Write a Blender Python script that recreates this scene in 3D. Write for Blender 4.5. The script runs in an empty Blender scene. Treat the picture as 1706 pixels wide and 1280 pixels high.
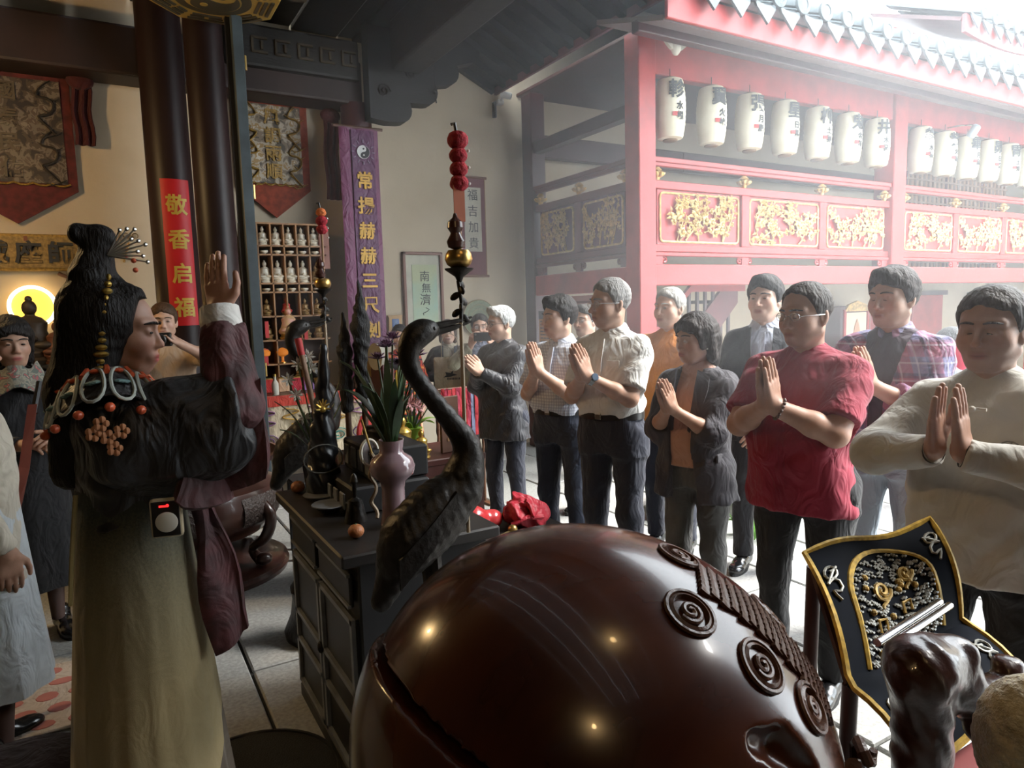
import bpy, bmesh, math, random
import numpy as np
from mathutils import Vector, Matrix
random.seed(7); RNG = np.random.RandomState(7)
sc = bpy.context.scene
COL = sc.collection
R_ = math.radians

# ------------------------------------------------------------------ camera
FPX, YAW, PITCH, ROLL, CAMZ = 1150.0, R_(30.3), R_(6.2), R_(1.6), 1.60
_F = Vector((math.sin(YAW)*math.cos(PITCH), math.cos(YAW)*math.cos(PITCH), -math.sin(PITCH)))
_R0 = Vector((math.cos(YAW), -math.sin(YAW), 0)); _U0 = _R0.cross(_F)
_U = math.cos(ROLL)*_U0 + math.sin(ROLL)*_R0; _R = math.cos(ROLL)*_R0 - math.sin(ROLL)*_U0
cam = bpy.data.cameras.new('camera'); camo = bpy.data.objects.new('camera', cam); COL.objects.link(camo)
cam.sensor_width = 36; cam.lens = 36*FPX/1706; cam.clip_start = .05; cam.clip_end = 200
camo.matrix_world = Matrix(((_R.x, _U.x, -_F.x, 0), (_R.y, _U.y, -_F.y, 0), (_R.z, _U.z, -_F.z, CAMZ), (0, 0, 0, 1)))
sc.camera = camo

# ------------------------------------------------------------------ world, sun, exposure
w = bpy.data.worlds.new('sky'); sc.world = w; w.use_nodes = True
bg = w.node_tree.nodes['Background']; bg.inputs[0].default_value = (.86, .94, 1.0, 1); bg.inputs[1].default_value = 6.5
sun = bpy.data.lights.new('sun', 'SUN'); suno = bpy.data.objects.new('sun', sun); COL.objects.link(suno)
HAZE = .045
sun.energy = 8.0; sun.angle = R_(22); sun.color = (1.0, .96, .9)
suno.rotation_euler = Vector((-.60, .32, -.73)).to_track_quat('-Z', 'Y').to_euler(); suno.location = (12, -8, 20)
sc.cycles.max_bounces = 5; sc.cycles.diffuse_bounces = 3; sc.cycles.glossy_bounces = 3; sc.cycles.transmission_bounces = 4; sc.cycles.volume_bounces = 0; sc.cycles.caustics_reflective = False; sc.cycles.caustics_refractive = False
sc.view_settings.view_transform = 'Standard'; sc.view_settings.look = 'None'
sc.view_settings.exposure = 0.45; sc.view_settings.gamma = 1.0; sc.view_settings.use_curve_mapping = False

# ------------------------------------------------------------------ materials
MATS = {}
def mat(name, c, rough=.6, metal=0., var=.12, scale=6., bump=.0, bscale=60., c2=None, spec=.5, emit=0., trans=0., coat=0., sheen=0., attr=False, detail=4., stretch=None, lo=.35, hi=.65, sss=0., fold=0.):
    if name in MATS: return MATS[name]
    m = bpy.data.materials.new(name); m.use_nodes = True; MATS[name] = m
    nt = m.node_tree; N = nt.nodes; L = nt.links; b = N['Principled BSDF']
    b.inputs['Roughness'].default_value = rough; b.inputs['Metallic'].default_value = metal
    b.inputs['Specular IOR Level'].default_value = spec; b.inputs['Coat Weight'].default_value = coat
    b.inputs['Sheen Weight'].default_value = sheen
    if sss: b.inputs['Subsurface Weight'].default_value = sss; b.inputs['Subsurface Radius'].default_value = (.012, .005, .003)
    if trans: b.inputs['Transmission Weight'].default_value = trans
    tc = N.new('ShaderNodeTexCoord'); src = tc.outputs['Object']
    if stretch:
        mp = N.new('ShaderNodeMapping'); mp.inputs['Scale'].default_value = stretch; L.new(src, mp.inputs[0]); src = mp.outputs[0]
    nz = N.new('ShaderNodeTexNoise'); nz.inputs['Scale'].default_value = scale; nz.inputs['Detail'].default_value = detail; L.new(src, nz.inputs['Vector'])
    cr = N.new('ShaderNodeValToRGB'); L.new(nz.outputs['Fac'], cr.inputs[0])
    if c2 is None: c2 = tuple(max(0, x*(1-var*1.6)) for x in c)
    cr.color_ramp.elements[0].position = lo; cr.color_ramp.elements[1].position = hi
    cr.color_ramp.elements[0].color = (*c2, 1); cr.color_ramp.elements[1].color = (*c, 1)
    out = cr.outputs[0]
    if attr:
        at = N.new('ShaderNodeAttribute'); at.attribute_name = 'Col'
        mx = N.new('ShaderNodeMix'); mx.data_type = 'RGBA'; mx.blend_type = 'MULTIPLY'; mx.inputs[0].default_value = 1
        L.new(at.outputs['Color'], mx.inputs[6]); L.new(out, mx.inputs[7]); out = mx.outputs[2]
    L.new(out, b.inputs['Base Color'])
    if emit:
        b.inputs['Emission Color'].default_value = (*c, 1); b.inputs['Emission Strength'].default_value = emit
    if bump:
        n2 = N.new('ShaderNodeTexNoise'); n2.inputs['Scale'].default_value = bscale; n2.inputs['Detail'].default_value = 3; L.new(src, n2.inputs['Vector'])
        bp = N.new('ShaderNodeBump'); bp.inputs['Strength'].default_value = bump; bp.inputs['Distance'].default_value = .02
        L.new(n2.outputs['Fac'], bp.inputs['Height']); L.new(bp.outputs[0], b.inputs['Normal'])
        if fold: foldbump(nt, tc.outputs['Object'], bp.inputs['Normal'], fold)
    return m
def foldbump(nt, src, dst, k):
    N = nt.nodes; L = nt.links; mp = N.new('ShaderNodeMapping'); mp.inputs['Scale'].default_value = (1, 1, .55); mp.inputs['Rotation'].default_value = (.5, .4, 0); L.new(src, mp.inputs[0])
    nz = N.new('ShaderNodeTexNoise'); nz.inputs['Scale'].default_value = 11; nz.inputs['Detail'].default_value = 2.5; nz.inputs['Distortion'].default_value = 1.6; L.new(mp.outputs[0], nz.inputs['Vector'])
    bp = N.new('ShaderNodeBump'); bp.inputs['Strength'].default_value = k; bp.inputs['Distance'].default_value = .05; L.new(nz.outputs['Fac'], bp.inputs['Height']); L.new(bp.outputs[0], dst)

def checkmat(name, base, bands, rough=.8):
    """woven check: bands = [(period, width, colour, alpha, phase)], laid along x+y and along z"""
    m = bpy.data.materials.new(name); m.use_nodes = True; MATS[name] = m
    nt = m.node_tree; N = nt.nodes; L = nt.links; b = N['Principled BSDF']; b.inputs['Roughness'].default_value = rough
    tc = N.new('ShaderNodeTexCoord'); sp = N.new('ShaderNodeSeparateXYZ'); L.new(tc.outputs['Object'], sp.inputs[0])
    ad = N.new('ShaderNodeMath'); ad.operation = 'ADD'; L.new(sp.outputs[0], ad.inputs[0]); L.new(sp.outputs[1], ad.inputs[1])
    cur = None
    for (per, wd, c, al, ph) in bands:
        for ax in (ad.outputs[0], sp.outputs[2]):
            a = N.new('ShaderNodeMath'); a.operation = 'ADD'; a.inputs[1].default_value = 10*per+ph; L.new(ax, a.inputs[0])
            md = N.new('ShaderNodeMath'); md.operation = 'MODULO'; md.inputs[1].default_value = per; L.new(a.outputs[0], md.inputs[0])
            lt = N.new('ShaderNodeMath'); lt.operation = 'LESS_THAN'; lt.inputs[1].default_value = wd; L.new(md.outputs[0], lt.inputs[0])
            mu = N.new('ShaderNodeMath'); mu.operation = 'MULTIPLY'; mu.inputs[1].default_value = al; L.new(lt.outputs[0], mu.inputs[0])
            mx = N.new('ShaderNodeMix'); mx.data_type = 'RGBA'; L.new(mu.outputs[0], mx.inputs[0])
            if cur is None: mx.inputs[6].default_value = (*base, 1)
            else: L.new(cur, mx.inputs[6])
            mx.inputs[7].default_value = (*c, 1); cur = mx.outputs[2]
    L.new(cur, b.inputs['Base Color']); foldbump(nt, tc.outputs['Object'], b.inputs['Normal'], .5)
    return m

def blotmat(name, cols, scale=9., rough=.8, thr=(.0, .42, .5, .58, .66)):
    """patchy print of several colours (flowers on cloth, embroidery)"""
    m = bpy.data.materials.new(name); m.use_nodes = True; MATS[name] = m
    nt = m.node_tree; N = nt.nodes; L = nt.links; b = N['Principled BSDF']; b.inputs['Roughness'].default_value = rough
    tc = N.new('ShaderNodeTexCoord'); nz = N.new('ShaderNodeTexNoise'); nz.inputs['Scale'].default_value = scale; nz.inputs['Detail'].default_value = 5
    nz.inputs['Distortion'].default_value = .6
    L.new(tc.outputs['Object'], nz.inputs['Vector'])
    cr = N.new('ShaderNodeValToRGB'); cr.color_ramp.interpolation = 'CONSTANT'; L.new(nz.outputs['Fac'], cr.inputs[0])
    el = cr.color_ramp.elements
    while len(el) < len(cols): el.new(.5)
    for i, c in enumerate(cols): el[i].position = thr[i]; el[i].color = (*c, 1)
    L.new(cr.outputs[0], b.inputs['Base Color'])
    bp = N.new('ShaderNodeBump'); bp.inputs['Strength'].default_value = .4; bp.inputs['Distance'].default_value = .01; L.new(nz.outputs['Fac'], bp.inputs['Height']); L.new(bp.outputs[0], b.inputs['Normal'])
    return m

# ------------------------------------------------------------------ object helpers
def link(o, parent=None):
    COL.objects.link(o)
    if parent is not None: o.parent = parent
    return o
def tag(o, label=None, cat=None, group=None, kind=None):
    if label: o['label'] = label
    if cat: o['category'] = cat
    if group: o['group'] = group
    if kind: o['kind'] = kind
    return o
def thing(name, label, cat, loc=(0, 0, 0), rz=0., group=None, kind=None):
    o = bpy.data.objects.new(name, None); o.empty_display_size = .05
    o.location = loc; o.rotation_euler = (0, 0, rz); link(o)
    return tag(o, label, cat, group, kind)
def inst(name, me, parent=None, loc=(0, 0, 0), rot=(0, 0, 0), scale=(1, 1, 1)):
    o = bpy.data.objects.new(name, me); o.location = loc; o.rotation_euler = rot; o.scale = scale
    return link(o, parent)
def tree_copy(o, parent=None):
    c = o.copy(); COL.objects.link(c)
    if parent is not None: c.parent = parent
    for ch in o.children: tree_copy(ch, c)
    return c
def rotm(rx=0, ry=0, rz=0):
    return np.array(Matrix.Rotation(rz, 3, 'Z') @ Matrix.Rotation(ry, 3, 'Y') @ Matrix.Rotation(rx, 3, 'X'))
def npmesh(name, V, Q, smooth=True):
    V = np.asarray(V, np.float32); Q = np.asarray(Q, np.int32)
    me = bpy.data.meshes.new(name); nf, k = Q.shape
    me.vertices.add(len(V)); me.vertices.foreach_set('co', V.ravel())
    me.loops.add(nf*k); me.loops.foreach_set('vertex_index', Q.ravel())
    me.polygons.add(nf); me.polygons.foreach_set('loop_start', np.arange(0, nf*k, k, dtype=np.int32))
    me.polygons.foreach_set('use_smooth', np.full(nf, smooth, bool))
    me.update(calc_edges=True); return me

class MB:
    def __init__(s): s.V = []; s.F = []
    def add(s, V, F):
        n = len(s.V); s.V += [tuple(map(float, v)) for v in V]; s.F += [tuple(i+n for i in f) for f in F]; return s
    def box(s, c, d, R=None):
        P = np.array([[x, y, z] for x in (-.5, .5) for y in (-.5, .5) for z in (-.5, .5)])*np.array(d)
        if R is not None: P = P @ R.T
        return s.add(P+np.array(c), [(0, 1, 3, 2), (4, 6, 7, 5), (0, 4, 5, 1), (2, 3, 7, 6), (0, 2, 6, 4), (1, 5, 7, 3)])
    def tube(s, pts, rad, n=10, caps=True, closed=False, flat=None):
        P = np.array(pts, float); m = len(P)
        if np.isscalar(rad): rad = [rad]*m
        T = np.zeros_like(P)
        for i in range(m):
            a = P[(i-1) % m] if (closed or i > 0) else P[i]; b = P[(i+1) % m] if (closed or i < m-1) else P[i]
            T[i] = (b-a)/max(1e-9, np.linalg.norm(b-a))
        ref = np.array([0, 0, 1.]) if abs(T[0][2]) < .9 else np.array([1., 0, 0])
        u = np.cross(T[0], ref); u /= np.linalg.norm(u); V = []; F = []
        for i in range(m):
            u = u-T[i]*(u@T[i]); u /= max(1e-9, np.linalg.norm(u)); v = np.cross(T[i], u)
            for k in range(n):
                a = 2*math.pi*k/n; V.append(P[i]+rad[i]*(math.cos(a)*u+math.sin(a)*v*(flat or 1)))
        for i in range(m if closed else m-1):
            j = (i+1) % m
            for k in range(n): F.append((i*n+k, i*n+(k+1) % n, j*n+(k+1) % n, j*n+k))
        if caps and not closed: F.append(tuple(range(n))[::-1]); F.append(tuple((m-1)*n+k for k in range(n)))
        return s.add(V, F)
    def lathe(s, prof, n=24, c=(0, 0, 0), sx=1, sy=1, fn=None, R=None):
        V = []; F = []; m = len(prof)
        for i, (r, z) in enumerate(prof):
            for k in range(n):
                a = 2*math.pi*k/n; rr = r*(fn(a, i/(m-1)) if fn else 1); V.append((rr*math.cos(a)*sx, rr*math.sin(a)*sy, z))
        for i in range(m-1):
            for k in range(n): F.append((i*n+k, i*n+(k+1) % n, (i+1)*n+(k+1) % n, (i+1)*n+k))
        F.append(tuple(range(n))[::-1]); F.append(tuple((m-1)*n+k for k in range(n)))
        V = np.array(V)
        if R is not None: V = V @ R.T
        return s.add(V+np.array(c), F)
    def ell(s, c, r, n=12, m=8, R=None):
        r = (r, r, r) if np.isscalar(r) else r
        V = [(0, 0, -1)]; F = []
        for i in range(1, m):
            t = math.pi*i/m-math.pi/2
            for k in range(n): a = 2*math.pi*k/n; V.append((math.cos(t)*math.cos(a), math.cos(t)*math.sin(a), math.sin(t)))
        V.append((0, 0, 1)); top = len(V)-1
        for k in range(n): F.append((0, 1+(k+1) % n, 1+k)); F.append((top, 1+(m-2)*n+k, 1+(m-2)*n+(k+1) % n))
        for i in range(m-2):
            for k in range(n): F.append((1+i*n+k, 1+i*n+(k+1) % n, 1+(i+1)*n+(k+1) % n, 1+(i+1)*n+k))
        V = np.array(V)*np.array(r)
        if R is not None: V = V @ R.T
        return s.add(V+np.array(c), F)
    def prism(s, poly, d, R=None, c=(0, 0, 0)):
        """poly in local xy, extruded from z=-d/2 to d/2, then rotated and moved"""
        n = len(poly); V = np.array([(x, y, -d/2) for x, y in poly]+[(x, y, d/2) for x, y in poly], float)
        if R is not None: V = V @ R.T
        F = [tuple(range(n))[::-1], tuple(range(n, 2*n))]+[(i, (i+1) % n, n+(i+1) % n, n+i) for i in range(n)]
        return s.add(V+np.array(c), F)
    def sheet(s, G, thick=.004, wrap=False):
        """G[i][j] points of a surface; gets thickness along its normals"""
        G = np.array(G, float); a, b = G.shape[:2]
        if wrap: du = np.roll(G, -1, 0)-np.roll(G, 1, 0)
        else: du = np.gradient(G, axis=0)
        nn = np.cross(du, np.gradient(G, axis=1)); nn /= np.maximum(1e-9, np.linalg.norm(nn, axis=2, keepdims=True))
        A = (G+nn*thick/2).reshape(-1, 3); B = (G-nn*thick/2).reshape(-1, 3); n = a*b; F = []
        ia = a if wrap else a-1
        for i in range(ia):
            i2 = (i+1) % a
            for j in range(b-1):
                q = (i*b+j, i2*b+j, i2*b+j+1, i*b+j+1); F.append(q); F.append(tuple(n+k for k in q[::-1]))
        for i in range(ia):
            i2 = (i+1) % a
            F.append((i2*b, i*b, n+i*b, n+i2*b)); F.append((i*b+b-1, i2*b+b-1, n+i2*b+b-1, n+i*b+b-1))
        if not wrap:
            for j in range(b-1):
                F.append((j, j+1, n+j+1, n+j)); F.append(((a-1)*b+j+1, (a-1)*b+j, n+(a-1)*b+j, n+(a-1)*b+j+1))
        return s.add(np.vstack([A, B]), F)
    def mesh(s, name, m=None, smooth=False, bevel=0.):
        me = bpy.data.meshes.new(name); me.from_pydata(s.V, [], s.F)
        bm = bmesh.new(); bm.from_mesh(me)
        if bevel:
            ed = [e for e in bm.edges if len(e.link_faces) == 2 and e.calc_face_angle(0) > .5]
            bmesh.ops.bevel(bm, geom=ed, offset=bevel, segments=2 if bevel > .008 else 1, affect='EDGES', profile=.5, clamp_overlap=True)
        bmesh.ops.recalc_face_normals(bm, faces=bm.faces[:])
        bm.to_mesh(me); bm.free()
        if smooth:
            me.polygons.foreach_set('use_smooth', np.ones(len(me.polygons), bool))
            try: me.set_sharp_from_angle(angle=R_(38))
            except Exception: pass
        if m is not None: me.materials.append(m)
        return me
    def build(s, name, m, parent=None, smooth=False, bevel=0., loc=(0, 0, 0), rot=(0, 0, 0), label=None, kind=None):
        o = inst(name, s.mesh(name, m, smooth, bevel), parent, loc, rot)
        if label: o['label'] = label
        if kind: o['kind'] = kind
        return o
def bez(pts, n=20):
    """Catmull-Rom through points"""
    P = np.array(pts, float); P = np.vstack([2*P[0]-P[1], P, 2*P[-1]-P[-2]]); out = []; m = len(P)-3
    for i in range(n+1):
        t = i/n*m; k = min(int(t), m-1); t -= k; a, b, c, d = P[k:k+4]
        out.append(.5*((2*b)+(-a+c)*t+(2*a-5*b+4*c-d)*t*t+(-a+3*b-3*c+d)*t**3))
    return np.array(out)

_txtcache = {}
def txtmesh(body, size, m, extrude=.002, vertical=False, spacing=1.05, bold=0.):
    key = (body, size, m.name, extrude, vertical, spacing, bold)
    if key in _txtcache: return _txtcache[key]
    c = bpy.data.curves.new('lettering', 'FONT'); c.body = '\n'.join(body) if vertical else body
    c.size = size; c.extrude = extrude; c.align_x = 'CENTER'; c.align_y = 'CENTER'; c.space_line = spacing; c.resolution_u = 2; c.offset = bold
    o = bpy.data.objects.new('lettering', c); COL.objects.link(o); bpy.context.view_layer.update()
    me = bpy.data.meshes.new_from_object(o.evaluated_get(bpy.context.evaluated_depsgraph_get())); me.name = 'lettering'
    bpy.data.objects.remove(o); me.materials.clear(); me.materials.append(m)
    V = np.empty(len(me.vertices)*3, np.float32); me.vertices.foreach_get('co', V); V = V.reshape(-1, 3)
    if len(V): V[:, :2] -= (V[:, :2].max(0)+V[:, :2].min(0))/2; me.vertices.foreach_set('co', V.ravel()); me.update()
    _txtcache[key] = me; return me
def bend(me, r, name='lettering'):
    """wrap a flat text mesh (x right, y up, z out) round a vertical cylinder of radius r, facing -Y"""
    bm = bmesh.new(); bm.from_mesh(me)
    bmesh.ops.triangulate(bm, faces=bm.faces[:])
    for _ in range(2):
        ed = [e for e in bm.edges if e.calc_length() > r*.25]
        if ed: bmesh.ops.subdivide_edges(bm, edges=ed, cuts=1); bmesh.ops.triangulate(bm, faces=bm.faces[:])
    for v in bm.verts:
        x, y, z = v.co; a = x/r; v.co = ((r+z)*math.sin(a), -(r+z)*math.cos(a), y)
    out = bpy.data.meshes.new(name); bm.to_mesh(out); bm.free()
    for m in me.materials: out.materials.append(m)
    return out

# ------------------------------------------------------------------ implicit surfaces (smooth blends)
class Field:
    def __init__(s, lo, hi, h):
        s.h = h; s.lo = np.array(lo, float); n = np.ceil((np.array(hi)-s.lo)/h).astype(int)+1
        s.ax = [(s.lo[i]+h*np.arange(n[i])).astype(np.float32) for i in range(3)]
        s.F = np.full(n, 1., np.float32)
    def blk(s, lo, hi):
        sl = []
        for i in range(3):
            a = max(0, int((lo[i]-s.lo[i])/s.h)); b = min(len(s.ax[i]), int((hi[i]-s.lo[i])/s.h)+2)
            if b <= a: return None, None
            sl.append(slice(a, b))
        return tuple(sl), (s.ax[0][sl[0]][:, None, None], s.ax[1][sl[1]][None, :, None], s.ax[2][sl[2]][None, None, :])
    def put(s, sl, d, k, op):
        A = s.F[sl]
        if op == 's': A, d = -A, d
        if k > 0:
            hh = np.maximum(k-np.abs(A-d), 0)/k; r = np.minimum(A, d)-hh*hh*k*.25
        else: r = np.minimum(A, d)
        s.F[sl] = -r if op == 's' else r
        return s
    def cap(s, a, b, ra, rb=None, k=.01, op='u', cut=None, cut2=None):
        a = np.array(a, float); b = np.array(b, float); rb = ra if rb is None else rb; m = max(ra, rb)+k+2*s.h
        sl, P = s.blk(np.minimum(a, b)-m, np.maximum(a, b)+m)
        if sl is None: return s
        ab = b-a; L = max(1e-9, ab@ab); q = [P[i]-np.float32(a[i]) for i in range(3)]
        t = np.clip((q[0]*ab[0]+q[1]*ab[1]+q[2]*ab[2])/L, 0, 1).astype(np.float32)
        d = np.sqrt((q[0]-t*np.float32(ab[0]))**2+(q[1]-t*np.float32(ab[1]))**2+(q[2]-t*np.float32(ab[2]))**2)-(ra+(rb-ra)*t)
        for c in (cut, cut2):
            if c is not None:
                p, n = np.array(c[0], float), np.array(c[1], float); n = n/np.linalg.norm(n)
                d = np.maximum(d, (P[0]-p[0])*n[0]+(P[1]-p[1])*n[1]+(P[2]-p[2])*n[2])
        return s.put(sl, d.astype(np.float32), k, op)
    def ell(s, c, r, R=None, k=.01, op='u'):
        r = np.array((r, r, r) if np.isscalar(r) else r, float); m = r.max()+k+2*s.h; c = np.array(c, float)
        sl, P = s.blk(c-m, c+m)
        if sl is None: return s
        q = [P[i]-np.float32(c[i]) for i in range(3)]
        if R is not None: q = [R[0][i]*q[0]+R[1][i]*q[1]+R[2][i]*q[2] for i in range(3)]
        k0 = np.sqrt((q[0]/r[0])**2+(q[1]/r[1])**2+(q[2]/r[2])**2); k1 = np.sqrt((q[0]/r[0]**2)**2+(q[1]/r[1]**2)**2+(q[2]/r[2]**2)**2)
        return s.put(sl, (k0*(k0-1)/np.maximum(k1, 1e-6)).astype(np.float32), k, op)
    def loft(s, rows, k=.02, p=2.4, op='u'):
        """rows (z, cx, cy, rx, ry) from bottom to top, flat ends"""
        A = np.array(sorted(rows), float); m = max(A[:, 3].max(), A[:, 4].max())+.12
        sl, P = s.blk((A[:, 1].min()-m, A[:, 2].min()-m, A[0, 0]-.05), (A[:, 1].max()+m, A[:, 2].max()+m, A[-1, 0]+.05))
        if sl is None: return s
        z = P[2].ravel(); C = []
        for c in range(1, 5):
            # smooth interpolation between rows
            zi = np.interp(z, A[:, 0], np.arange(len(A))); i0 = np.clip(zi.astype(int), 0, len(A)-2); t = zi-i0
            v0 = A[i0, c]; v1 = A[i0+1, c]; vm = A[np.maximum(i0-1, 0), c]; vp = A[np.minimum(i0+2, len(A)-1), c]
            C.append((.5*((2*v0)+(-vm+v1)*t+(2*vm-5*v0+4*v1-vp)*t*t+(-vm+3*v0-3*v1+vp)*t**3)).astype(np.float32)[None, None, :])
        C[2] = np.maximum(C[2], .01); C[3] = np.maximum(C[3], .01)
        q = (np.abs((P[0]-C[0])/C[2])**p+np.abs((P[1]-C[1])/C[3])**p)**(1/p)
        d = (q-1)*np.minimum(C[2], C[3]); d = np.maximum(d, np.maximum(A[0, 0]-P[2], P[2]-A[-1, 0]))
        return s.put(sl, d.astype(np.float32), k, op)
    def plane(s, p, n):
        n = np.array(n, float)/np.linalg.norm(n); d = ((s.ax[0]-p[0])*n[0])[:, None, None]+((s.ax[1]-p[1])*n[1])[None, :, None]+((s.ax[2]-p[2])*n[2])[None, None, :]
        s.F = np.maximum(s.F, d.astype(np.float32)); return s
    def wrinkle(s, amp, freq=38., seed=0., zdir=.35):
        x = s.ax[0][:, None, None]; y = s.ax[1][None, :, None]; z = s.ax[2][None, None, :]
        wz = z*freq*zdir+seed
        n = np.sin(freq*(x+.6*z)+2.2*np.sin(wz*1.3+9*y)+seed)*np.sin(freq*.8*(y-.5*z)+1.7*np.sin(11*x+wz)+seed*1.7)+.5*np.sin(freq*1.9*(z*.6+x*.5-y*.7)+2*np.sin(freq*.5*x+seed))
        s.F = s.F+(amp*n).astype(np.float32); return s
    def mesh(s):
        F = s.F; F = F.copy(); F[0] = F[-1] = 1; F[:, 0] = F[:, -1] = 1; F[:, :, 0] = F[:, :, -1] = 1
        S = F < 0; O = [(i, j, k) for i in (0, 1) for j in (0, 1) for k in (0, 1)]
        n = np.array(F.shape)-1; cnt = np.zeros(n, np.int8)
        for (i, j, k) in O: cnt += S[i:i+n[0], j:j+n[1], k:k+n[2]]
        mix = (cnt > 0) & (cnt < 8); I = np.array(np.nonzero(mix)); nv = I.shape[1]
        idx = np.full(n, -1, np.int32); idx[mix] = np.arange(nv)
        pos = np.zeros((nv, 3), np.float32); ct = np.zeros(nv, np.float32)
        val = {o: F[I[0]+o[0], I[1]+o[1], I[2]+o[2]] for o in O}
        for o in O:
            for ax in range(3):
                if o[ax] == 0:
                    p = list(o); p[ax] = 1; p = tuple(p); fa, fb = val[o], val[p]; cr = (fa < 0) != (fb < 0)
                    t = np.where(cr, fa/np.where(cr, fa-fb, 1), 0)
                    for c in range(3): pos[:, c] += np.where(cr, (t if c == ax else o[c]), 0)
                    ct += cr
        pos = (pos/ct[:, None]+I.T)*s.h+s.lo
        Q = []
        for ax in range(3):
            b, c = [(1, 2), (2, 0), (0, 1)][ax]
            sa = [slice(1, -1)]*3; sa[ax] = slice(0, -1); sb = list(sa); sb[ax] = slice(1, None)
            A = S[tuple(sa)]; B = S[tuple(sb)]; E = np.array(np.nonzero(A != B))
            flip = A[tuple(E)]
            E = E+1; E[ax] -= 1
            def cell(db, dc):
                e = E.copy(); e[b] -= db; e[c] -= dc; return idx[tuple(e)]
            q = np.stack([cell(1, 1), cell(0, 1), cell(0, 0), cell(1, 0)], 1)
            q[~flip] = q[~flip][:, ::-1]; Q.append(q)
        return pos, np.vstack(Q)
def fieldobj(name, f, m, parent=None, smooth=True, T=None, label=None):
    V, Q = f.mesh()
    if T is not None: V = V @ T[0].T+T[1]
    me = npmesh(name, V, Q, smooth); me.materials.append(m); o = inst(name, me, parent)
    if label: o['label'] = label
    return o
# ------------------------------------------------------------------ palette
RED = mat('red_lacquer', (.42, .035, .035), .38, var=.18, scale=5, bump=.05, bscale=30)
REDD = mat('dark_and_shaded_red', (.065, .013, .016), .4, var=.25, scale=4, bump=.05)  # dark red parts, and gallery red with its shade painted in
MAROON = mat('maroon_and_shaded_red', (.16, .028, .032), .45, var=.2, scale=4)  # maroon parts, and gallery red with its shade painted in
GOLD = mat('gilt_carving', (.74, .50, .19), .42, .25, var=.3, scale=22, bump=.2, bscale=50)
BRASS = mat('brass', (.55, .36, .12), .3, .9, var=.2, scale=10)
PLASTER = mat('aged_plaster', (.60, .51, .38), .9, var=.12, scale=1.4, c2=(.47, .385, .27), bump=.12, bscale=12, detail=8, lo=.3, hi=.7)
STONE = [mat('granite_slab_%d' % i, c, .62, var=.18, scale=55, bump=.12, bscale=90, detail=6) for i, c in enumerate([(.36, .36, .34), (.33, .335, .315), (.39, .385, .37), (.345, .35, .335)])]
JOINT = mat('floor_joint_dirt', (.035, .033, .03), .95, var=.3, scale=9)
DARKW = mat('soot_dark_timber', (.010, .0095, .0095), .6, var=.35, scale=3, stretch=(1, 1, 6), bump=.15, bscale=14)
COLW = mat('column_lacquer', (.026, .012, .012), .45, spec=.35, var=.3, scale=3, stretch=(2, 2, .4))
OLIVE = mat('old_ceiling_board', (.06, .045, .024), .5, var=.35, scale=3, stretch=(.5, 3, 1), bump=.1, bscale=20)
GREY = mat('grey_roof_tile', (.11, .135, .145), .75, var=.2, scale=9, bump=.2, bscale=40)
CREAMW = mat('cream_paint', (.62, .58, .48), .7, var=.1, scale=4)
BLACK = mat('black_lacquer', (.012, .011, .011), .35, var=.2)
IRON = mat('dark_bronze', (.030, .026, .023), .42, .55, var=.35, scale=12, bump=.2, bscale=45)
WOOD = mat('brown_wood', (.12, .05, .022), .42, var=.3, scale=6, stretch=(1, 1, 5), bump=.06)
BLUEG = mat('blue_grey_paint', (.055, .075, .085), .5, var=.25, scale=5)
PAPER = mat('lantern_paper', (.70, .66, .52), .75, var=.1, scale=5, c2=(.60, .55, .40))
INK = mat('black_ink', (.02, .022, .025), .6)
SEAL = mat('seal_red', (.55, .04, .04), .6)
CHROME = mat('chrome', (.6, .6, .62), .15, 1., var=.05)
WHITEP = mat('white_plastic', (.7, .7, .68), .4, var=.05)

YB, XC, YF = 7.0, 4.2, 4.86      # back wall, gallery corner x, gallery front y

# ------------------------------------------------------------------ floor of granite slabs
fl = MB().box((4.5, 2.2, -.08), (22, 14, .12)).build('floor', JOINT); tag(fl, 'floor of long grey granite slabs with dark joints', kind='structure')
XJ = [-5.6, -4.9, -4.3, -3.6, -3.0, -2.4, -1.75, -1.2, -.75, -.15, .45, 1.06, 1.66, 2.27, 2.69, 3.3, 3.9, 4.55, 5.2, 5.85, 6.5, 7.2, 7.9, 8.7, 9.5, 10.4, 11.4, 12.4, 13.4, 14.5]
rs = random.Random(3); slabs = 0
for i in range(len(XJ)-1):
    y = -3.0-rs.random()*1.2; wd = XJ[i+1]-XJ[i]; me = {}
    while y < 7.0:
        L_ = rs.choice([1.15, 1.45, 1.8]) if XJ[i] < 5.2 else 2.1
        if y+L_ > 7: L_ = max(.3, 7-y)
        k = (round(L_, 2),)
        if k not in me: me[k] = MB().box((0, 0, -.04), (wd-.016, L_-.016, .08)).mesh('slab', None, bevel=.006)
        m_ = me[k]
        if not len(m_.materials): m_.materials.append(STONE[slabs % 4])
        o = inst('slab', m_, fl, ((XJ[i]+XJ[i+1])/2, y+L_/2, rs.uniform(-.003, .003)), (rs.uniform(-.002, .002), rs.uniform(-.002, .002), 0))
        y += L_; slabs += 1

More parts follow.
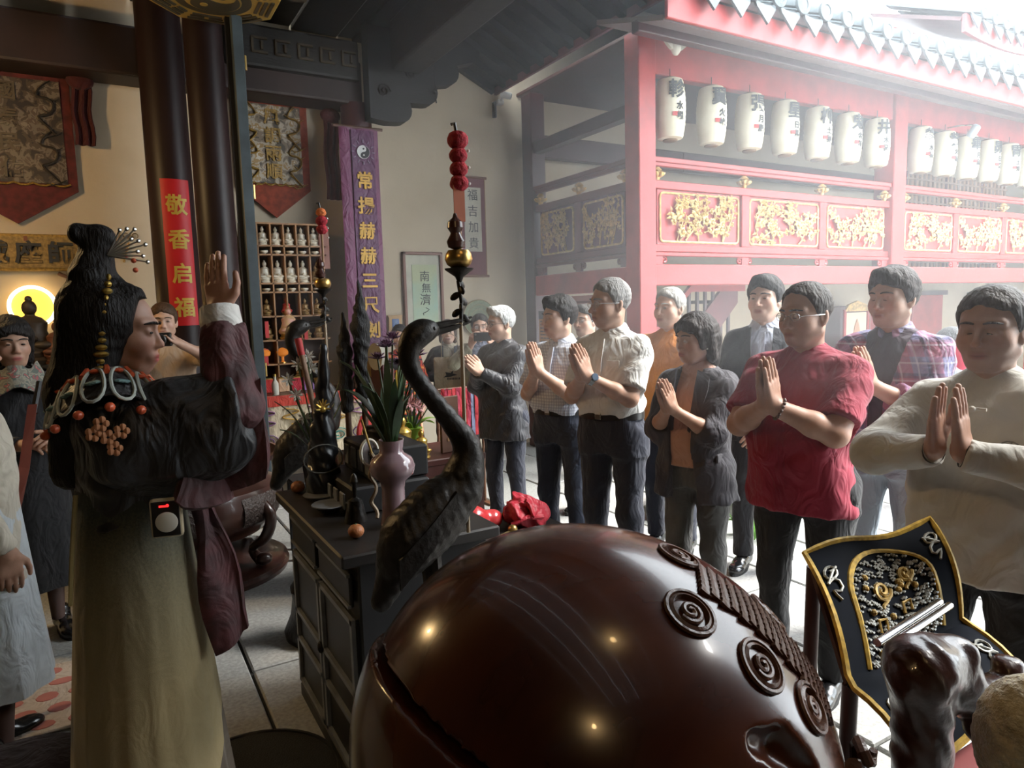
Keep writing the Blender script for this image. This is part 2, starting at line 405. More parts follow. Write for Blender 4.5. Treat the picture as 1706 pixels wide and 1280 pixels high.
# ------------------------------------------------------------------ walls
wb = MB().box((4.2, YB+.1, 2.6), (22, .2, 5.4)).build('wall_back', PLASTER); tag(wb, 'stained beige plaster wall behind the banners', kind='structure')
wl = MB().box((-5.1, 2.2, 2.6), (.2, 10, 5.4)).build('wall_left', DARKW); tag(wl, 'dark timber wall far left', kind='structure')
wr = MB().box((14.9, 3.0, 2.6), (.2, 9, 5.4)).build('wall_right', PLASTER); tag(wr, 'cream wall at far end of the court', kind='structure')
wf = MB().box((-.95, -2.9, 2.6), (10.0, .2, 5.4)).build('wall_front', DARKW); tag(wf, 'dark timber wall behind the viewer', kind='structure')
ws_ = MB().box((3.95, -1.75, 2.6), (.2, 2.1, 5.4)).build('wall_light_block', DARKW); tag(ws_, 'unseen dark timber wall added behind the viewer to block court light', kind='structure')  # added out of view to keep daylight off the camera-facing sides

# ------------------------------------------------------------------ hall ceiling and its sloped eave roof
ce = thing('ceiling', 'dark smoke-stained board ceiling of the hall', None, kind='structure')
for i in range(17):
    x0 = -5.0+i*.45
    MB().box((x0+.222, 2.2, 4.34+.012*(i % 3)), (.436, 9.9, .05)).build('ceiling_board', OLIVE if i < 12 else DARKW, ce)
rs = random.Random(11)
# sloped roof over the open side
def slopez(x): return 4.72-(x-2.45)*(.77/1.65)
MB().prism([(2.35, slopez(2.35)+.02), (3.95, slopez(3.95)+.02), (3.95, slopez(3.95)+.10), (2.35, slopez(2.35)+.10)], 10.0, rotm(math.pi/2, 0, 0), (0, 2.05, 0)).build('roof_boarding', DARKW, ce)
rm = MB().prism([(2.35, slopez(2.35)-.05), (3.92, slopez(3.92)-.05), (3.92, slopez(3.92)+.02), (2.35, slopez(2.35)+.02)], .075, rotm(math.pi/2, 0, 0)).mesh('rafter', DARKW)
for i in range(40): inst('rafter', rm, ce, (0, -2.8+i*.25, 0))
MB().prism([(2.35, 4.3), (2.62, 4.3), (2.62, 4.8), (2.35, 4.8)], 9.9, rotm(math.pi/2, 0, 0), (0, 2.05, 0)).build('upstand', DARKW, ce)
MB().box((3.95, 2.0, slopez(3.95)+.03), (.03, 9.9, .16)).build('eave_board', MAROON, ce)

def beam(name, label, c, d, m=DARKW, carve=None):
    t = thing(name, label, 'beam', (c[0], c[1], c[2]-d[2]/2))
    MB().box((0, 0, d[2]/2), d).build('timber', m, t, bevel=.025)
    if carve: carve(t)
    return t
beam('wall_beam', 'brown-black timber beam running above the embroidered banners on back wall', (-1.2, 6.78, 3.78), (7.0, .34, .40), mat('brown_black_beam', (.028, .013, .011), .55, var=.3, scale=3))
beam('cross_beam', 'soot-black timber beam above the purple banner running towards the court', (2.62, 1.80, 4.05), (.30, 9.0, .44))
beam('long_beam', 'dark olive beam over the hall carrying the bagua plaque', (-1.75, 4.98, 3.99), (6.3, .30, .44), OLIVE)
def meander(t):
    for i in range(6):
        x = -.5+.2*i
        m = MB().box((x, -.08, .12), (.13, .02, .018)).box((x-.06, -.08, .18), (.018, .02, .13)).box((x, -.08, .24), (.13, .02, .018)).box((x+.02, -.08, .18), (.018, .02, .07)); m.build('carving', OLIVE, t)
beam('lintel_beam', 'dark beam with fretwork above the silver dragon banner', (1.66, 6.62, 3.96), (1.2, .14, .36), DARKW, meander)

# scalloped bracket beside the purple banner
br = thing('scalloped_bracket', 'soot-black carved bracket with scalloped steps left of the plaster wall', 'bracket', (2.3, 6.5, 3.40))
sca = [(0, .9), (0, .02), (.18, 0)]
for (x, z) in ((.22, .0), (.50, .20), (.74, .42), (.98, .66)):
    for k in range(6): a = -math.pi/2+k*math.pi/2/5*1.25; sca.append((x+.09+.11*math.cos(a), z+.13+.12*math.sin(a)))
    sca.append((x+.18, z+.20))
sca += [(1.25, .80), (1.25, .86), (0, .86)]
MB().prism(sca, .16, rotm(math.pi/2, 0, 0)).build('bracket_board', DARKW, br)
for (x, z) in ((.14, .28), (.42, .48), (.68, .70)):
    p = [(x+.07*(1-k/16)*math.cos(k*.75), -.085, z+.07*(1-k/16)*math.sin(k*.75)) for k in range(16)]
    MB().tube(p, .010, 6).build('scroll', DARKW, br)
dr = thing('hanging_cord', 'short dark cord with a knot dangling under the scalloped bracket', 'cord', (2.95, 6.38, 3.62)); MB().tube([(0, 0, .5), (0, 0, .1), (.012, 0, 0)], .006, 6).build('cord', BLACK, dr); MB().ell((0, 0, .1), .016).build('knot', BLACK, dr)

def column(label, x, y, r, h, m=COLW):
    t = thing('column', label, 'column', (x, y, 0))
    MB().lathe([(r*1.45, 0), (r*1.5, .06), (r*1.35, .16), (r*1.1, .2)], 28).build('stone_base', STONE[1], t, True)
    MB().lathe([(r, .2), (r*1.01, h*.4), (r*.97, h)], 28).build('shaft', m, t, True)
    return t
column('dark lacquered column carrying the red paper couplet', .55, 6.36, .17, 4.28)
column('dark lacquered column just right of the red paper couplet', .80, 5.80, .14, 4.28)
column('dark red column half hidden by the purple banner', 2.26, 6.72, .15, 3.6, REDD)
pl = thing('door_leaf', 'tall narrow blue-grey door leaf seen edge-on beside dark column', 'door', (.966, 5.40, 0))
MB().box((0, 0, 1.95), (.075, .10, 3.9)).build('leaf_edge', BLUEG, pl, bevel=.006)
MB().box((-.052, .03, 1.95), (.03, .05, 3.88)).build('stile', BLACK, pl)
for z in (1.2, 2.5, 3.4): MB().tube([(.045, -.02, z-.05), (.045, -.02, z+.05)], .012, 8).build('hinge', BRASS, pl)

# ------------------------------------------------------------------ gallery with gilt carved balustrade
ga = thing('gallery', 'red lacquered upper gallery with gilt carved balustrade panels', 'gallery', (0, 0, 0))
def gbox(name, x0, x1, y0, y1, z0, z1, m=RED, bev=.008): return MB().box(((x0+x1)/2, (y0+y1)/2, (z0+z1)/2), (x1-x0, y1-y0, z1-z0)).build(name, m, ga, bevel=bev)
POSTX = [4.30, 8.19, 12.1]
for px_ in POSTX:
    wdt = .2 if px_ < 5 else .25
    gbox('post', px_-wdt/2, px_+wdt/2, YF-.02, YF+wdt-.02, 0, 4.0)
    MB().lathe([(.2, 0), (.21, .08), (.16, .16)], 20, (px_, YF+.1, 0)).build('post_base', STONE[1], ga, True)
gbox('post', 4.2, 4.38, 6.62, 6.82, 0, 3.95, REDD)  # same red as the front posts, shade put into a darker tone
gbox('floor_beam', 4.38, 14.5, YF+.0, YF+.16, 1.78, 1.975)
gbox('floor_beam', 4.21, 4.35, YF+.18, 6.62, 1.74, 1.96)
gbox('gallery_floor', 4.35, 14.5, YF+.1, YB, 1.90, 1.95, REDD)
gbox('lintel', 4.38, 14.5, YF+.02, YF+.12, 3.66, 3.97)
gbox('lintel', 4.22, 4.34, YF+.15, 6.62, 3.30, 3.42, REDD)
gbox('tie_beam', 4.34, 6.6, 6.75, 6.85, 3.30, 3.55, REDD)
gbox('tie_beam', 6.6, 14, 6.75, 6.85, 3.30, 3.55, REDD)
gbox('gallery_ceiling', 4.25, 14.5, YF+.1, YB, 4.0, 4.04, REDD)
# carved relief (two variants), modelled in x right, z up, facing -y, 1.10 x .45
def leafgeo(mb, c, d, L_, w_, h_, tilt):
    d = np.array(d, float); d /= np.linalg.norm(d); n = np.array([0, -1., 0]); s_ = np.cross(d, n)
    c = np.array(c); mid = c+d*L_*.45+n*h_; tip = c+d*L_+n*h_*tilt
    mb.add([c, mid+s_*w_, tip, mid-s_*w_, mid+n*h_*.6], [(0, 1, 4), (1, 2, 4), (2, 3, 4), (3, 0, 4)])
def carving(seed, W=1.06, H=.41):
    r = random.Random(seed); mb = MB()
    for b in range(12):
        x = r.uniform(-W/2+.05, W/2-.05); z = -H/2 if b % 2 else r.uniform(-H/2, 0); a = r.uniform(.6, 2.5); pts = [(x, -.012, z)]
        for k in range(7):
            a += r.uniform(-.55, .55); x += .075*math.cos(a); z += .075*math.sin(a)*.8
            if abs(x) > W/2-.02 or abs(z) > H/2-.02: a += 1.8; x = max(-W/2+.03, min(W/2-.03, x)); z = max(-H/2+.03, min(H/2-.03, z))
            pts.append((x, -.015-.006*(k % 2), z))
            for q in range(3):
                aa = a+r.choice([-1, 1])*r.uniform(.5, 1.4); leafgeo(mb, (x, -.015, z), (math.cos(aa), 0, math.sin(aa)), r.uniform(.045, .075), .016, .018, .5)
        mb.tube(pts, .0085, 6)
    for f in range(15):
        x = r.uniform(-W/2+.07, W/2-.07); z = r.uniform(-H/2+.07, H/2-.07); n = r.choice([5, 6, 8]); R0 = r.uniform(.035, .058)
        for k in range(n): aa = 2*math.pi*k/n; leafgeo(mb, (x, -.024, z), (math.cos(aa), 0, math.sin(aa)), R0, R0*.42, .016, 1.0)
        mb.ell((x, -.045, z), (.014, .012, .014), 8, 6)
    for f in range(3):   # small birds
        x = r.uniform(-W/2+.1, W/2-.1); z = r.uniform(0, H/2-.08); mb.ell((x, -.03, z), (.045, .018, .018), 10, 6, rotm(0, r.uniform(-.5, .5), 0)); mb.ell((x+.045, -.032, z+.015), .014, 8, 6)
        leafgeo(mb, (x, -.03, z), (-.8, 0, .7), .07, .02, .012, .6); leafgeo(mb, (x-.03, -.03, z), (-1, 0, -.2), .08, .015, .012, .6)
    return mb.mesh('carving', GOLD)
CARV = [carving(s) for s in (5, 8, 13)]
FRAME = {}
def panel(cx, cy, cz, W, H, rz, var, mats):
    rail_m = mats
    p = MB().box((0, .015, 0), (W+.02, .03, H+.02)).build('panel', rail_m, ga, loc=(cx, cy, cz), rot=(0, 0, rz))
    k = (W, H)
    if k not in FRAME:
        r = .04; pts = []
        for (sx, sz, a0) in ((1, 1, 0), (-1, 1, 90), (-1, -1, 180), (1, -1, 270)):
            for q in range(4): a = R_(a0+q*30); pts.append((sx*(W/2-.018-r)+r*math.cos(a), -.008, sz*(H/2-.018-r)+r*math.sin(a)))
        FRAME[k] = MB().tube(pts, .011, 6, closed=True).mesh('gilt_frame', GOLD)
    inst('gilt_frame', FRAME[k], p); inst('carving', CARV[var % 3], p, scale=((W-.06)/1.06*(-1 if var % 2 else 1), 1, (H-.06)/.41))
def lotus(parent, x, y, z, rz=0, m=GOLD):
    t = MB()
    for k in range(8):
        a = k*math.pi/4; t.ell((.045*math.cos(a), .045*math.sin(a), .02), (.035, .022, .018), 8, 6, rotm(0, -.5, 0) if k == 0 else rotm(0, 0, a) @ rotm(0, -.5, 0))
    t.lathe([(.02, -.03), (.03, 0), (.05, .03), (.03, .05), (.05, .06), (.02, .09)], 10)
    return t
LOTUS = lotus(None, 0, 0, 0).mesh('lotus_block', GOLD, True)
SCROLL = MB().tube([(-.07+.045*(1-k/12)*math.cos(k*.8), 0, .0+.04*(1-k/12)*math.sin(k*.8)) for k in range(12)], .012, 6).tube([(.07-.045*(1-k/12)*math.cos(k*.8), 0, .0+.04*(1-k/12)*math.sin(k*.8)) for k in range(12)], .012, 6).box((0, 0, 0), (.09, .03, .1)).mesh('scroll_block', RED)
def balustrade(along, a0, a1, c, n, mats, var0):
    """along 'x' (front, faces -y at y=c) or 'y' (side, faces -x at x=c)"""
    def bx(name, s0, s1, t0, t1, z0, z1, m=mats):
        if along == 'x': return gbox(name, s0, s1, c+t0, c+t1, z0, z1, m, .006)
        return gbox(name, c+t0, c+t1, s0, s1, z0, z1, m, .006)
    bx('handrail', a0, a1, .00, .09, 2.895, 2.94); bx('handrail', a0, a1, .02, .07, 2.86, 2.90)
    bx('upper_rail', a0, a1, .02, .09, 2.66, 2.735); bx('lower_rail', a0, a1, .02, .09, 2.09, 2.155); bx('lower_rail', a0, a1, .01, .06, 2.05, 2.085)
    stp = (a1-a0)/n
    for i in range(n+1):
        s_ = a0+i*stp
        if 0 < i < n: bx('stile', s_-.055, s_+.055, .02, .09, 2.155, 2.66)
        ss = min(max(s_, a0+.07), a1-.07); loc = (ss, c+.05, 2.765) if along == 'x' else (c+.05, ss, 2.765)
        inst('lotus_block', LOTUS, ga, loc); l2 = (ss, c+.04, 2.015) if along == 'x' else (c+.04, ss, 2.015)
        inst('scroll_block', SCROLL if mats is RED else SCROLLD, ga, l2, (0, 0, 0 if along == 'x' else math.pi/2))
    for i in range(n):
        s_ = a0+(i+.5)*stp; W = stp-.11-(.04 if i in (0, n-1) else 0)
        if along == 'x': panel(s_, c+.045, 2.407, round(W, 3), .48, 0, i+var0, mats)
        else: panel(c+.045, s_, 2.407, round(W, 3), .48, -math.pi/2, i+var0, mats)
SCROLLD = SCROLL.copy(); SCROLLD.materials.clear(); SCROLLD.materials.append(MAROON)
balustrade('x', 4.40, 8.06, YF, 3, RED, 0)
balustrade('x', 8.32, 11.97, YF, 3, RED, 1)
balustrade('x', 12.23, 14.4, YF, 2, RED, 2)
balustrade('y', YF+.18, 6.62, 4.21, 2, MAROON, 2)  # side run is a darker copy of the front, shade painted as maroon
# lattice screens at the back of the second bay
TANW = mat('tan_lattice', (.34, .20, .12), .7)
lat = thing('lattice_screen', 'tan lattice screen behind the far row of lanterns', 'screen', (11.25, 6.55, 1.97))
for i in range(25): MB().box((i*.13, 0, .85), (.03, .03, 1.6)).build('bar', MAROON if i % 9 == 0 else TANW, lat)
for i in range(13): MB().box((1.58, -.012, .1+i*.12), (3.2, .02, .028)).build('bar', TANW, lat)
MB().box((1.58, .03, .8), (3.2, .02, 1.7)).build('backing', mat('tan_board', (.45, .25, .13), .7), lat)

# ------------------------------------------------------------------ tiled eave of the gallery
ro = thing('tiled_roof', 'grey barrel-tiled eave above the red gallery', 'roof', (0, 0, 0))
SL = math.tan(R_(24)); YE = 4.0; ZE = 3.95
def roofz(y): return ZE+.06+(y-YE)*SL
MB().prism([(YE+.02, ZE-.02), (YB+.4, roofz(YB+.4)-.06), (YB+.4, roofz(YB+.4)+.0), (YE+.02, ZE+.05)], 10.9, rotm(math.pi/2, 0, math.pi/2), (9.25, 0, 0)).build('roof_boarding', REDD, ro)
MB().box((9.3, YE+.07, ZE-.115), (11.0, .035, .20)).build('fascia', RED, ro, bevel=.006)
MB().prism([(YE+.1, ZE-.22), (YF+.05, 3.98), (YF+.05, 4.02), (YE+.1, ZE-.18)], 10.9, rotm(math.pi/2, 0, math.pi/2), (9.25, 0, 0)).build('soffit', mat('soffit_board', (.20, .15, .14), .8), ro)
MB().box((9.3, YE+.42, 3.80), (11.0, .09, .10)).build('purlin', REDD, ro, bevel=.01)
DRIP = MB().prism([(-.13, .06), (-.11, .0), (-.07, -.045), (0, -.13), (.07, -.045), (.11, 0), (.13, .06), (.07, .035), (0, .025), (-.07, .035)], .02, rotm(math.pi/2-.15, 0, 0)).mesh('drip_tile', GREY)
hc = [(.075*math.cos(a), .075*math.sin(a)) for a in np.linspace(0, math.pi, 9)]
BAR = MB().prism([(x, y) for x, y in hc]+[(x*.75, y*.75) for x, y in hc[::-1]], .42, rotm(math.pi/2+R_(24), 0, 0)).mesh('barrel_tile', GREY, True)
END = MB().lathe([(.082, -.012), (.085, 0), (.082, .012), (.05, .016), (.045, .010), (.012, .014)], 18, R=rotm(math.pi/2, 0, 0)).mesh('tile_end', GREY, True)
PAN = MB().sheet([[(x, y, .03*(x/.14)**2-.02+y*SL) for y in (-.3, .1, .5, .9)] for x in np.linspace(-.14, .14, 6)], .016).mesh('pan_tile', GREY, True)
for i in range(33):
    x = 4.19+i*.30
    inst('drip_tile', DRIP, ro, (x, YE-.02, ZE)); inst('pan_tile', PAN, ro, (x, YE+.30, ZE+.06+.30*SL))
    inst('tile_end', END, ro, (x+.15, YE-.03, ZE+.115))
    for k in range(4): inst('barrel_tile', BAR, ro, (x+.15, YE+.18+k*.38, ZE+.10+(.18+k*.38)*SL))
# corner ornament under the eave
bt = thing('bat_ornament', 'cream carved bat-shaped ornament under the gallery eave corner', 'ornament', (4.36, 4.55, 3.78))
MB().ell((0, 0, 0), (.05, .04, .08)).build('body', CREAMW, bt, True)
for s_ in (-1, 1): MB().prism([(0, .05), (s_*.06, .10), (s_*.16, .06), (s_*.10, .0), (s_*.06, -.03), (0, -.04)], .03, rotm(math.pi/2, 0, 0)).build('wing', CREAMW, bt)
MB().tube([(0, 0, .06), (0, .02, .2), (0, .1, .24)], .015, 6).build('bracket', REDD, bt)

# upper roof at far right
ur = thing('upper_roof', 'far upper roof with pale tiles and curved red eave', 'roof', (0, 0, 0))
def ury(x): return 5.26+.10*((x-11.3)/1.2)**2
for i in range(9):
    x = 10.45+i*.30; z = ury(x)
    inst('drip_tile', DRIP, ur, (x, 5.2, z)); inst('tile_end', END, ur, (x+.15, 5.18, z+.11))
    for k in range(3): inst('barrel_tile', BAR, ur, (x+.15, 5.38+k*.38, z+.10+(.18+k*.38)*SL))
    inst('pan_tile', PAN, ur, (x, 5.5, z+.06+.3*SL))
xs = np.linspace(10.25, 13.1, 14)
MB().sheet([[(x, 5.26, ury(x)-.20), (x, 5.26, ury(x)+.03)] for x in xs], .05).build('fascia', RED, ur)
MB().sheet([[(x, 5.3, ury(x)-.02), (x, 6.6, ury(x)+.5)] for x in xs], .05).build('roof_boarding', REDD, ur)
MB().box((11.7, 6.4, 4.75), (2.8, .3, 1.6)).build('wall', RED, ur)
# ------------------------------------------------------------------ people
SKIN = mat('skin', (1, 1, 1), .5, var=.05, scale=40, attr=True, bump=.03, bscale=220, c2=(.9, .88, .88))
HAIRM = {}
def hairmat(c):
    k = 'hair_%.2f_%.2f_%.2f' % c
    return mat(k, c, .58, spec=.25, var=.35, scale=14, stretch=(1, 1, .25), bump=.5, bscale=120)
def cloth(name, c, rough=.85, bump=.10, bscale=420, fold=.5, var=.12, scale=5, **k): return mat(name, c, rough, var=var, scale=scale, bump=bump, bscale=bscale, sheen=.1, fold=fold, **k)
EYEM = mat('eye_dark', (.02, .013, .010), .15, var=0); EYEW = mat('eye_white', (.55, .52, .50), .25, var=0)
LENS = mat('spectacle_lens', (.9, .92, .95), .03, var=0); LENS.node_tree.nodes['Principled BSDF'].inputs['Alpha'].default_value = .10; FRAMEM = mat('spectacle_frame', (.03, .03, .035), .3, var=0); FRAMES = mat('silver_frame', (.5, .5, .52), .25, .9, var=0)
SHOEM = mat('black_shoe_leather', (.012, .012, .013), .22, var=.2, coat=.3)
SOLE = mat('shoe_sole', (.02, .02, .02), .8)
def unit(v): v = np.array(v, float); return v/max(1e-9, np.linalg.norm(v))
def elbow(S, W, l1, l2, pole):
    S = np.array(S, float); W = np.array(W, float); d = W-S; L = np.linalg.norm(d); Lc = min(L, (l1+l2)*.995); u = d/L
    a = (l1*l1-l2*l2+Lc*Lc)/(2*Lc); hgt = math.sqrt(max(0, l1*l1-a*a)); p = np.array(pole, float); p = p-u*(p@u); p = unit(p)
    return S+u*a+p*hgt
def add_hand(f, W, d, pn, wt, s=1., curl=.0, spread=1.0, thumb=1.):
    """W wrist, d finger direction, pn palm normal, wt thumb-side direction"""
    d = unit(d); pn = unit(pn-d*(np.dot(pn, d))); wt = unit(wt-d*np.dot(wt, d)-pn*np.dot(wt, pn)); W = np.array(W, float)
    offs = [.031, .0105, -.0105, -.031]; ln = [.92, 1.02, .95, .74]
    for o, l in zip(offs, ln):
        kn = W+d*(.090-.006*abs(o)/.03)*s+wt*o*s*spread
        f.cap(W+d*.008*s+wt*o*.62*s, kn, .0155*s, .0115*s, k=.014)
        dd = unit(d+wt*o*3.0*(spread-1)); a = kn; ang = curl
        for j, seg in enumerate((.040, .026, .021)):
            ang2 = ang*(j+1); dj = unit(dd*math.cos(ang2)+pn*math.sin(ang2)); b = a+dj*seg*l*s
            f.cap(a, b, (.0098-.0008*j)*s, (.0090-.0008*j)*s, k=.0025); a = b
    t0 = W+d*.022*s+wt*.024*s; t1 = W+d*.058*s+wt*(.050+.006*thumb)*s+pn*.010*s; t2 = t1+unit(d+wt*.25*thumb+pn*.15)*.030*s; t3 = t2+unit(d-wt*.05)*.026*s
    f.cap(t0, t1, .0165*s, .0125*s, k=.014); f.cap(t1, t2, .0115*s, .0105*s, k=.004); f.cap(t2, t3, .0102*s, .0085*s, k=.003)

def head_field(h, female=False, wide=1., neck=None):
    f = Field((-.12, -.15, -.24), (.12, .15, .155), h); J = .92 if female else 1.
    f.ell((0, -.014, .045), (.076*wide, .098, .086), k=.0)
    f.ell((0, .012, -.022), (.066*wide*J, .082, .088), k=.03)
    f.ell((0, .050, -.078), (.036*J, .036, .034), k=.03)                     # chin
    for s in (-1, 1):
        f.ell((s*.040*wide, .052, -.022), (.027, .028, .030), k=.03)           # cheek
        f.cap((s*.055*wide*J, -.005, -.055), (s*.030, .048, -.090), .018, .014, k=.03)   # jaw line
        f.cap((s*.012, .086, .036), (s*.050, .066, .036), .0105, .010, k=.016)  # brow ridge
        f.ell((s*.033, .100, .014), (.019, .015, .012), k=.014, op='s')        # socket
        f.ell((s*.032, .0770, .0125), (.0155, .0125, .0120), k=.004)           # lidded eyeball
        f.ell((s*.078*wide, -.010, -.002), (.009, .018, .033), R=rotm(.18, 0, s*.35), k=.008)   # ear
        f.ell((s*.083*wide, -.002, .002), (.006, .009, .018), R=rotm(.18, 0, s*.35), k=.004, op='s')
        f.ell((s*.0125, .094, -.027), (.0085, .011, .0078), k=.006)            # nostril wing
    nz = .9 if female else 1.
    f.cap((0, .086, .024), (0, .103*nz+.008, -.016), .0075, .0100, k=.010); f.ell((0, .107*nz+.008, -.022), (.0120, .0115, .0098), k=.008)
    f.ell((0, .082, -.058), (.030, .016, .020), k=.014)                       # muzzle
    f.ell((0, .0960, -.0535), (.0210, .0060, .0048), k=.004); f.ell((0, .0945, -.0650), (.0180, .0062, .0056), k=.004)
    f.cap((-.022, .101, -.0592), (.022, .101, -.0592), .0035, k=.003, op='s')
    nb = np.array((0, -.045, -.20)) if neck is None else np.array(neck, float)
    r = .045 if female else .053
    f.cap((0, -.022, -.045), nb, r*wide, r*1.06*wide, k=.028)
    if not female: f.ell((0, .03, -.118), (.014, .014, .018), k=.016)
    return f
def head_colour(V, tone, lip, female, brow=(.03, .022, .018), stubble=.0):
    C = np.tile(np.array(tone, np.float32), (len(V), 1)); x, y, z = V.T; ax = np.abs(x)
    def mix(m, c): 
        nonlocal C
        m = np.clip(m, 0, 1)[:, None]; C = C*(1-m)+np.array(c, np.float32)*m
    fr = (y > .05)
    t = np.array(tone)
    mix(.55*np.exp(-(((ax-.045)/.020)**2+((z+.020)/.022)**2))*fr, t*np.array((1.08, .80, .78)))      # cheeks
    mix(.5*np.exp(-((ax/.018)**2+((z+.022)/.012)**2))*(y > .09), t*np.array((1.05, .78, .75)))
    mix(np.exp(-((ax/.0215)**4+((z+.0592)/.0115)**4))*fr*1.0, lip)
    mix(np.exp(-((ax/.024)**6+((z+.0592)/.0016)**2))*fr*.7, np.array(lip)*.35)
    mix(.5*np.exp(-(((ax-.032)/.020)**2+((z-.010)/.010)**2))*fr, t*.72)
    if stubble: mix(stubble*((z < -.035) & (z > -.11) & fr & (ax < .06)), t*np.array((.72, .72, .74)))
    return C
def add_colour(me, C):
    at = me.color_attributes.new('Col', 'FLOAT_COLOR', 'POINT'); n = len(me.vertices)
    A = np.ones((n, 4), np.float32); A[:, :3] = C; at.data.foreach_set('color', A.ravel())

def hair_field(h, style, wide=1.):
    f = Field((-.15, -.19, -.26), (.15, .16, .21), h)
    t = {'short': .012, 'crop': .009, 'thin': .008, 'thick': .018, 'bob': .020, 'tied': .012, 'long': .018}[style]
    f.ell((0, -.016, .047), (.076*wide+t, .098+t, .086+t*1.15), k=0)
    if style in ('thick', 'short'): f.ell((.008, .048, .108), (.052, .050, .024+t*.55), R=rotm(.35, .12, 0), k=.02)
    x, y, z = f.ax[0][:, None, None], f.ax[1][None, :, None], f.ax[2][None, None, :]
    # hairline: above a plane from the forehead to the nape, with temples
    hl = {'short': .090, 'crop': .097, 'thin': .124, 'thick': .078, 'bob': .060, 'tied': .082, 'long': .070}[style]
    slope = {'bob': .55, 'long': .5}.get(style, .92)
    line = hl+(y-.085)*slope
    line = np.where(y > .02, line+(-.1 if style in ('bob', 'long') else .30)*np.maximum(np.abs(x)-.034, 0)+.005*np.sin(70*x+1)+.003*np.sin(150*x), line)
    side = {'short': .0, 'crop': .0, 'thin': 0, 'thick': -.005, 'bob': -.03, 'tied': .0, 'long': -.02}[style]
    sl2 = -.012+side+2.4*np.maximum(y-.010, 0)+np.maximum(-.02-y, 0)*3; bl = np.clip((np.abs(x)-.044)/.016, 0, 1); line = line*(1-bl)+np.minimum(line, sl2)*bl
    f.F = np.maximum(f.F+(t*.40*np.exp(-np.maximum(z-line, 0)/.018)-.003).astype(np.float32)*(0 if style in ('bob', 'long') else 1), (line-z).astype(np.float32)*.8)
    if style in ('bob', 'long'):
        b = -.115 if style == 'bob' else -.25
        for s in (-1, 1): f.cap((s*.072, -.025, .05), (s*.074, -.045, b+.03), .034, .028, k=.02); f.cap((s*.060, .040, .080), (s*.079, .018, -.03), .018, .014, k=.02)
        f.cap((0, -.095, .05), (0, -.09, b), .055, .040, k=.03); f.cap((-.04, -.09, 0), (-.04, -.085, b), .045, .03, k=.03); f.cap((.04, -.09, 0), (.04, -.085, b), .045, .03, k=.03)
        f.cap((-.052, .064, .096), (.048, .070, .084), .019, .018, k=.02)        # fringe
    if style == 'tied': f.ell((0, -.115, .03), (.035, .035, .04), k=.02)
    # strands
    n = np.sin(140*x+6*np.sin(30*z+20*y))*np.sin(90*(z-y)+5*np.sin(40*x))
    f.F = f.F+(.0022*n).astype(np.float32)
    return f

SHOE = None
def shoe_mesh():
    global SHOE
    if SHOE is None:
        f = Field((-.07, -.11, -.01), (.07, .20, .13), .006)
        f.cap((0, -.055, .045), (0, .05, .04), .040, .040, k=0); f.ell((0, .115, .030), (.045, .072, .032), k=.03); f.cap((0, -.045, .05), (0, -.045, .10), .040, .042, k=.02)
        f.plane((0, 0, .008), (0, 0, -1)); V, Q = f.mesh(); up = npmesh('upper', V, Q); up.materials.append(SHOEM)
        so = MB().prism([(.042*math.cos(a)*(1.06 if math.sin(a) > 0 else .95), .05+.135*math.sin(a)) for a in np.linspace(0, 2*math.pi, 24, endpoint=False)], .018, c=(0, 0, .009)).mesh('sole', SOLE)
        SHOE = (up, so)
    return SHOE

def torso_rows(w, belly, hem, flare=1.):
    b = belly
    r = [(1.00, 0, .010+b*.55, .168*w, .120+b*.6), (1.12, 0, .012+b*.5, .172*w, .124+b*.55), (1.24, 0, .004, .184*w, .124+b*.15), (1.33, 0, -.006, .180*w, .112), (1.395, 0, -.016, .150*w, .084), (1.432, 0, -.022, .092*w, .066), (1.465, 0, -.024, .058, .058)]
    if hem < .97: r.append((.92, 0, .004+b*.4, .174*w*flare, .124+b*.45))
    if hem >= .97: r[0] = (1.06, 0, .012+b*.55, .176*w, .128+b*.6); r.append((hem, 0, .008+b*.45, .158*w, .110+b*.45))
    else: r.append((hem, 0, .002+b*.25, .186*w*flare, .134+b*.3))
    return r

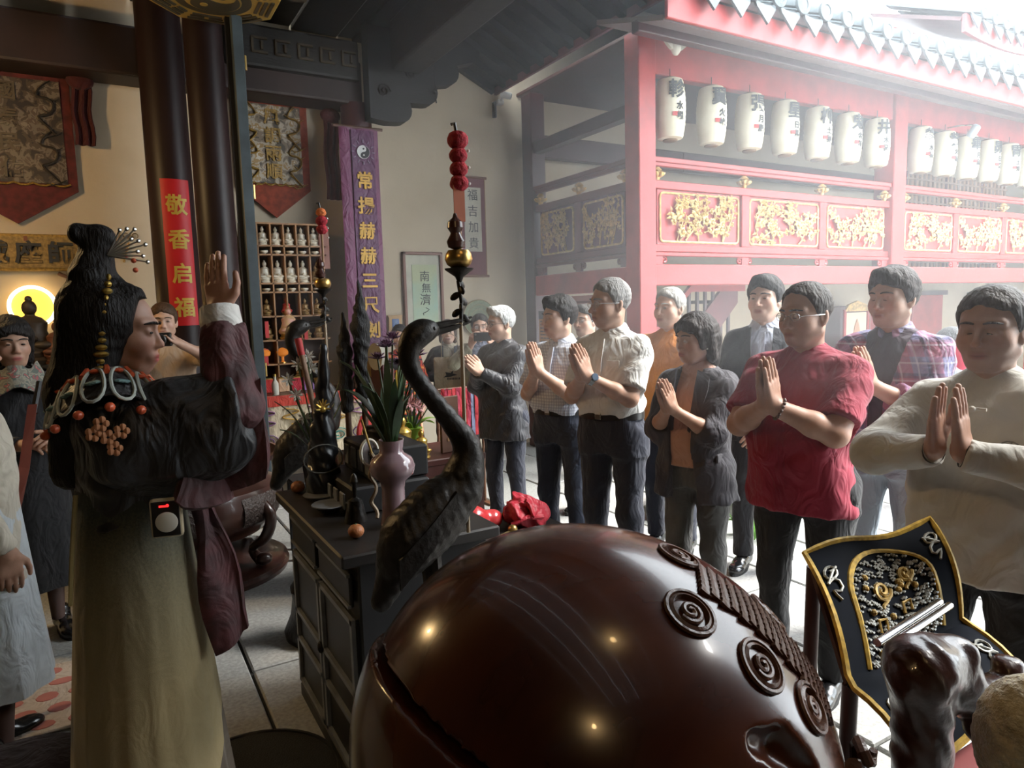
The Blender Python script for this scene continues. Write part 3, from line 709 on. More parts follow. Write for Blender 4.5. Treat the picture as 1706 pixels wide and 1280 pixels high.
def person(label, pos, rz, H=1.70, w=1., belly=0., tone=(.42, .25, .17), lip=(.33, .13, .11), female=False, hair='short', hc=(.02, .017, .015),
           top='shirt', tm=None, sleeve='short', hem=.93, bm_=None, pose='pray', hand=(.30, 1.22), elev=60., poleout=.6, glasses=None, belt=None,
           head=(0, 0, 0), res=1., eyes='open', extra=None, inner=None, collar=None, group=None, legs=True, arms=None, wristwear=None, skirt=False, flare=1., open_=.0, brow=None, spread=.0, wr=1., lapels=True, vopen=None):
    s = H/1.70; t = thing('person', label, 'person', pos, rz, group)
    h = .0046*res
    # ---- head
    hx, hy, hz = 0, .018, 1.568
    Rh = rotm(R_(head[0]), R_(head[1]), R_(head[2])); c0 = np.array((hx, hy, hz))
    neck = Rh.T @ (np.array((0, -.025, 1.385))-c0)
    f = head_field(h, female, 1.+(w-1)*.45, neck); V, Q = f.mesh(); C = head_colour(V, tone, lip, female, stubble=0 if female else .12)
    V = (V @ Rh.T+c0)*s; bodyV, bodyQ, bodyC = [V], [Q], [C]
    # ---- arms
    sh = .166*w; l1, l2 = .285, .245
    J = {}
    for sd in (-1, 1):
        S = np.array((sd*sh, -.012, 1.354)); a = (arms or {}).get(sd)
        if a is None:
            if pose == 'pray':
                W = np.array((sd*(.0165+spread), hand[0], hand[1])); al = R_(elev); d = np.array((-sd*spread*3, math.cos(al), math.sin(al))); pn = np.array((-sd, 0, 0)); wt = np.array((0, -math.sin(al), math.cos(al))); pole = (sd*poleout, -.35, -1); cu = .03
            else:
                W = np.array((sd*(sh+.05), .03, .86)); d = np.array((0, .08, -1)); pn = np.array((-sd, 0, 0)); wt = np.array((0, 1, 0)); pole = (sd*.3, -1, 0); cu = .22
        else: W, d, pn, wt, pole, cu = [np.array(q, float) if not np.isscalar(q) else q for q in a]
        J[sd] = (S, elbow(S, W, l1, l2, pole), W, d, pn, wt, cu)
    P = np.array([q for sd in (-1, 1) for q in J[sd][:3]])
    if sleeve == 'long': P = np.array([q for sd in (-1, 1) for q in (J[sd][2], J[sd][2]+unit(J[sd][1]-J[sd][2])*.06)])
    tips = np.array([J[sd][2]+unit(J[sd][3])*.20 for sd in (-1, 1)]); A = np.vstack([P, tips])
    def armblock(sds):
        pts = np.vstack([A[[i for i in range(len(P)) if (i < len(P)/2) == (sd < 0)]] for sd in sds]+[tips[[0 if sd < 0 else 1]] for sd in sds])
        f = Field(pts.min(0)-.075, pts.max(0)+.075, h*.92)
        for sd in sds:
            S, E, W, d, pn, wt, cu = J[sd]
            if sleeve != 'long': f.cap(S+(E-S)*.3, E, .046*wr, .041*wr, k=.0); f.cap(E, E+(W-E)*.35, .041*wr, .040*wr, k=.02)
            f.cap(E+(W-E)*.35, W, .040*wr, .0265*wr, k=.02); f.cap(W-unit(W-E)*.02, W+unit(d)*.02, .0265*wr, .026, k=.015)
            add_hand(f, W, d, pn, wt, .98 if female else 1.06, cu)
        V, Q = f.mesh(); n = sum(len(v) for v in bodyV); bodyV.append(V*s); bodyQ.append(Q+n)
        C = np.tile(np.array(tone, np.float32)*np.array((1.02, .97, .95), np.float32), (len(V), 1)); bodyC.append(C)
    if pose == 'pray' and arms is None: armblock((-1, 1))
    else: armblock((-1,)); armblock((1,))
    # chest stub so the skin runs on under the collar
    f = Field((-.26, -.16, 1.05), (.26, .16, 1.47), .012); f.loft([(1.08, 0, 0, .13*w, .085), (1.25, 0, 0, .15*w, .09), (1.34, 0, -.01, .13*w, .075), (1.41, 0, -.02, .07, .058), (1.45, 0, -.024, .05, .05)])
    V, Q = f.mesh(); n = sum(len(v) for v in bodyV); bodyV.append(V*s); bodyQ.append(Q+n); bodyC.append(np.tile(np.array(tone, np.float32), (len(V), 1)))
    me = npmesh('body', np.vstack(bodyV), np.vstack(bodyQ)); add_colour(me, np.vstack(bodyC)); me.materials.append(SKIN); body = inst('body', me, t)
    def hp(q): return (np.array(q, float) @ Rh.T+c0)*s
    # ---- eyes and brows
    for sd in (-1, 1):
        if eyes == 'open': e = MB().ell(hp((sd*.032, .0868, .0115)), np.array((.0105, .0045, .0040))*s, 10, 6, Rh @ rotm(0, 0, -sd*.25)); e.build('eye', EYEM, body, True)
        else: MB().tube([hp((sd*(.019+.007*i), .0895-.0014*i*i*.7, .0075-.0012*(2-abs(i-2)))) for i in range(5)], .0015*s, 5).build('eye', EYEM, body, True)
        bc = brow or (tuple(min(1, x*1.0+.01) for x in hc))
        MB().tube([hp((sd*(.012+.011*i), .0995-.0012*i*i*1.25, .036+.004*math.sin(i*.9))) for i in range(5)], [.0028*s, .0040*s, .0040*s, .0034*s, .002*s], 6).build('eyebrow', hairmat(bc), body, True)
    # ---- hair
    if hair:
        f = hair_field(.005*res, hair, 1.+(w-1)*.45); V, Q = f.mesh(); V = (V @ Rh.T+c0)*s
        me = npmesh('hair', V, Q); me.materials.append(hairmat(hc)); inst('hair', me, t)
    # ---- clothes
    hs = .0085*res
    def sleeves(f, r0, r1, r2, ln, k=.045):
        q_ = max(1., 1+(wr-1)*.9); r0, r1, r2 = r0*q_, r1*q_, r2*q_
        for sd in (-1, 1):
            S, E, W = J[sd][:3]; S2 = S+np.array((-sd*.022, 0, -.008))
            if ln == 'long': f.cap(S2, E, r0, r1, k=k); e = W-unit(W-E)*.005; f.cap(E, e, r1, r2, k=.03, cut=(e, W-E))
            elif ln == 'elbow':
                f.cap(S2, E, r0, r1, k=k); e = E+(W-E)*.30; f.cap(E, e, r1, r2*1.15, k=.03, cut=(e, W-E))
            elif ln == 'rolled':
                f.cap(S2, E, r0, r1, k=k); e = E+(W-E)*.55; f.cap(E, e, r1, r2*1.1, k=.03, cut=(e, W-E)); f.cap(e-unit(W-E)*.05, e, r1*.98, r1*.98, k=.004, cut=(e, W-E), cut2=(e-unit(W-E)*.05, E-W))
            elif ln == 'short': e = S+(E-S)*.80; f.cap(S2, e+(E-S)*.2, r0, r1*1.12, k=k, cut=(e, E-S))
    def garment(name, rows, sl, rr, m, shell=None, wr_=.0042, seed=0., k=.05, openv=None):
        pts = np.vstack([np.array([[-.24*w-.02, -.20, rows_min(rows)], [.24*w+.02, .22+belly, 1.48]])]+([np.array([J[sd][i] for sd in (-1, 1) for i in (0, 1, 2)])] if sl else []))
        lo, hi = pts.min(0)-.07, pts.max(0)+.07; lo[2] = max(lo[2], min(rows_min(rows), pts[2:, 2].min() if len(pts) > 2 else 9)-.09)
        f = Field(lo, hi, hs); f.loft(rows, k=.02)
        if sl: sleeves(f, *rr, sl, k=k)
        if wr_: f.wrinkle(wr_, 34., seed)
        if openv:
            zt, zb, w0, w1 = openv; x, y, z = f.ax[0][:, None, None], f.ax[1][None, :, None], f.ax[2][None, None, :]
            half = np.interp(f.ax[2], [.6, zb, zt, 1.5], [w1*1.8, w1, w0, w0*1.25]).astype(np.float32)[None, None, :]
            wedge = np.maximum(np.abs(x)-half, -(y-.0)); f.F = np.maximum(f.F, -wedge)
        V, Q = f.mesh(); me = npmesh(name, V*s, Q); me.materials.append(m); return inst(name, me, t)
    def rows_min(r): return min(q[0] for q in r)
    g = garment; rows = torso_rows(w, belly, hem, flare); sd_ = (pos[0]*7.3+pos[1]*3.1) % 6
    if top == 'shirt':
        shirt = g('shirt', rows, sleeve, (.064, .064, .046), tm, seed=sd_)
    elif top == 'tee': shirt = g('tshirt', rows, sleeve, (.066, .062, .045), tm, seed=sd_)
    elif top in ('suit', 'blazer'):
        g('shirt', torso_rows(w*.96, belly, .96), None, None, inner, wr_=.001, seed=sd_)
        big = [(z, cx, cy, rx*1.05, ry*1.08) for (z, cx, cy, rx, ry) in rows if z < 1.45]
        shirt = g('jacket', big, sleeve, (.068, .063, .048), tm, seed=sd_, openv=vopen or (1.40, .98, .055, .035 if top == 'suit' else .06))
        # lapels lying on the jacket front
        for sd in (-1, 1):
            pts = [[(sd*(.060+.0), .085, 1.425), (sd*.115, .062, 1.40)], [(sd*.058, .112, 1.34), (sd*.125, .098, 1.33)], [(sd*.052, .130, 1.25), (sd*.105, .118, 1.24)], [(sd*.040, .138+belly*.5, 1.12), (sd*.052, .138+belly*.5, 1.11)]]
            MB().sheet(np.array(pts)*s+np.array((0, .012, 0)), .010).build('lapel', tm, shirt, True) if lapels else None
    if open_ and top == 'shirt': pass
    # collar
    if collar:
        cm, kind = collar; n = 22; G = []
        for i in range(n):
            a = R_(-270+12+(360-24)*i/(n-1)) if kind != 'mandarin' else R_(-270+4+(352)*i/(n-1))
            ca, sa = math.cos(a), math.sin(a); fr = max(0, sa)
            if kind == 'mandarin': G.append([((.060*ca)*s, (-.020+.062*sa)*s, (1.432-.012*fr)*s), ((.056*ca)*s, (-.016+.060*sa)*s, (1.472-.014*fr)*s)])
            else: G.append([((.056*ca)*s, (-.018+.058*sa)*s, (1.478-.030*fr)*s), ((.066*ca)*s, (-.020+.070*sa)*s, (1.470-.036*fr)*s), ((.082*ca+.012*np.sign(ca)*fr)*s, (-.022+.090*sa)*s, (1.436-.062*fr*fr)*s)])
        MB().sheet(G, .005).build('collar', cm, shirt, True)
        if kind != 'mandarin' and lapels:
            fy = .122+belly*.3
            MB().sheet([[((-.016)*s, .098*s, 1.40*s), (-.016*s, (fy+.008)*s, 1.28*s), (-.016*s, (fy+.012+belly*.6)*s, 1.12*s), (-.016*s, (fy+.010+belly*.6)*s, 1.0*s)], [(.016*s, .098*s, 1.40*s), (.016*s, (fy+.008)*s, 1.28*s), (.016*s, (fy+.012+belly*.6)*s, 1.12*s), (.016*s, (fy+.010+belly*.6)*s, 1.0*s)]], .006).build('placket', cm, shirt, True)
    # ---- trousers / skirt, shoes
    if legs:
        if skirt:
            n = 40
            G = [[((.17+.05*u)*w*math.cos(a)*s*(1+.05*u*math.sin(9*a)), (.13+.06*u)*math.sin(a)*s*(1+.05*u*math.sin(9*a)), (1.02-.72*u)*s) for u in (0, .1, .25, .5, .75, 1)] for a in np.linspace(0, 2*math.pi, n, endpoint=False)]
            MB().sheet(G, .006, wrap=True).build('skirt', bm_, t, True)
            for sd in (-1, 1): MB().tube([(sd*.08*s, 0, .5*s), (sd*.08*s, .0, .3*s), (sd*.08*s, -.01, .08*s)], [.05*s, .045*s, .032*s], 10).build('leg', mat('stocking', (.10, .06, .05), .6), t, True)
        else:
            f = Field((-.27, -.19, .05), (.27, .24, 1.08), hs*1.1); b = belly
            f.loft([(.80, 0, -.002, .165*w, .110), (.88, 0, -.004, .172*w, .122), (.96, 0, .004+b*.3, .166*w, .116+b*.3), (1.02, 0, .008+b*.4, .160*w, .112+b*.4)], k=.02)
            for sd in (-1, 1):
                hip = (sd*.088*w, -.004, .86); kn = (sd*.098*w, .012, .47); an = (sd*.105*w, -.025, .065)
                f.cap(hip, kn, .092*w, .066, k=.05); f.cap(kn, an, .066, .056, k=.03, cut=(an, (0, 0, -1)))
            f.wrinkle(.0035, 26., sd_+2); f.plane((0, 0, .075), (0, 0, -1)); V, Q = f.mesh(); me = npmesh('trousers', V*s, Q); me.materials.append(bm_); tr = inst('trousers', me, t)
            if belt:
                n = 36; G = [[((.171*w)*math.cos(a)*s, (.006+b*.4)*s+(.122+b*.4)*math.sin(a)*s, z*s) for z in (.985, 1.02)] for a in np.linspace(0, 2*math.pi, n, endpoint=False)]
                MB().sheet(G, .006, wrap=True).build('belt', belt, tr, True); MB().box((0, (.133+b*.8)*s, 1.003*s), (.036*s, .010, .030*s)).build('buckle', mat('dull_buckle', (.16, .13, .10), .35, .8), tr, bevel=.004)
        up, so = shoe_mesh()
        for sd in (-1, 1):
            a = inst('shoe', up, t, (sd*.105*w*s, -.01, 0), (0, 0, -sd*.12), (s*1.02,)*3); inst('sole', so, a)
    # ---- glasses
    if glasses:
        gm = FRAMES if glasses == 'silver' else FRAMEM; gb = MB()
        for sd in (-1, 1):
            gb.tube([hp((sd*.034+.022*math.cos(a), .1005-.004*abs(math.cos(a)), .012+.016*math.sin(a))) for a in np.linspace(0, 2*math.pi, 16, endpoint=False)], .0014*s, 6, closed=True)
            gb.tube([hp((sd*.056, .098, .014)), hp((sd*.079*(1+(w-1)*.4), .06, .014)), hp((sd*.083*(1+(w-1)*.4), -.01, .010))], .0014*s, 6)
        gb.tube([hp((-.012, .101, .014)), hp((0, .109, .018)), hp((.012, .101, .014))], .0014*s, 6); go = gb.build('glasses', gm, t, True)
        for sd in (-1, 1): MB().prism([(.021*math.cos(a), .0155*math.sin(a)) for a in np.linspace(0, 2*math.pi, 16, endpoint=False)], .001, Rh @ rotm(math.pi/2, 0, 0), hp((sd*.034, .0985, .012))).build('lens', LENS, go)
    if wristwear:
        for sd, kind in wristwear:
            S, E, W = J[sd][:3]; u = unit(E-W); c = (W+u*.025); a_ = unit(np.cross(u, (0, 0, 1))); b_ = np.cross(u, a_)
            if kind == 'watch':
                n = 18; G = [[((c+u*o+.032*wr*(math.cos(q)*a_+math.sin(q)*b_))*s) for o in (-.010, .010)] for q in np.linspace(0, 2*math.pi, n, endpoint=False)]
                wo = MB().sheet(G, .004, wrap=True).build('wristwatch', mat('steel_watch', (.35, .36, .38), .25, .9), t, True)
                out = unit(np.array((sd*1., .3, .2))-u*np.dot(np.array((sd*1., .3, .2)), u)); e1 = np.cross(u, out); Rm = np.stack([u, e1, out], 1)
                MB().lathe([(.019, 0), (.020, .006), (.017, .009)], 18, (c+out*.032*wr)*s, R=Rm).build('dial', mat('watch_dial', (.08, .12, .18), .15), wo, True)
            elif kind == 'beads':
                bd = MB()
                for q in np.linspace(0, 2*math.pi, 16, endpoint=False): bd.ell((c+.034*wr*(math.cos(q)*a_+math.sin(q)*b_))*s, .0068, 8, 6)
                bd.build('bead_bracelet', mat('dark_beads', (.10, .05, .035), .25), t, True)
    t['_s'] = s
    if extra: extra(t, s, hp, J)
    del t['_s']
    return t
FACE = R_(112)
white_shirt = cloth('white_cotton', (.66, .65, .62)); navy = cloth('navy_twill', (.020, .023, .038)); blackt = cloth('black_twill', (.012, .012, .014))
jkt = cloth('charcoal_nylon', (.028, .028, .034), rough=.5); gjkt = cloth('grey_blazer_wool', (.062, .058, .068)); greyt = cloth('grey_trouser_wool', (.10, .098, .095))
crimson = cloth('crimson_linen', (.27, .012, .036)); peach = cloth('peach_knit', (.48, .27, .20)); orange = cloth('orange_cotton', (.62, .22, .035))
ltblue = cloth('pale_blue_denim', (.33, .38, .43)); blueshirt = cloth('pale_blue_poplin', (.52, .57, .68)); suitm = cloth('black_suit_wool', (.022, .022, .026))
gingham = checkmat('gingham_check', (.62, .64, .68), [(.018, .009, (.30, .32, .42), .5, 0.)])
plaid = checkmat('blue_red_plaid', (.20, .19, .33), [(.15, .07, (.36, .07, .11), .55, 0.), (.15, .022, (.04, .04, .10), .6, .09), (.075, .008, (.55, .52, .6), .5, .03)])
ivory = cloth('ivory_jacket_cotton', (.54, .52, .47), fold=.3); darktee = cloth('plum_tee', (.045, .025, .04))
BELT = mat('black_belt_leather', (.012, .011, .01), .35)
TAN = (.44, .265, .185); PALE = (.52, .33, .24); DEEP = (.39, .225, .155)

person('white-haired man in glasses and charcoal zip jacket praying, farthest left in the row', (2.47, 4.35, 0), FACE, 1.615, w=1.10, belly=.03, tone=PALE, hair='short', hc=(.62, .63, .62), brow=(.25, .24, .23), tm=jkt, sleeve='long', hem=.70, flare=1.04, bm_=navy, hand=(.28, 1.23), elev=38, glasses='dark', head=(-4, 0, -22), collar=(jkt, 'mandarin'), wristwear=[(-1, 'watch')])
def pocketpen(t, s, hp, J):
    MB().sheet([[(-.11*s, .118*s, 1.22*s), (-.11*s, .118*s, 1.29*s)], [(-.045*s, .134*s, 1.22*s), (-.045*s, .132*s, 1.29*s)]], .006).build('chest_pocket', white_shirt, t)
person('dark-haired man in small-check short-sleeved shirt with palms pressed together', (2.38, 3.475, 0), FACE, 1.66, w=1.08, belly=.035, tone=PALE, hair='thick', hc=(.02, .017, .016), tm=gingham, sleeve='short', hem=.99, bm_=cloth('dark_denim', (.028, .034, .055)), hand=(.26, 1.26), elev=70, head=(-2, 0, -24), collar=(blueshirt, 'shirt'), belt=BELT, eyes='closed', wr=1.08)
person('grey-haired man in white short-sleeved shirt and navy trousers praying', (2.33, 2.92, 0), FACE, 1.74, w=1.06, belly=.02, tone=TAN, hair='crop', hc=(.30, .29, .28), tm=white_shirt, sleeve='short', hem=.99, bm_=navy, hand=(.27, 1.22), elev=57, glasses='silver', head=(-3, 0, -28), collar=(white_shirt, 'shirt'), belt=BELT, wristwear=[(-1, 'watch')], eyes='closed', extra=pocketpen)
def earring(t, s, hp, J): MB().ell(hp((-.083, -.005, -.038)), .006*s).build('earring', mat('pearl', (.7, .68, .62), .2), t, True); MB().box((-.175*s, .06*s, .98*s), (.012, .11*s, .045*s)).build('pocket_flap', gjkt, t, bevel=.004)
person('short-haired woman in grey blazer and peach top praying', (2.42, 2.39, 0), R_(106), 1.545, w=1.05, belly=.03, tone=TAN, lip=(.36, .10, .09), female=True, hair='bob', hc=(.035, .025, .022), top='blazer', tm=gjkt, inner=peach, sleeve='elbow', hem=.74, flare=1.1, bm_=greyt, hand=(.27, 1.24), elev=60, head=(-4, 0, -20), eyes='closed', wr=.92, extra=earring)
def slit(t, s, hp, J):
    for sd in (-1, 1): MB().prism([(-.014*s, 0), (.014*s, 0), (0, .10*s)], .02, rotm(math.pi/2, 0, math.pi/2), (sd*.228*s, .02, .792*s)).build('side_slit', blackt, t)
person('balding man in loose crimson shirt and black trousers praying', (2.395, 1.775, 0), R_(102), 1.665, w=1.20, belly=.07, tone=DEEP, hair='thin', hc=(.07, .06, .055), tm=crimson, sleeve='short', hem=.79, flare=1.02, bm_=blackt, hand=(.30, 1.24), elev=78, poleout=.95, glasses='silver', head=(-5, 0, -14), collar=(crimson, 'mandarin'), wristwear=[(-1, 'beads')], eyes='closed', wr=1.18, extra=None)
person('young man in open blue and red plaid shirt over dark tee', (3.04, 1.81, 0), R_(102), 1.725, w=1.14, belly=.03, tone=TAN, hair='thick', hc=(.05, .035, .028), top='suit', lapels=False, vopen=(1.40, 1.12, .085, .03), tm=plaid, inner=darktee, sleeve='rolled', hem=.86, bm_=ltblue, hand=(.28, 1.22), elev=55, head=(-3, 0, -14), eyes='closed', wr=1.08, collar=(plaid, 'shirt'))
s7 = .17
person('young man in black suit and open white collar, hands clasped in front', (3.285, 2.71, 0), R_(122), 1.74, w=1.06, tone=PALE, hair='thick', hc=(.022, .018, .016), top='suit', tm=suitm, inner=blueshirt, sleeve='long', hem=.78, bm_=suitm, head=(2, 0, -12), collar=(blueshirt, 'shirt'), vopen=(1.40, 1.02, .075, .05),
       arms={-1: ((-.035, .235, .93), (.5, .25, -.85), (.3, -.9, 0), (.6, .3, .5), (-1, -.6, .2), .18), 1: ((.05, .20, .95), (-.5, .35, -.8), (-.3, -.9, 0), (-.6, .3, .5), (1, -.6, .2), .18)}, pose='hold')
person('white-haired older man in orange shirt standing behind the white shirt', (3.10, 3.29, 0), R_(115), 1.70, w=1.08, belly=.03, tone=PALE, hair='crop', hc=(.50, .48, .45), tm=orange, sleeve='short', hem=.86, bm_=navy, pose='side', head=(0, 0, -14), collar=(orange, 'mandarin'), res=1.3)
person('man in dark-rimmed glasses and white shirt half hidden behind the row', (3.16, 4.26, 0), R_(125), 1.61, w=1.10, belly=.03, tone=PALE, hair='short', hc=(.06, .055, .05), tm=white_shirt, sleeve='short', hem=.90, bm_=navy, pose='side', glasses='dark', head=(0, 0, -20), collar=(white_shirt, 'shirt'), res=1.3)
def jacket9(t, s, hp, J):
    e = thing_part = MB()
    for k in range(3):
        r = .030-.009*k; e.tube([((-.095+r*math.cos(a))*s, (.118+.024)*s, (1.235+r*math.sin(a))*s) for a in np.linspace(0, 2*math.pi, 14, endpoint=False)], .0022, 5, closed=True)
    for k in range(5): e.tube([((-.095+.01*math.cos(k*1.26))*s, .143*s, (1.235+.01*math.sin(k*1.26))*s), ((-.095+.028*math.cos(k*1.26+.5))*s, .141*s, (1.235+.028*math.sin(k*1.26+.5))*s)], .0022, 5)
    e.build('embroidered_emblem', mat('grey_thread', (.22, .22, .20), .8), t)
    for z in (1.35, 1.24, 1.13):
        MB().tube([(-.035*s, (.145+.17*max(0, 1.3-z))*s, z*s), (.035*s, (.145+.17*max(0, 1.3-z))*s, z*s)], .005, 6).ell((0, (.151+.17*max(0, 1.3-z))*s, z*s), .009).build('frog_button', ivory, t, True)
    for sd in (-1, 1): MB().sheet([[(sd*.06*s, (.152)*s, .93*s), (sd*.06*s, .152*s, .945*s)], [(sd*.15*s, .112*s, .95*s), (sd*.15*s, .112*s, .965*s)]], .006).build('pocket_welt', mat('grey_thread', (.22, .22, .20), .8), t)
    W = J[1][2]*s; E_ = J[1][1]*s; u = unit(E_-W); MB().tube([W+u*.0, W+u*.05], [.036, .041], 16, caps=False).build('cuff', blackt, t, True)
    W = J[-1][2]*s; E_ = J[-1][1]*s; u = unit(E_-W); MB().tube([W+u*.0, W+u*.05], [.036, .041], 16, caps=False).build('cuff', blackt, t, True)
person('man in ivory mandarin-collar jacket praying, nearest on the right', (2.21, 1.02, 0), R_(99), 1.62, w=1.16, belly=.06, tone=DEEP, hair='crop', hc=(.10, .09, .085), tm=ivory, sleeve='long', hem=.82, bm_=blackt, hand=(.33, 1.25), elev=86, poleout=2.2, head=(-4, 0, -2), collar=(ivory, 'mandarin'), spread=.018, eyes='closed', extra=jacket9)

# ---- visitors in the background
def fore(W, d, pn, wt, pole, cu=.25): return (W, d, pn, wt, pole, cu)
person('woman with brown fringe in charcoal blazer carrying the canvas tote', (2.87, 6.12, 0), R_(155), 1.50, tone=(.56, .37, .28), female=True, hair='bob', hc=(.09, .05, .03), top='blazer', tm=cloth('slate_blazer', (.045, .048, .06)), inner=cloth('cream_knit', (.45, .40, .30)), sleeve='long', hem=.80, bm_=blackt, pose='hold', res=1.5,
       arms={-1: fore((-.14, .20, 1.08), (.6, .6, -.3), (1, 0, 0), (0, 0, 1), (-1, -.8, -.6), .5), 1: fore((.14, .18, 1.10), (-.6, .6, -.3), (-1, 0, 0), (0, 0, 1), (1, -.8, -.6), .5)})
person('man in olive vest and dark check shirt filming with his phone', (2.95, 5.60, 0), R_(154), 1.555, w=1.05, tone=TAN, hair='short', hc=(.03, .025, .022), top='suit', lapels=False, tm=cloth('olive_vest', (.22, .20, .13)), inner=checkmat('dark_check', (.05, .055, .09), [(.04, .02, (.20, .22, .28), .5, 0)]), sleeve='long', hem=.84, bm_=blackt, glasses='dark', pose='hold', res=1.5, vopen=(1.4, 1.0, .09, .09),
       arms={-1: fore((-.105, .30, 1.40), (.15, .15, 1), (.6, -.3, 0), (.9, 0, .4), (-1, -.2, -1), .5), 1: fore((.105, .30, 1.40), (-.15, .15, 1), (-.6, -.3, 0), (-.9, 0, .4), (1, -.2, -1), .5)})
person('woman in flame-print dress behind the flowers', (2.30, 5.92, 0), R_(150), 1.48, tone=(.50, .31, .22), female=True, hair='tied', hc=(.02, .018, .016), top='shirt', tm=blotmat('flame_print', [(.02, .02, .025), (.02, .02, .025), (.5, .05, .03), (.75, .28, .06), (.75, .55, .35)], 16), sleeve='long', hem=.9, bm_=bpy.data.materials['flame_print'], skirt=True, pose='side', res=1.5)
scarfm = blotmat('floral_scarf', [(.20, .19, .15), (.28, .26, .20), (.12, .14, .12), (.35, .10, .10), (.4, .38, .3)], 30)
def scarf(t, s, hp, J): MB().sheet([[((.10+.05*u)*math.cos(a)*s, (-.01+(.09+.07*u)*math.sin(a))*s, (1.46-.12*u+.02*math.sin(5*a))*s) for u in (0, .35, .7, 1)] for a in np.linspace(0, 2*math.pi, 30, endpoint=False)], .008, wrap=True).build('scarf', scarfm, t, True)
person('dark-haired woman in black with a floral scarf under the glowing halo', (-.40, 4.15, 0), R_(188), 1.62, tone=TAN, lip=(.35, .08, .07), female=True, hair='bob', hc=(.018, .015, .014), tm=blackt, sleeve='long', hem=.72, bm_=blackt, skirt=True, pose='hold', head=(-6, 0, 8), res=1.25, extra=scarf,
       arms={-1: fore((-.13, .25, 1.10), (.3, .7, .1), (.7, 0, -.6), (.2, .2, .9), (-1, -.8, -.6), .5), 1: fore((.02, .26, 1.08), (-.6, .6, .1), (-.5, 0, -.8), (0, .2, .9), (1, -.8, -.6), .5)})
person('woman in cream cardigan and pale skirt cut off at the left edge', (-.45, 3.05, 0), R_(-70), 1.62, tone=TAN, female=True, hair='long', hc=(.02, .018, .016), top='shirt', tm=cloth('cream_cardigan', (.62, .56, .45)), sleeve='long', hem=.72, bm_=cloth('pale_blue_skirt', (.60, .64, .66)), skirt=True, pose='side', res=1.4)
person('visitor in beige top raising a camera behind the costumed woman', (.36, 5.42, 0), R_(172), 1.70, tone=PALE, female=True, hair='tied', hc=(.10, .055, .03), tm=cloth('pale_beige_top', (.42, .30, .20)), sleeve='short', hem=.86, bm_=navy, pose='hold', res=1.5,
       arms={-1: fore((-.11, .32, 1.43), (.5, .3, .6), (.7, 0, -.3), (.5, 0, -.8), (-1, -.2, -.6), .5), 1: fore((.07, .30, 1.42), (-.5, .3, .6), (-.7, 0, -.3), (-.5, 0, -.8), (1, -.2, -.6), .5)})
person('small visitor in grey-blue seen between the plaid shirt and ivory jacket', (5.50, 2.82, 0), R_(200), 1.36, tone=TAN, female=True, hair='bob', hc=(.12, .12, .12), tm=cloth('grey_blue_top', (.30, .33, .38)), sleeve='long', hem=.8, bm_=navy, pose='side', res=2.)

# ---- things carried
tb = thing('tote_bag', 'beige canvas tote bag with dark bird print', 'bag', (2.77, 5.88, .83), R_(155-180))
MB().box((0, 0, .17), (.31, .05, .34)).build('bag_body', cloth('beige_canvas', (.50, .43, .30)), tb, bevel=.015)
for s_ in (-1, 1): MB().tube(bez([(-.08, s_*.02, .33), (-.07, s_*.02, .50), (0, s_*.02, .56), (.07, s_*.02, .50), (.08, s_*.02, .33)], 14), .008, 6, flat=.5).build('handle', cloth('beige_canvas', (.50, .43, .30)), tb, True)
pr = MB().prism([(-.07, -.02), (-.04, .0), (-.05, .03), (0, .02), (.03, .05), (.02, .015), (.06, .0), (.0, -.015)], .003, rotm(math.pi/2, 0, 0), (0, -.027, .17))
for k in range(9): pr.box((-.03+.014*k, -.027, .135), (.008, .003, .018))
pr.build('print', INK, tb)
ph = thing('phone', 'black phone held sideways by the filming man', 'phone', (2.80, 5.27, 1.33), R_(154))
MB().box((0, 0, .04), (.155, .009, .075)).build('case', BLACK, ph, bevel=.003); MB().lathe([(.010, 0), (.010, .004)], 12, (.06, .0045, .06), R=rotm(-math.pi/2, 0, 0)).build('camera_lens', CHROME, ph)
cmr = thing('camera_device', 'black camera held up before a visitor face', 'camera', (.31, 5.06, 1.42), R_(172))
MB().box((0, 0, .045), (.13, .06, .09)).build('camera_body', BLACK, cmr, bevel=.01); MB().lathe([(.035, 0), (.036, .05), (.03, .055)], 18, (0, .03, .045), R=rotm(-math.pi/2, 0, 0)).build('lens_barrel', BLACK, cmr, True)
ws = thing('wooden_sword', 'red-brown wooden sword pointing down beside the woman in black', 'sword', (-.335, 3.87, 0))
MB().sheet([[(.0, 0, 1.22), (-.05, -.1, .95), (-.14, -.3, .55), (-.20, -.42, .36)], [(.035, 0, 1.22), (-.01, -.1, .94), (-.11, -.3, .53), (-.185, -.43, .33)]], .018).build('blade', mat('red_wood', (.20, .045, .028), .4), ws); MB().tube([(.02, 0, 1.18), (.05, .06, 1.32)], .015, 8).build('grip', BLACK, ws, True)
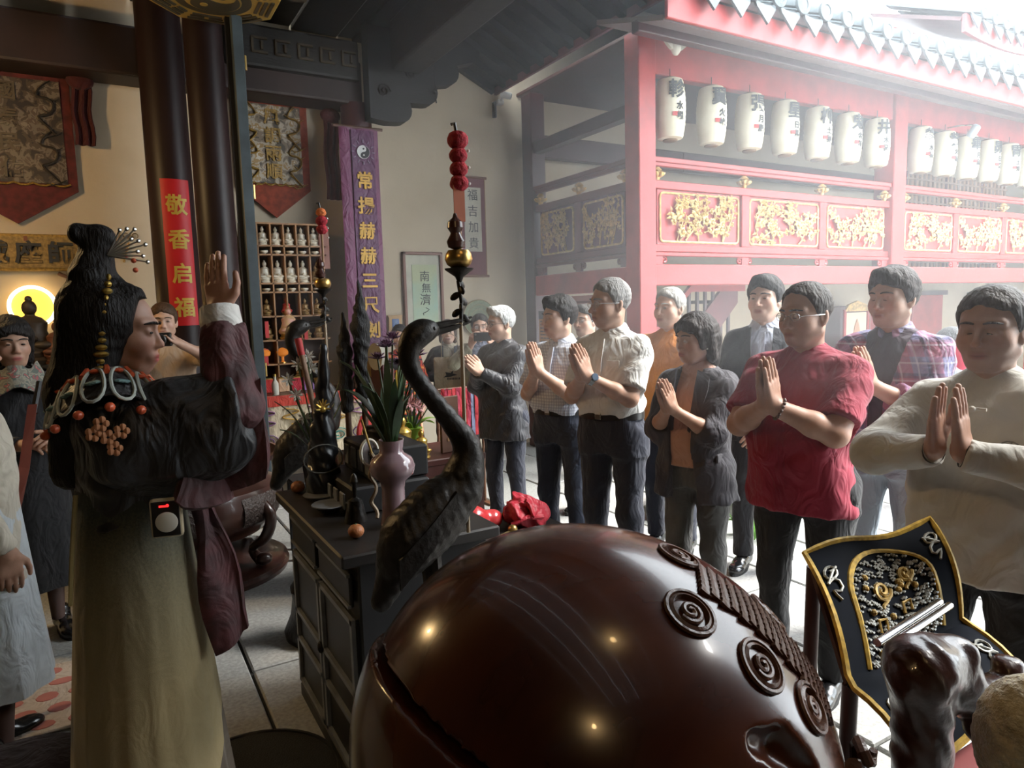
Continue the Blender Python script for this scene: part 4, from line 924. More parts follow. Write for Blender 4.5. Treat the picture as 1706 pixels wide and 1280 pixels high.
# ------------------------------------------------------------------ woman in ceremonial costume
blacksilk = cloth('black_silk', (.010, .010, .012), rough=.45); maroonv = cloth('maroon_velvet', (.085, .018, .022), rough=.7, var=.4, scale=14)
def ombre(name, z0, z1, c0, c1, c2):
    m = cloth(name, c1, fold=.15); nt = m.node_tree; N = nt.nodes; L = nt.links; b = N['Principled BSDF']
    tc = N.new('ShaderNodeTexCoord'); sp = N.new('ShaderNodeSeparateXYZ'); L.new(tc.outputs['Object'], sp.inputs[0])
    mr = N.new('ShaderNodeMapRange'); mr.inputs[1].default_value = z0; mr.inputs[2].default_value = z1; L.new(sp.outputs[2], mr.inputs[0])
    nz = N.new('ShaderNodeTexNoise'); nz.inputs['Scale'].default_value = 160; nz.inputs['Detail'].default_value = 3; L.new(tc.outputs['Object'], nz.inputs['Vector'])
    ad = N.new('ShaderNodeMath'); ad.operation = 'MULTIPLY_ADD'; ad.inputs[1].default_value = .30; L.new(nz.outputs['Fac'], ad.inputs[0])
    su = N.new('ShaderNodeMath'); su.operation = 'SUBTRACT'; su.inputs[1].default_value = .15; L.new(mr.outputs[0], su.inputs[0]); L.new(su.outputs[0], ad.inputs[2])
    cr = N.new('ShaderNodeValToRGB'); L.new(ad.outputs[0], cr.inputs[0]); e = cr.color_ramp.elements; e[0].position = 0; e[0].color = (*c0, 1); e[1].position = 1; e[1].color = (*c2, 1); q = e.new(.5); q.color = (*c1, 1)
    L.new(cr.outputs[0], b.inputs['Base Color']); return m
GOLDT = mat('gold_trinket', (.62, .42, .10), .3, .8, var=.3, scale=40); SILV = mat('silver_filigree', (.55, .55, .52), .3, .9)
CORAL = mat('coral_bead', (.60, .10, .035), .35); TEAL = mat('teal_embroidery', (.16, .28, .28), .7); PALEC = mat('pale_cord', (.42, .46, .42), .7); RUST = mat('rust_embroidery', (.38, .16, .07), .8)
def priestess(t, s, hp, J):
    hm = hairmat((.008, .007, .007))
    # long hair down the back, topknot
    f = Field((-.26, -.36, -.42), (.20, .16, .34), .0065)
    f.ell((0, -.022, .055), (.095, .108, .098), k=0); f.cap((0, -.06, .08), (0, -.10, -.16), .080, .080, k=.05); f.cap((0, -.10, -.15), (0, -.135, -.36), .080, .060, k=.05)
    for sd in (-1, 1): f.cap((sd*.06, -.02, .06), (sd*.060, -.07, -.14), .045, .042, k=.04); f.cap((sd*.045, .04, .105), (sd*.078, -.005, .03), .026, .022, k=.03)
    f.cap((0, -.035, .10), (0, -.045, .19), .052, .040, k=.03); f.cap((0, -.045, .19), (0, -.025, .262), .042, .036, k=.03); f.cap((0, -.025, .262), (0, -.075, .275), .032, .028, k=.02); f.ell((0, -.06, .165), (.06, .05, .032), k=.02)
    x, y, z = f.ax[0][:, None, None], f.ax[1][None, :, None], f.ax[2][None, None, :]
    f.F = f.F+(.0022*np.sin(120*x+5*np.sin(18*z))*np.sin(70*y+4*np.sin(25*z))).astype(np.float32)
    face = np.maximum(np.maximum(.046-y-np.abs(x)*.18+.25*np.maximum(z-.03, 0), z-.098), -.3-z)      # keep the face free
    f.F = np.maximum(f.F, -face.astype(np.float32)*.9)
    V, Q = f.mesh(); V = np.array([0, .018, 1.568])+V; me = npmesh('hair', V*s, Q); me.materials.append(hm); inst('hair', me, t)
    # silver comb with beads on the topknot
    c = MB()
    for k in range(9):
        a = -.5+k*.16; a += .9; L2 = .075+.012*(k % 3); c.tube([hp((.035, -.02, .215)), hp((.04, -.02+L2*math.sin(a), .215+L2*math.cos(a)))], [.004, .002], 5); c.ell(hp((.04, -.02+L2*math.sin(a), .215+L2*math.cos(a))), .006, 6, 5)
    c.build('silver_comb', SILV, t, True); MB().ell(hp((.045, .045, .205)), .007).ell(hp((.045, .05, .18)), .007).build('coral_bead', CORAL, t, True)
    # long gold hair pendant on the near side
    g_ = MB()
    for k in range(16):
        zz = .155-.0185*k; r = .006+.0035*((k*7) % 3)+(.007 if k > 8 else 0); g_.ell(hp((.098+.01*min(1, k/6), .0-.004*k/3, zz)), (r, r, .009), 8, 6)
    for k in range(5): g_.tube([hp((.108, -.02, -.13)), hp((.11+.006*(k-2), -.03+.006*k, -.19))], .003, 5)
    g_.build('gold_hair_pendant', GOLDT, t, True)
    # cloud collar: loops, petals and beads lying over the shoulders
    def onsh(a, r): # a=0 front(+y); r from neck outward
        xs = [.06, .12, .17, .21, .25, .30]; rs_ = np.interp(r, xs, [.06, .125, .185, .238, .268, .276]); zs = np.interp(r, xs, [1.472, 1.466, 1.458, 1.432, 1.392, 1.335])
        rf = np.interp(r, xs, [.062, .105, .132, .148, .155, .158]); zf = np.interp(r, xs, [1.462, 1.42, 1.375, 1.34, 1.30, 1.255]); c2_ = math.cos(a)**2
        return np.array((math.sin(a)*rs_, -.02+math.cos(a)*rf, zs*(1-c2_)+zf*c2_))*s
    n = 44; MB().sheet([[onsh(a, r)+np.array((0, 0, .016)) for r in (.062, .10, .15, .19, .23)] for a in np.linspace(0, 2*math.pi, n, endpoint=False)], .006, wrap=True).build('cloud_collar', blacksilk, t, True)
    lo, co, te = MB(), MB(), MB()
    for k in range(14):
        a0 = k*2*math.pi/14
        lo.tube([onsh(a0+.17*math.sin(q)*(1-.35*math.cos(q)), .190-.058*math.cos(q))+np.array((0, 0, .024)) for q in np.linspace(0, 2*math.pi, 18, endpoint=False)], .0045, 6, closed=True)
        for q in range(3): te.ell(onsh(a0+.05*(q-1), .20)+np.array((0, 0, .022)), (.012, .012, .005), 8, 5)
        co.ell(onsh(a0+.224, .262)+np.array((0, 0, .020)), .012, 8, 6); co.ell(onsh(a0, .150)+np.array((0, 0, .022)), (.013, .013, .007), 8, 6)
        co.tube([onsh(a0+.224, .115)+np.array((0, 0, .022)), onsh(a0+.224, .165)+np.array((0, 0, .022))], .0075, 6)
    lo.build('pale_loop_braid', PALEC, t, True, kind='stuff'); co.build('coral_beads', CORAL, t, True, kind='stuff'); te.build('teal_petals', TEAL, t, True, kind='stuff')
    fl_ = MB()
    for (dx, dz) in ((0, 0), (.03, .012), (-.03, .012), (.012, -.03), (-.012, .035)):
        for q in range(5): fl_.ell(np.array((.276+dz*.1, -.03+dx+.011*math.cos(q*1.26), 1.325+dz+.011*math.sin(q*1.26)))*s, (.006, .009, .009), 6, 5)
    fl_.build('embroidered_flowers', RUST, t, True, kind='stuff')
    # sleeves: wide black upper sleeve, maroon velvet forearm with white cuff, long hanging panel
    S, E_, W = [J[1][i] for i in range(3)]
    f = Field(np.minimum(S, np.minimum(E_, W))-np.array((.2, .16, .34)), np.maximum(S, np.maximum(E_, W))+.16, .009)
    f.cap(S+np.array((-.03, 0, -.01)), E_, .085, .092, k=0); f.cap(S+np.array((0, .05, -.05)), E_+np.array((0, -.02, -.06)), .07, .085, k=.05); f.plane(E_+np.array((0, .01, 0)), E_-S); f.cap(S+np.array((-.02, .03, -.10)), E_+np.array((-.02, -.03, -.10)), .10, .085, k=.05); f.cap(E_+np.array((-.02, -.04, -.12)), np.array((.10, .10, 1.19)), .085, .09, k=.06); f.wrinkle(.006, 30, 1.)
    V, Q = f.mesh(); me = npmesh('sleeve', V*s, Q); me.materials.append(blacksilk); inst('sleeve', me, t)
    f = Field(np.minimum(E_, W)-.15, np.maximum(E_, W)+.13, .008); e = W-unit(W-E_)*.035
    f.cap(E_-unit(W-E_)*.02, e, .085, .056, k=0, cut=(e, W-E_)); f.wrinkle(.006, 40, 3.); V, Q = f.mesh(); me = npmesh('velvet_sleeve', V*s, Q); me.materials.append(maroonv); inst('velvet_sleeve', me, t)
    u = unit(W-E_); MB().tube([e*s-u*.012, e*s+u*.01, e*s+u*.055], [.052, .056, .052], 18).build('white_cuff', white_shirt, t, True)
    P0, P1 = E_+np.array((.02, .075, .06)), E_+np.array((.0, -.10, -.06))
    G = []
    for i in range(15):
        q = i/14; base = P0*(1-q)+P1*q; L_ = .30-.06*q-.6*(q-.45)**4; G.append([(base+np.array((.05*math.sin(5*q+3*v)*v, .035*math.sin(9*q+2.2*v)*v-.03*v, -L_*v)))*s for v in np.linspace(0, 1, 9)])
    MB().sheet(G, .03).build('hanging_sleeve', maroonv, t, True)
    G = []
    for i in range(9):
        q = i/8; base = np.array((.11-.02*q, .15+.055*q, 1.10)); G.append([(base+np.array((.02*v+.012*math.sin(6*q), .06*v*(.5+q)+.012*math.sin(7*v+4*q), -.46*v+.05*q)))*s for v in np.linspace(0, 1, 9)])
    MB().sheet(G, .02).build('sash_panel', maroonv, t, True)
    # two-layer skirt
    n = 72
    def ring(a, u, rx, ry, fold): w_ = 1+fold*math.sin(19*a)*u; return (rx*math.cos(a)*w_*s, ry*math.sin(a)*w_*s, 0)
    G = []
    for a in np.linspace(0, 2*math.pi, n, endpoint=False):
        G.append([np.array(ring(a, u, .150+.095*u, .120+.105*u, .05))+np.array((0, .01, (1.16-1.12*u)*s)) for u in np.linspace(0, 1, 9)])
    MB().sheet(G, .006, wrap=True).build('under_skirt', ombre('grey_brown_pleats', 0., 1.1, (.115, .092, .070), (.09, .072, .055), (.02, .022, .02)), t, True)
    G = []
    for a in np.linspace(-2.9, 2.0, 60):
        Lm = 1.04-.50*max(0, (a-.15))/1.5; row = []
        for v in np.linspace(0, 1, 14):
            u = v*Lm; row.append(np.array(ring(a, u, .158+.090*u, .128+.100*u, .02))+np.array((0, .01, (1.175-1.12*u)*s)))
        G.append(row)
    MB().sheet(G, .006).build('wrap_skirt', ombre('green_gold_ombre', .55, 1.10, (.30, .235, .12), (.20, .165, .09), (.018, .026, .022)), t, True)
    MB().lathe([(.150, 1.135), (.160, 1.145), (.162, 1.195), (.150, 1.21)], 36, sx=1.0*s, sy=.82*s, c=(0, .008, 0)).build('waistband', blacksilk, t, True)
    MB().tube([(.11, -.115, 1.15), (.11, -.135, 1.0), (.11, -.15, .86)], .006, 6).build('hanging_cord', mat('gold_cord', (.34, .28, .12), .6), t, True)
person('woman in black embroidered robe and green-gold skirt raising her hand at the altar', (.015, 2.20, 0), R_(-90), 1.69, w=.98, tone=(.46, .27, .20), lip=(.40, .06, .06), female=True, hair=None, hc=(.012, .01, .01), top='shirt', tm=blacksilk, sleeve='long', hem=1.09, legs=False, pose='hold', head=(-5, 0, -16), extra=priestess,
       arms={1: ((.13, .265, 1.615), (-.05, -.05, 1), (-.6, .8, 0), (.3, .95, 0), (.3, 1, -.5), .08), -1: ((-.12, .26, 1.18), (.3, .8, .4), (1, 0, 0), (0, 0, 1), (-.6, -.4, -1), .3)})
dv = thing('clip_on_gadget', 'beige rounded gadget with round white dial clipped to the waist of the skirt', 'gadget', (.10, 1.972, 1.030), R_(-14))
MB().box((0, 0, .055), (.078, .022, .105)).build('casing', mat('beige_plastic', (.50, .42, .28), .35, var=.05), dv, bevel=.010)
MB().box((0, -.0115, .055), (.066, .004, .092)).build('dark_face', BLACK, dv, bevel=.0015)
MB().lathe([(.026, 0), (.027, .003), (.024, .005)], 28, (.002, -.0135, .047), R=rotm(math.pi/2, 0, 0)).build('round_dial', mat('pale_dial', (.62, .60, .52), .4, var=.02), dv, True)
MB().box((-.004, -.0145, .089), (.020, .003, .005)).ell((.006, -.0145, .090), .004).build('red_indicator', mat('red_led', (.9, .02, .02), .4, emit=1.5), dv)

# ------------------------------------------------------------------ great wooden fish
fc = np.array((.735, .985, .785)); frad = np.array((.445, .415, .395))
_e1 = unit(math.cos(R_(24))*np.array(_R0)-math.sin(R_(24))*np.array((0, 0, 1.))); _e2 = unit(np.cross(np.array((0, 0, 1.)), np.array(_R0))); _e3 = np.cross(_e1, _e2); fE = np.stack([_e1, _e2, _e3], 1)
def fish_pt(u, off=0.):
    u = unit(u); q = fE.T @ u; t_ = 1/np.linalg.norm(q/frad); p = q*t_; n = unit(p/frad**2); return fE @ p+(fE @ n)*off, fE @ n
fw = mat('polished_fish_wood', (.062, .016, .0065), .22, var=.25, scale=3, stretch=(1, 3, 1), coat=.15, c2=(.034, .009, .005))
fw2 = mat('carved_fish_wood', (.12, .05, .026), .35, var=.3, scale=12, bump=.2, bscale=60)
wf_ = thing('wooden_fish', 'huge polished red-brown wooden fish drum in the foreground', 'wooden fish', (fc[0], fc[1], 0))
f = Field(-np.array((.52, .52, .52)), np.array((.52, .52, .52)), .0075)
f.ell((0, 0, 0), frad, R=fE, k=0)
sn = unit((.498, -.057, .866)); x, y, z = f.ax[0][:, None, None], f.ax[1][None, :, None], f.ax[2][None, None, :]
pl_ = x*sn[0]+y*sn[1]+z*sn[2]; xc = x*_R0[0]+y*_R0[1]; rr = np.sqrt(x*x+y*y+z*z)
f.F = f.F-(.014*(1/(1+np.exp(np.clip(pl_/.006, -40, 40))))*(1/(1+np.exp(np.clip((xc-.12)/.03, -40, 40))))).astype(np.float32)
slot = np.maximum(np.maximum(np.abs(pl_)-.0085, xc-.16), .33-rr); f.F = np.maximum(f.F, -slot.astype(np.float32))
cr0, _ = fish_pt((.05, -.88, .47)); cr1, _ = fish_pt((.16, -.90, .415)); cr2, _ = fish_pt((.26, -.92, .30))
f.cap(cr0, cr1, .018, .030, k=.006, op='s'); f.cap(cr1, cr2, .030, .020, k=.006, op='s')
V, Q = f.mesh(); me = npmesh('drum_body', V+np.array((0, 0, fc[2])), Q); me.materials.append(fw); inst('drum_body', me, wf_)
def frame_on(u, off=0.):
    p, n = fish_pt(u, off); a = unit(np.cross(n, (0, 0, 1))); b = np.cross(n, a); return p+np.array((0, 0, fc[2])), np.stack([a, b, n], 1)
for u, sz in (((.06, -.555, .83), .036), ((.25, -.735, .63), .036), ((.44, -.79, .42), .033), ((.31, -.24, .92), .032), ((.64, -.44, .63), .032)):
    p, Rm = frame_on(u, .0); o = MB().lathe([(sz, -.012), (sz*1.0, .004), (sz*.86, .007), (sz*.78, -.004), (sz*.30, -.004)], 32, p, R=Rm).build('eye_disc', fw2, wf_, True)
    sp = [p+Rm @ np.array((sz*.60*(1-k/34)*math.cos(k*.36), sz*.60*(1-k/34)*math.sin(k*.36), .003)) for k in range(32)]
    MB().tube(sp, [.0048]*26+[.0056]*6, 7).build('spiral', fw2, o, True)
    lp = [p+Rm @ np.array((sz*1.14*math.cos(q), sz*1.14*math.sin(q), .002)) for q in np.linspace(0, 2*math.pi, 28, endpoint=False)]
    MB().tube(lp, .0045, 6, closed=True).build('rim', fw2, o, True)
# band of carved scales over the back
SC = MB().prism([(.016*math.cos(a), .019*math.sin(a)) for a in np.linspace(math.pi, 2*math.pi, 7)]+[(.016, .010), (-.016, .010)], .007).mesh('scale', fw2)
band = bez([(.24, -.47, .86), (.33, -.56, .76), (.41, -.63, .66), (.47, -.69, .55), (.53, -.74, .43), (.585, -.76, .31)], 17)
side = np.array((.62, .5, .35)); nsc = 0
for i, u in enumerate(band):
    for j in range(0, 6):
        uu = unit(u)+side*(.040*(j+.5*(i % 2))); p, n = fish_pt(uu, .003); d2 = unit(band[min(i+1, 17)]-band[max(i-1, 0)]); d2 = unit(d2-n*(n@d2)); a = np.cross(-d2, n); Rm = np.stack([unit(a), unit(-d2), n], 1)
        o = inst('scale', SC, wf_); o.matrix_local = Matrix.Translation((p[0], p[1], p[2]+fc[2])) @ Matrix(Rm.tolist()).to_4x4() @ Matrix.Rotation(.22, 4, 'X'); nsc += 1
# carved fin / curl at lower right, base ring and stand
for k in range(4):
    p, Rm = frame_on((.60+.04*k, -.70+.02*k, .12-.13*k), .012); MB().tube([p+Rm @ np.array((.03*math.cos(q*1.1)*(1-q/12), .03*math.sin(q*1.1)*(1-q/12), .004*q)) for q in range(10)], [.014-.0008*q for q in range(10)], 8).build('carved_curl', fw2, wf_, True)
st = thing('drum_stand', 'round dark stand under the wooden fish', 'stand', (fc[0], fc[1], 0))
MB().lathe([(.30, 0), (.31, .03), (.26, .06), (.20, .12), (.17, .25), (.20, .31), (.28, .35), (.30, .365), (.29, .37)], 36).build('pedestal', mat('stand_wood', (.05, .018, .012), .35), st, True)
MB().lathe([(.22, .365), (.25, .385), (.24, .41), (.20, .415)], 32).build('cushion_ring', cloth('red_cushion', (.25, .03, .03)), st, True)

# ------------------------------------------------------------------ embroidered navy cloth on its stand, dragon-headed mallet rest, mallets
nav = mat('navy_velvet', (.005, .008, .016), .85, spec=.15, var=.3); gtr = mat('gold_braid', (.62, .40, .06), .55, .2, var=.3, scale=60); sth = mat('silver_thread', (.42, .43, .40), .5, .3); gth = mat('gold_thread', (.50, .33, .09), .5, .3, var=.3, scale=50)
nc = thing('embroidered_cover', 'navy velvet cover with gold trim and silver embroidery draped over a stand', 'cloth cover', (0, 0, 0))
TL, TR, BL, BR = [np.array(p) for p in ((1.52, 1.12, .945), (1.895, 1.01, .99), (1.375, .895, .735), (1.80, .875, .775))]
def csurf(u, v, off=0.):
    """u across, v 0 top .. 1 fold .. 1.6 end of front flap"""
    up = TL*(1-u)+TR*u; lo = BL*(1-u)+BR*u
    if v <= 1: p = up*(1-v)+lo*v+np.array((-.25, -.55, .3))*.10*math.sin(math.pi*v)*.5
    else: q = v-1; p = lo+np.array((-.01+.02*u, -.20*math.sin(q*1.6), -.03*q-.22*q*q))*1.0
    p = p+np.array((0, 0, .012*math.sin(u*7+v*2))); nn = unit(np.cross(TR-TL, BL-TL)); nn = -nn if nn[1] > 0 else nn
    if v > 1: q = v-1; nn = unit(nn*(1-q)+np.array((-.2, -.3, 1.))*q)
    return p+nn*off
G = [[csurf(u, v) for v in np.linspace(0, 1.6, 26)] for u in np.linspace(0, 1, 20)]
MB().sheet(G, .010).build('velvet', nav, nc, True)
ed = [csurf(u, 0, .004) for u in np.linspace(0, 1, 12)]+[csurf(1, v, .004) for v in np.linspace(0, 1.6, 16)][1:]+[csurf(u, 1.6, .004) for u in np.linspace(1, 0, 12)][1:]+[csurf(0, v, .004) for v in np.linspace(1.6, 0, 16)][1:-1]
MB().tube(ed, .0085, 6, closed=True).build('gold_trim', gtr, nc, True)
arch = [csurf(.5-.33*math.cos(q), .48-.36*math.sin(q), .007) for q in np.linspace(0, math.pi, 18)]; arch = [csurf(.17, v, .007) for v in (.97, .8, .62)]+arch+[csurf(.83, v, .007) for v in (.62, .8, .97)]
MB().tube(arch, .0075, 6, flat=.6).build('gold_arch', gtr, nc, True)
fl2 = [csurf(.5-.25*math.cos(q), 1.06+.40*math.sin(q), .007) for q in np.linspace(0, math.pi, 16)]; MB().tube(fl2, .007, 6, flat=.6).build('gold_arch', gtr, nc, True)
r = random.Random(4); em = MB(); eg = MB()
for i in range(420):
    u = r.uniform(.19, .81); v = r.uniform(.14, .97)
    if ((u-.5)/.33)**2+((v-.5)/.36)**2 > .92 and v < .5: continue
    L_ = .016; em.tube([csurf(u-L_, v, .007), csurf(u-L_*.3, v-.008, .009), csurf(u+L_*.3, v+.008, .009), csurf(u+L_, v, .007)], .0030, 5)
for (u0, v0, R0) in ((.40, .45, .07), (.62, .36, .06)):
    eg.tube([csurf(u0+R0*(1-k/22)*math.cos(k*.55), v0+R0*1.2*(1-k/22)*math.sin(k*.55), .010) for k in range(20)], .0055, 6)
    eg.tube([csurf(u0+.03*math.sin(k), v0+R0*.5+.02*k, .010) for k in range(6)], .0045, 6)
for k in range(16): u = .28+.44*r.random(); v = .3+.62*r.random(); eg.ell(csurf(u, v, .009), .0085, 7, 5)
for (u0, v0) in ((.48, .78), (.56, .62), (.34, .70)): eg.tube([csurf(u0-.03, v0+.05, .01), csurf(u0-.03, v0-.04, .01), csurf(u0+.03, v0-.04, .01), csurf(u0+.03, v0+.05, .01)], .0045, 6)
for k in range(14): eg.tube([csurf(.33+.024*k, 1.12+.18*r.random(), .009), csurf(.35+.024*k, 1.16+.14*r.random(), .009)], .0045, 5)
for (u0, v0, f_) in ((.085, .26, 1), (.915, .20, -1), (.12, 1.28, 1), (.88, 1.26, -1)):
    em.tube([csurf(u0+f_*.06*math.sin(k*.9)*(1-k/26), v0+.24*(k/14)-.06+.03*math.cos(k*1.3), .008) for k in range(15)], .0036, 5); em.tube([csurf(u0+.045*math.cos(q), v0-.02+.05*math.sin(q), .008) for q in np.linspace(0, 6.28, 10, endpoint=False)], .0036, 5, closed=True)
em.build('silver_embroidery', sth, nc, kind='stuff'); eg.build('gold_embroidery', gth, nc, kind='stuff')
cs = thing('cover_stand', 'dark lacquered stand frame under the navy cover', 'stand', (0, 0, 0))
for (u, v) in ((.06, 1.0), (.94, 1.0), (.06, .1), (.94, .1)):
    p = csurf(u, v, -.03); MB().tube([p, (p[0], p[1]+.02, 0)], .018, 10).build('leg', mat('dark_red_wood', (.07, .02, .015), .4), cs, True)
for (a, b) in (((.06, 1.), (.94, 1.)), ((.06, .1), (.94, .1)), ((.06, .1), (.06, 1.)), ((.94, .1), (.94, 1.))):
    MB().tube([csurf(*a, -.03), csurf(*b, -.03)], .014, 8).build('rail', mat('dark_red_wood', (.07, .02, .015), .4), cs, True)
dw = mat('dragon_wood', (.050, .015, .009), .30, var=.3, scale=10, coat=.3, bump=.15, bscale=40)
dm = thing('dragon_head_rest', 'carved dark wood dragon-head rest beside the navy cover', 'carving', (1.235, .655, 0))
f = Field((-.14, -.14, .35), (.30, .16, 1.06), .006)
f.ell((-.02, 0, .945), (.062, .055, .048), k=0); f.ell((.04, -.01, .952), (.055, .038, .032), k=.02); f.ell((.075, -.02, .935), (.034, .034, .038), k=.015); f.cap((-.01, 0, .91), (.02, 0, .42), .052, .045, k=.05)
f.cap((.08, -.01, .88), (.19, -.03, .80), .05, .035, k=.03); f.ell((.20, -.03, .84), (.05, .035, .03), k=.02); f.ell((.24, -.03, .87), (.03, .03, .028), k=.012); f.ell((.24, -.03, .82), (.028, .028, .03), k=.012)
for k in range(7): f.ell((.10+.02*k, -.045, .80+.035*math.sin(k*1.7)), .022, k=.01)
f.cap((-.02, -.07, .90), (.05, -.07, .86), .014, .02, k=.008, op='s'); f.cap((.02, -.06, .965), (.10, -.06, .955), .008, .010, k=.006, op='s')
f.wrinkle(.0028, 80, 1.); fieldobj('dragon_head', f, dw, dm)
MB().lathe([(.11, 0), (.12, .03), (.08, .06), (.055, .2), (.06, .38), (.05, .42)], 20, (.02, 0, 0)).build('post', dw, dm, True)
for k in range(3): MB().tube([(.12+.035*k, -.06, .80+.02*(k % 2)), (.13+.035*k, -.075, .775), (.15+.035*k, -.06, .78)], .012, 7).build('curl', dw, dm, True)
MB().tube([(.19, -.06, .80), (.195, -.065, .70), (.185, -.065, .64), (.20, -.065, .70)], .004, 5).ell((.19, -.065, .635), .012).build('cord_tassel', SEAL, dm, True)
rod = thing('chrome_rod', 'pair of chrome striker rods lying across the navy cover', 'rod', (0, 0, 0))
for k in (0, .022): MB().tube([(1.27, .745+k, .922), (1.60, .80+k, .905)], .008, 10).build('rod', CHROME, rod, True)
fm = thing('fleece_mallet', 'cream fleece-headed mallet at the lower right corner', 'mallet', (1.155, .455, 0))
f = Field((-.11, -.11, .76), (.11, .11, 1.08), .006); f.ell((0, 0, .925), (.075, .075, .105), k=0); xx, yy, zz = f.ax[0][:, None, None], f.ax[1][None, :, None], f.ax[2][None, None, :]
f.F = f.F+(.004*np.sin(150*xx+3*np.sin(60*zz))*np.sin(140*yy+2*np.sin(80*xx))*np.sin(130*zz)).astype(np.float32); fieldobj('fleece_head', f, mat('cream_fleece', (.62, .54, .36), .95, var=.2, scale=30, bump=.5, bscale=150, sheen=.5), fm)
MB().tube([(0, 0, .84), (.0, 0, .0)], .016, 10).build('handle', WOOD, fm, True)
sh_ = thing('mallet_shelf', 'low pinkish-red lacquered shelf behind the dragon-head rest', 'shelf', (1.62, .63, 0))
MB().box((0, 0, .60), (.40, .22, .028)).build('board', mat('pink_lacquer', (.34, .11, .11), .35), sh_, bevel=.005)
for (x_, y_) in ((-.17, -.08), (.17, -.08), (-.17, .08), (.17, .08)): MB().box((x_, y_, .295), (.03, .03, .585)).build('leg', mat('dark_red_wood', (.07, .02, .015), .4), sh_)
# ------------------------------------------------------------------ altar cabinet
cab = thing('altar_cabinet', 'dark lacquered altar cabinet with grey-edged panelled doors', 'cabinet', (.6, 2.0, 0))
CB = mat('cabinet_black', (.008, .008, .009), .5, var=.3, scale=6); CE = mat('cabinet_grey_edge', (.20, .215, .235), .5, var=.25, scale=9)
MB().box((.235, .43, .425), (.45, .84, .83)).build('carcass', CB, cab, bevel=.006)
MB().box((.22, .435, .86), (.54, .93, .04)).build('top', mat('cabinet_top', (.022, .019, .018), .45, var=.3), cab, bevel=.006)
MB().box((.235, .43, .03), (.48, .86, .06)).build('plinth', CB, cab, bevel=.006)
for k, y0 in enumerate((.03, .435)):
    d = MB().box((.008, y0+.195, .37), (.018, .385, .56)).build('door', CB, cab)
    for yy in (y0+.014, y0+.376): MB().box((-.006, yy, .37), (.016, .022, .56)).build('stile', CE, d)
    for zz in (.10, .28, .40, .64): MB().box((-.006, y0+.195, zz), (.016, .385, .018)).build('rail', CE, d)
    MB().box((-.004, y0+.195, .74), (.014, .36, .11)).build('drawer_front', CB, cab, bevel=.004)
    for zz in (.69, .79): MB().box((-.012, y0+.195, zz), (.012, .36, .010)).build('drawer_edge', CE, cab)
MB().ell((-.018, .425, .40), (.012, .018, .022)).build('latch', IRON, cab, True)

# ------------------------------------------------------------------ bronze cranes with candle stems
def crane_at(label, x, y):
    t = thing('bronze_crane', label, 'statue', (x, y, 0))
    f = Field((-.24, -.14, .70), (.22, .14, 1.62), .006)
    f.ell((0, 0, 1.0), (.175, .085, .095), R=rotm(0, -R_(40), 0), k=0); f.cap((-.06, 0, .96), (-.15, 0, .80), .075, .03, k=.04)
    nk = bez([(.105, 0, 1.08), (.135, 0, 1.19), (.085, 0, 1.28), (.015, 0, 1.37), (-.035, 0, 1.45), (-.030, 0, 1.515), (.005, 0, 1.545)], 16); rad = [.070, .058, .046, .038, .033, .029, .027, .025, .024, .023, .023, .024, .026, .028, .031, .034, .034]
    for i in range(16): f.cap(nk[i], nk[i+1], rad[i], rad[i+1], k=.015)
    f.ell((.012, 0, 1.545), (.045, .032, .032), R=rotm(0, -.2, 0), k=.01)
    x_, y_, z_ = f.ax[0][:, None, None], f.ax[1][None, :, None], f.ax[2][None, None, :]
    f.F = f.F+(.0018*np.sin(150*(x_-z_*.3))*np.sin(120*(z_+x_*.4)+2*np.sin(60*y_))*(z_ < 1.15)).astype(np.float32)
    fieldobj('body', f, IRON, t)
    for k, (dz, up) in enumerate(((.006, .0), (-.010, -.012))): MB().tube([(.03, 0, 1.548+dz), (.10, 0, 1.562+dz*.8+up*.3), (.162, 0, 1.580+up)], [.013, .008, .003], 8).build('beak', IRON, t, True)
    for s_ in (-1, 1):
        MB().ell((.03, s_*.027, 1.552), .006).build('eye', BLACK, t, True)
        MB().sheet([[(.06-.05*i, s_*(.082-.006*abs(i-2)), 1.06-.045*i-.07*j) for j in np.linspace(-.5, .35+.1*i, 5)] for i in np.linspace(0, 3.6, 8)], .014).build('wing', IRON, t, True)
        MB().tube([(.0, s_*.03, .93), (.02, s_*.03, .62), (0, s_*.03, .30)], [.022, .012, .014], 8).build('leg', IRON, t, True)
    MB().lathe([(.14, 0), (.15, .05), (.12, .12), (.11, .2), (.12, .26), (.09, .31)], 24, fn=lambda a, u: 1+.05*math.sin(5*a+3*u)).build('rock_base', IRON, t, True)
    return t
c1 = crane_at('dark bronze crane with curved neck in front of the altar cabinet', .755, 1.79)
c2 = crane_at('second bronze crane half hidden at the far end of the altar cabinet', .795, 3.36)
FUZZ = mat('red_wool_ball', (.45, .015, .030), .8, var=.25, scale=60, bump=.5, bscale=90); FUZO = mat('orange_wool_ball', (.75, .20, .05), .8, var=.2, scale=60, bump=.4, bscale=90)
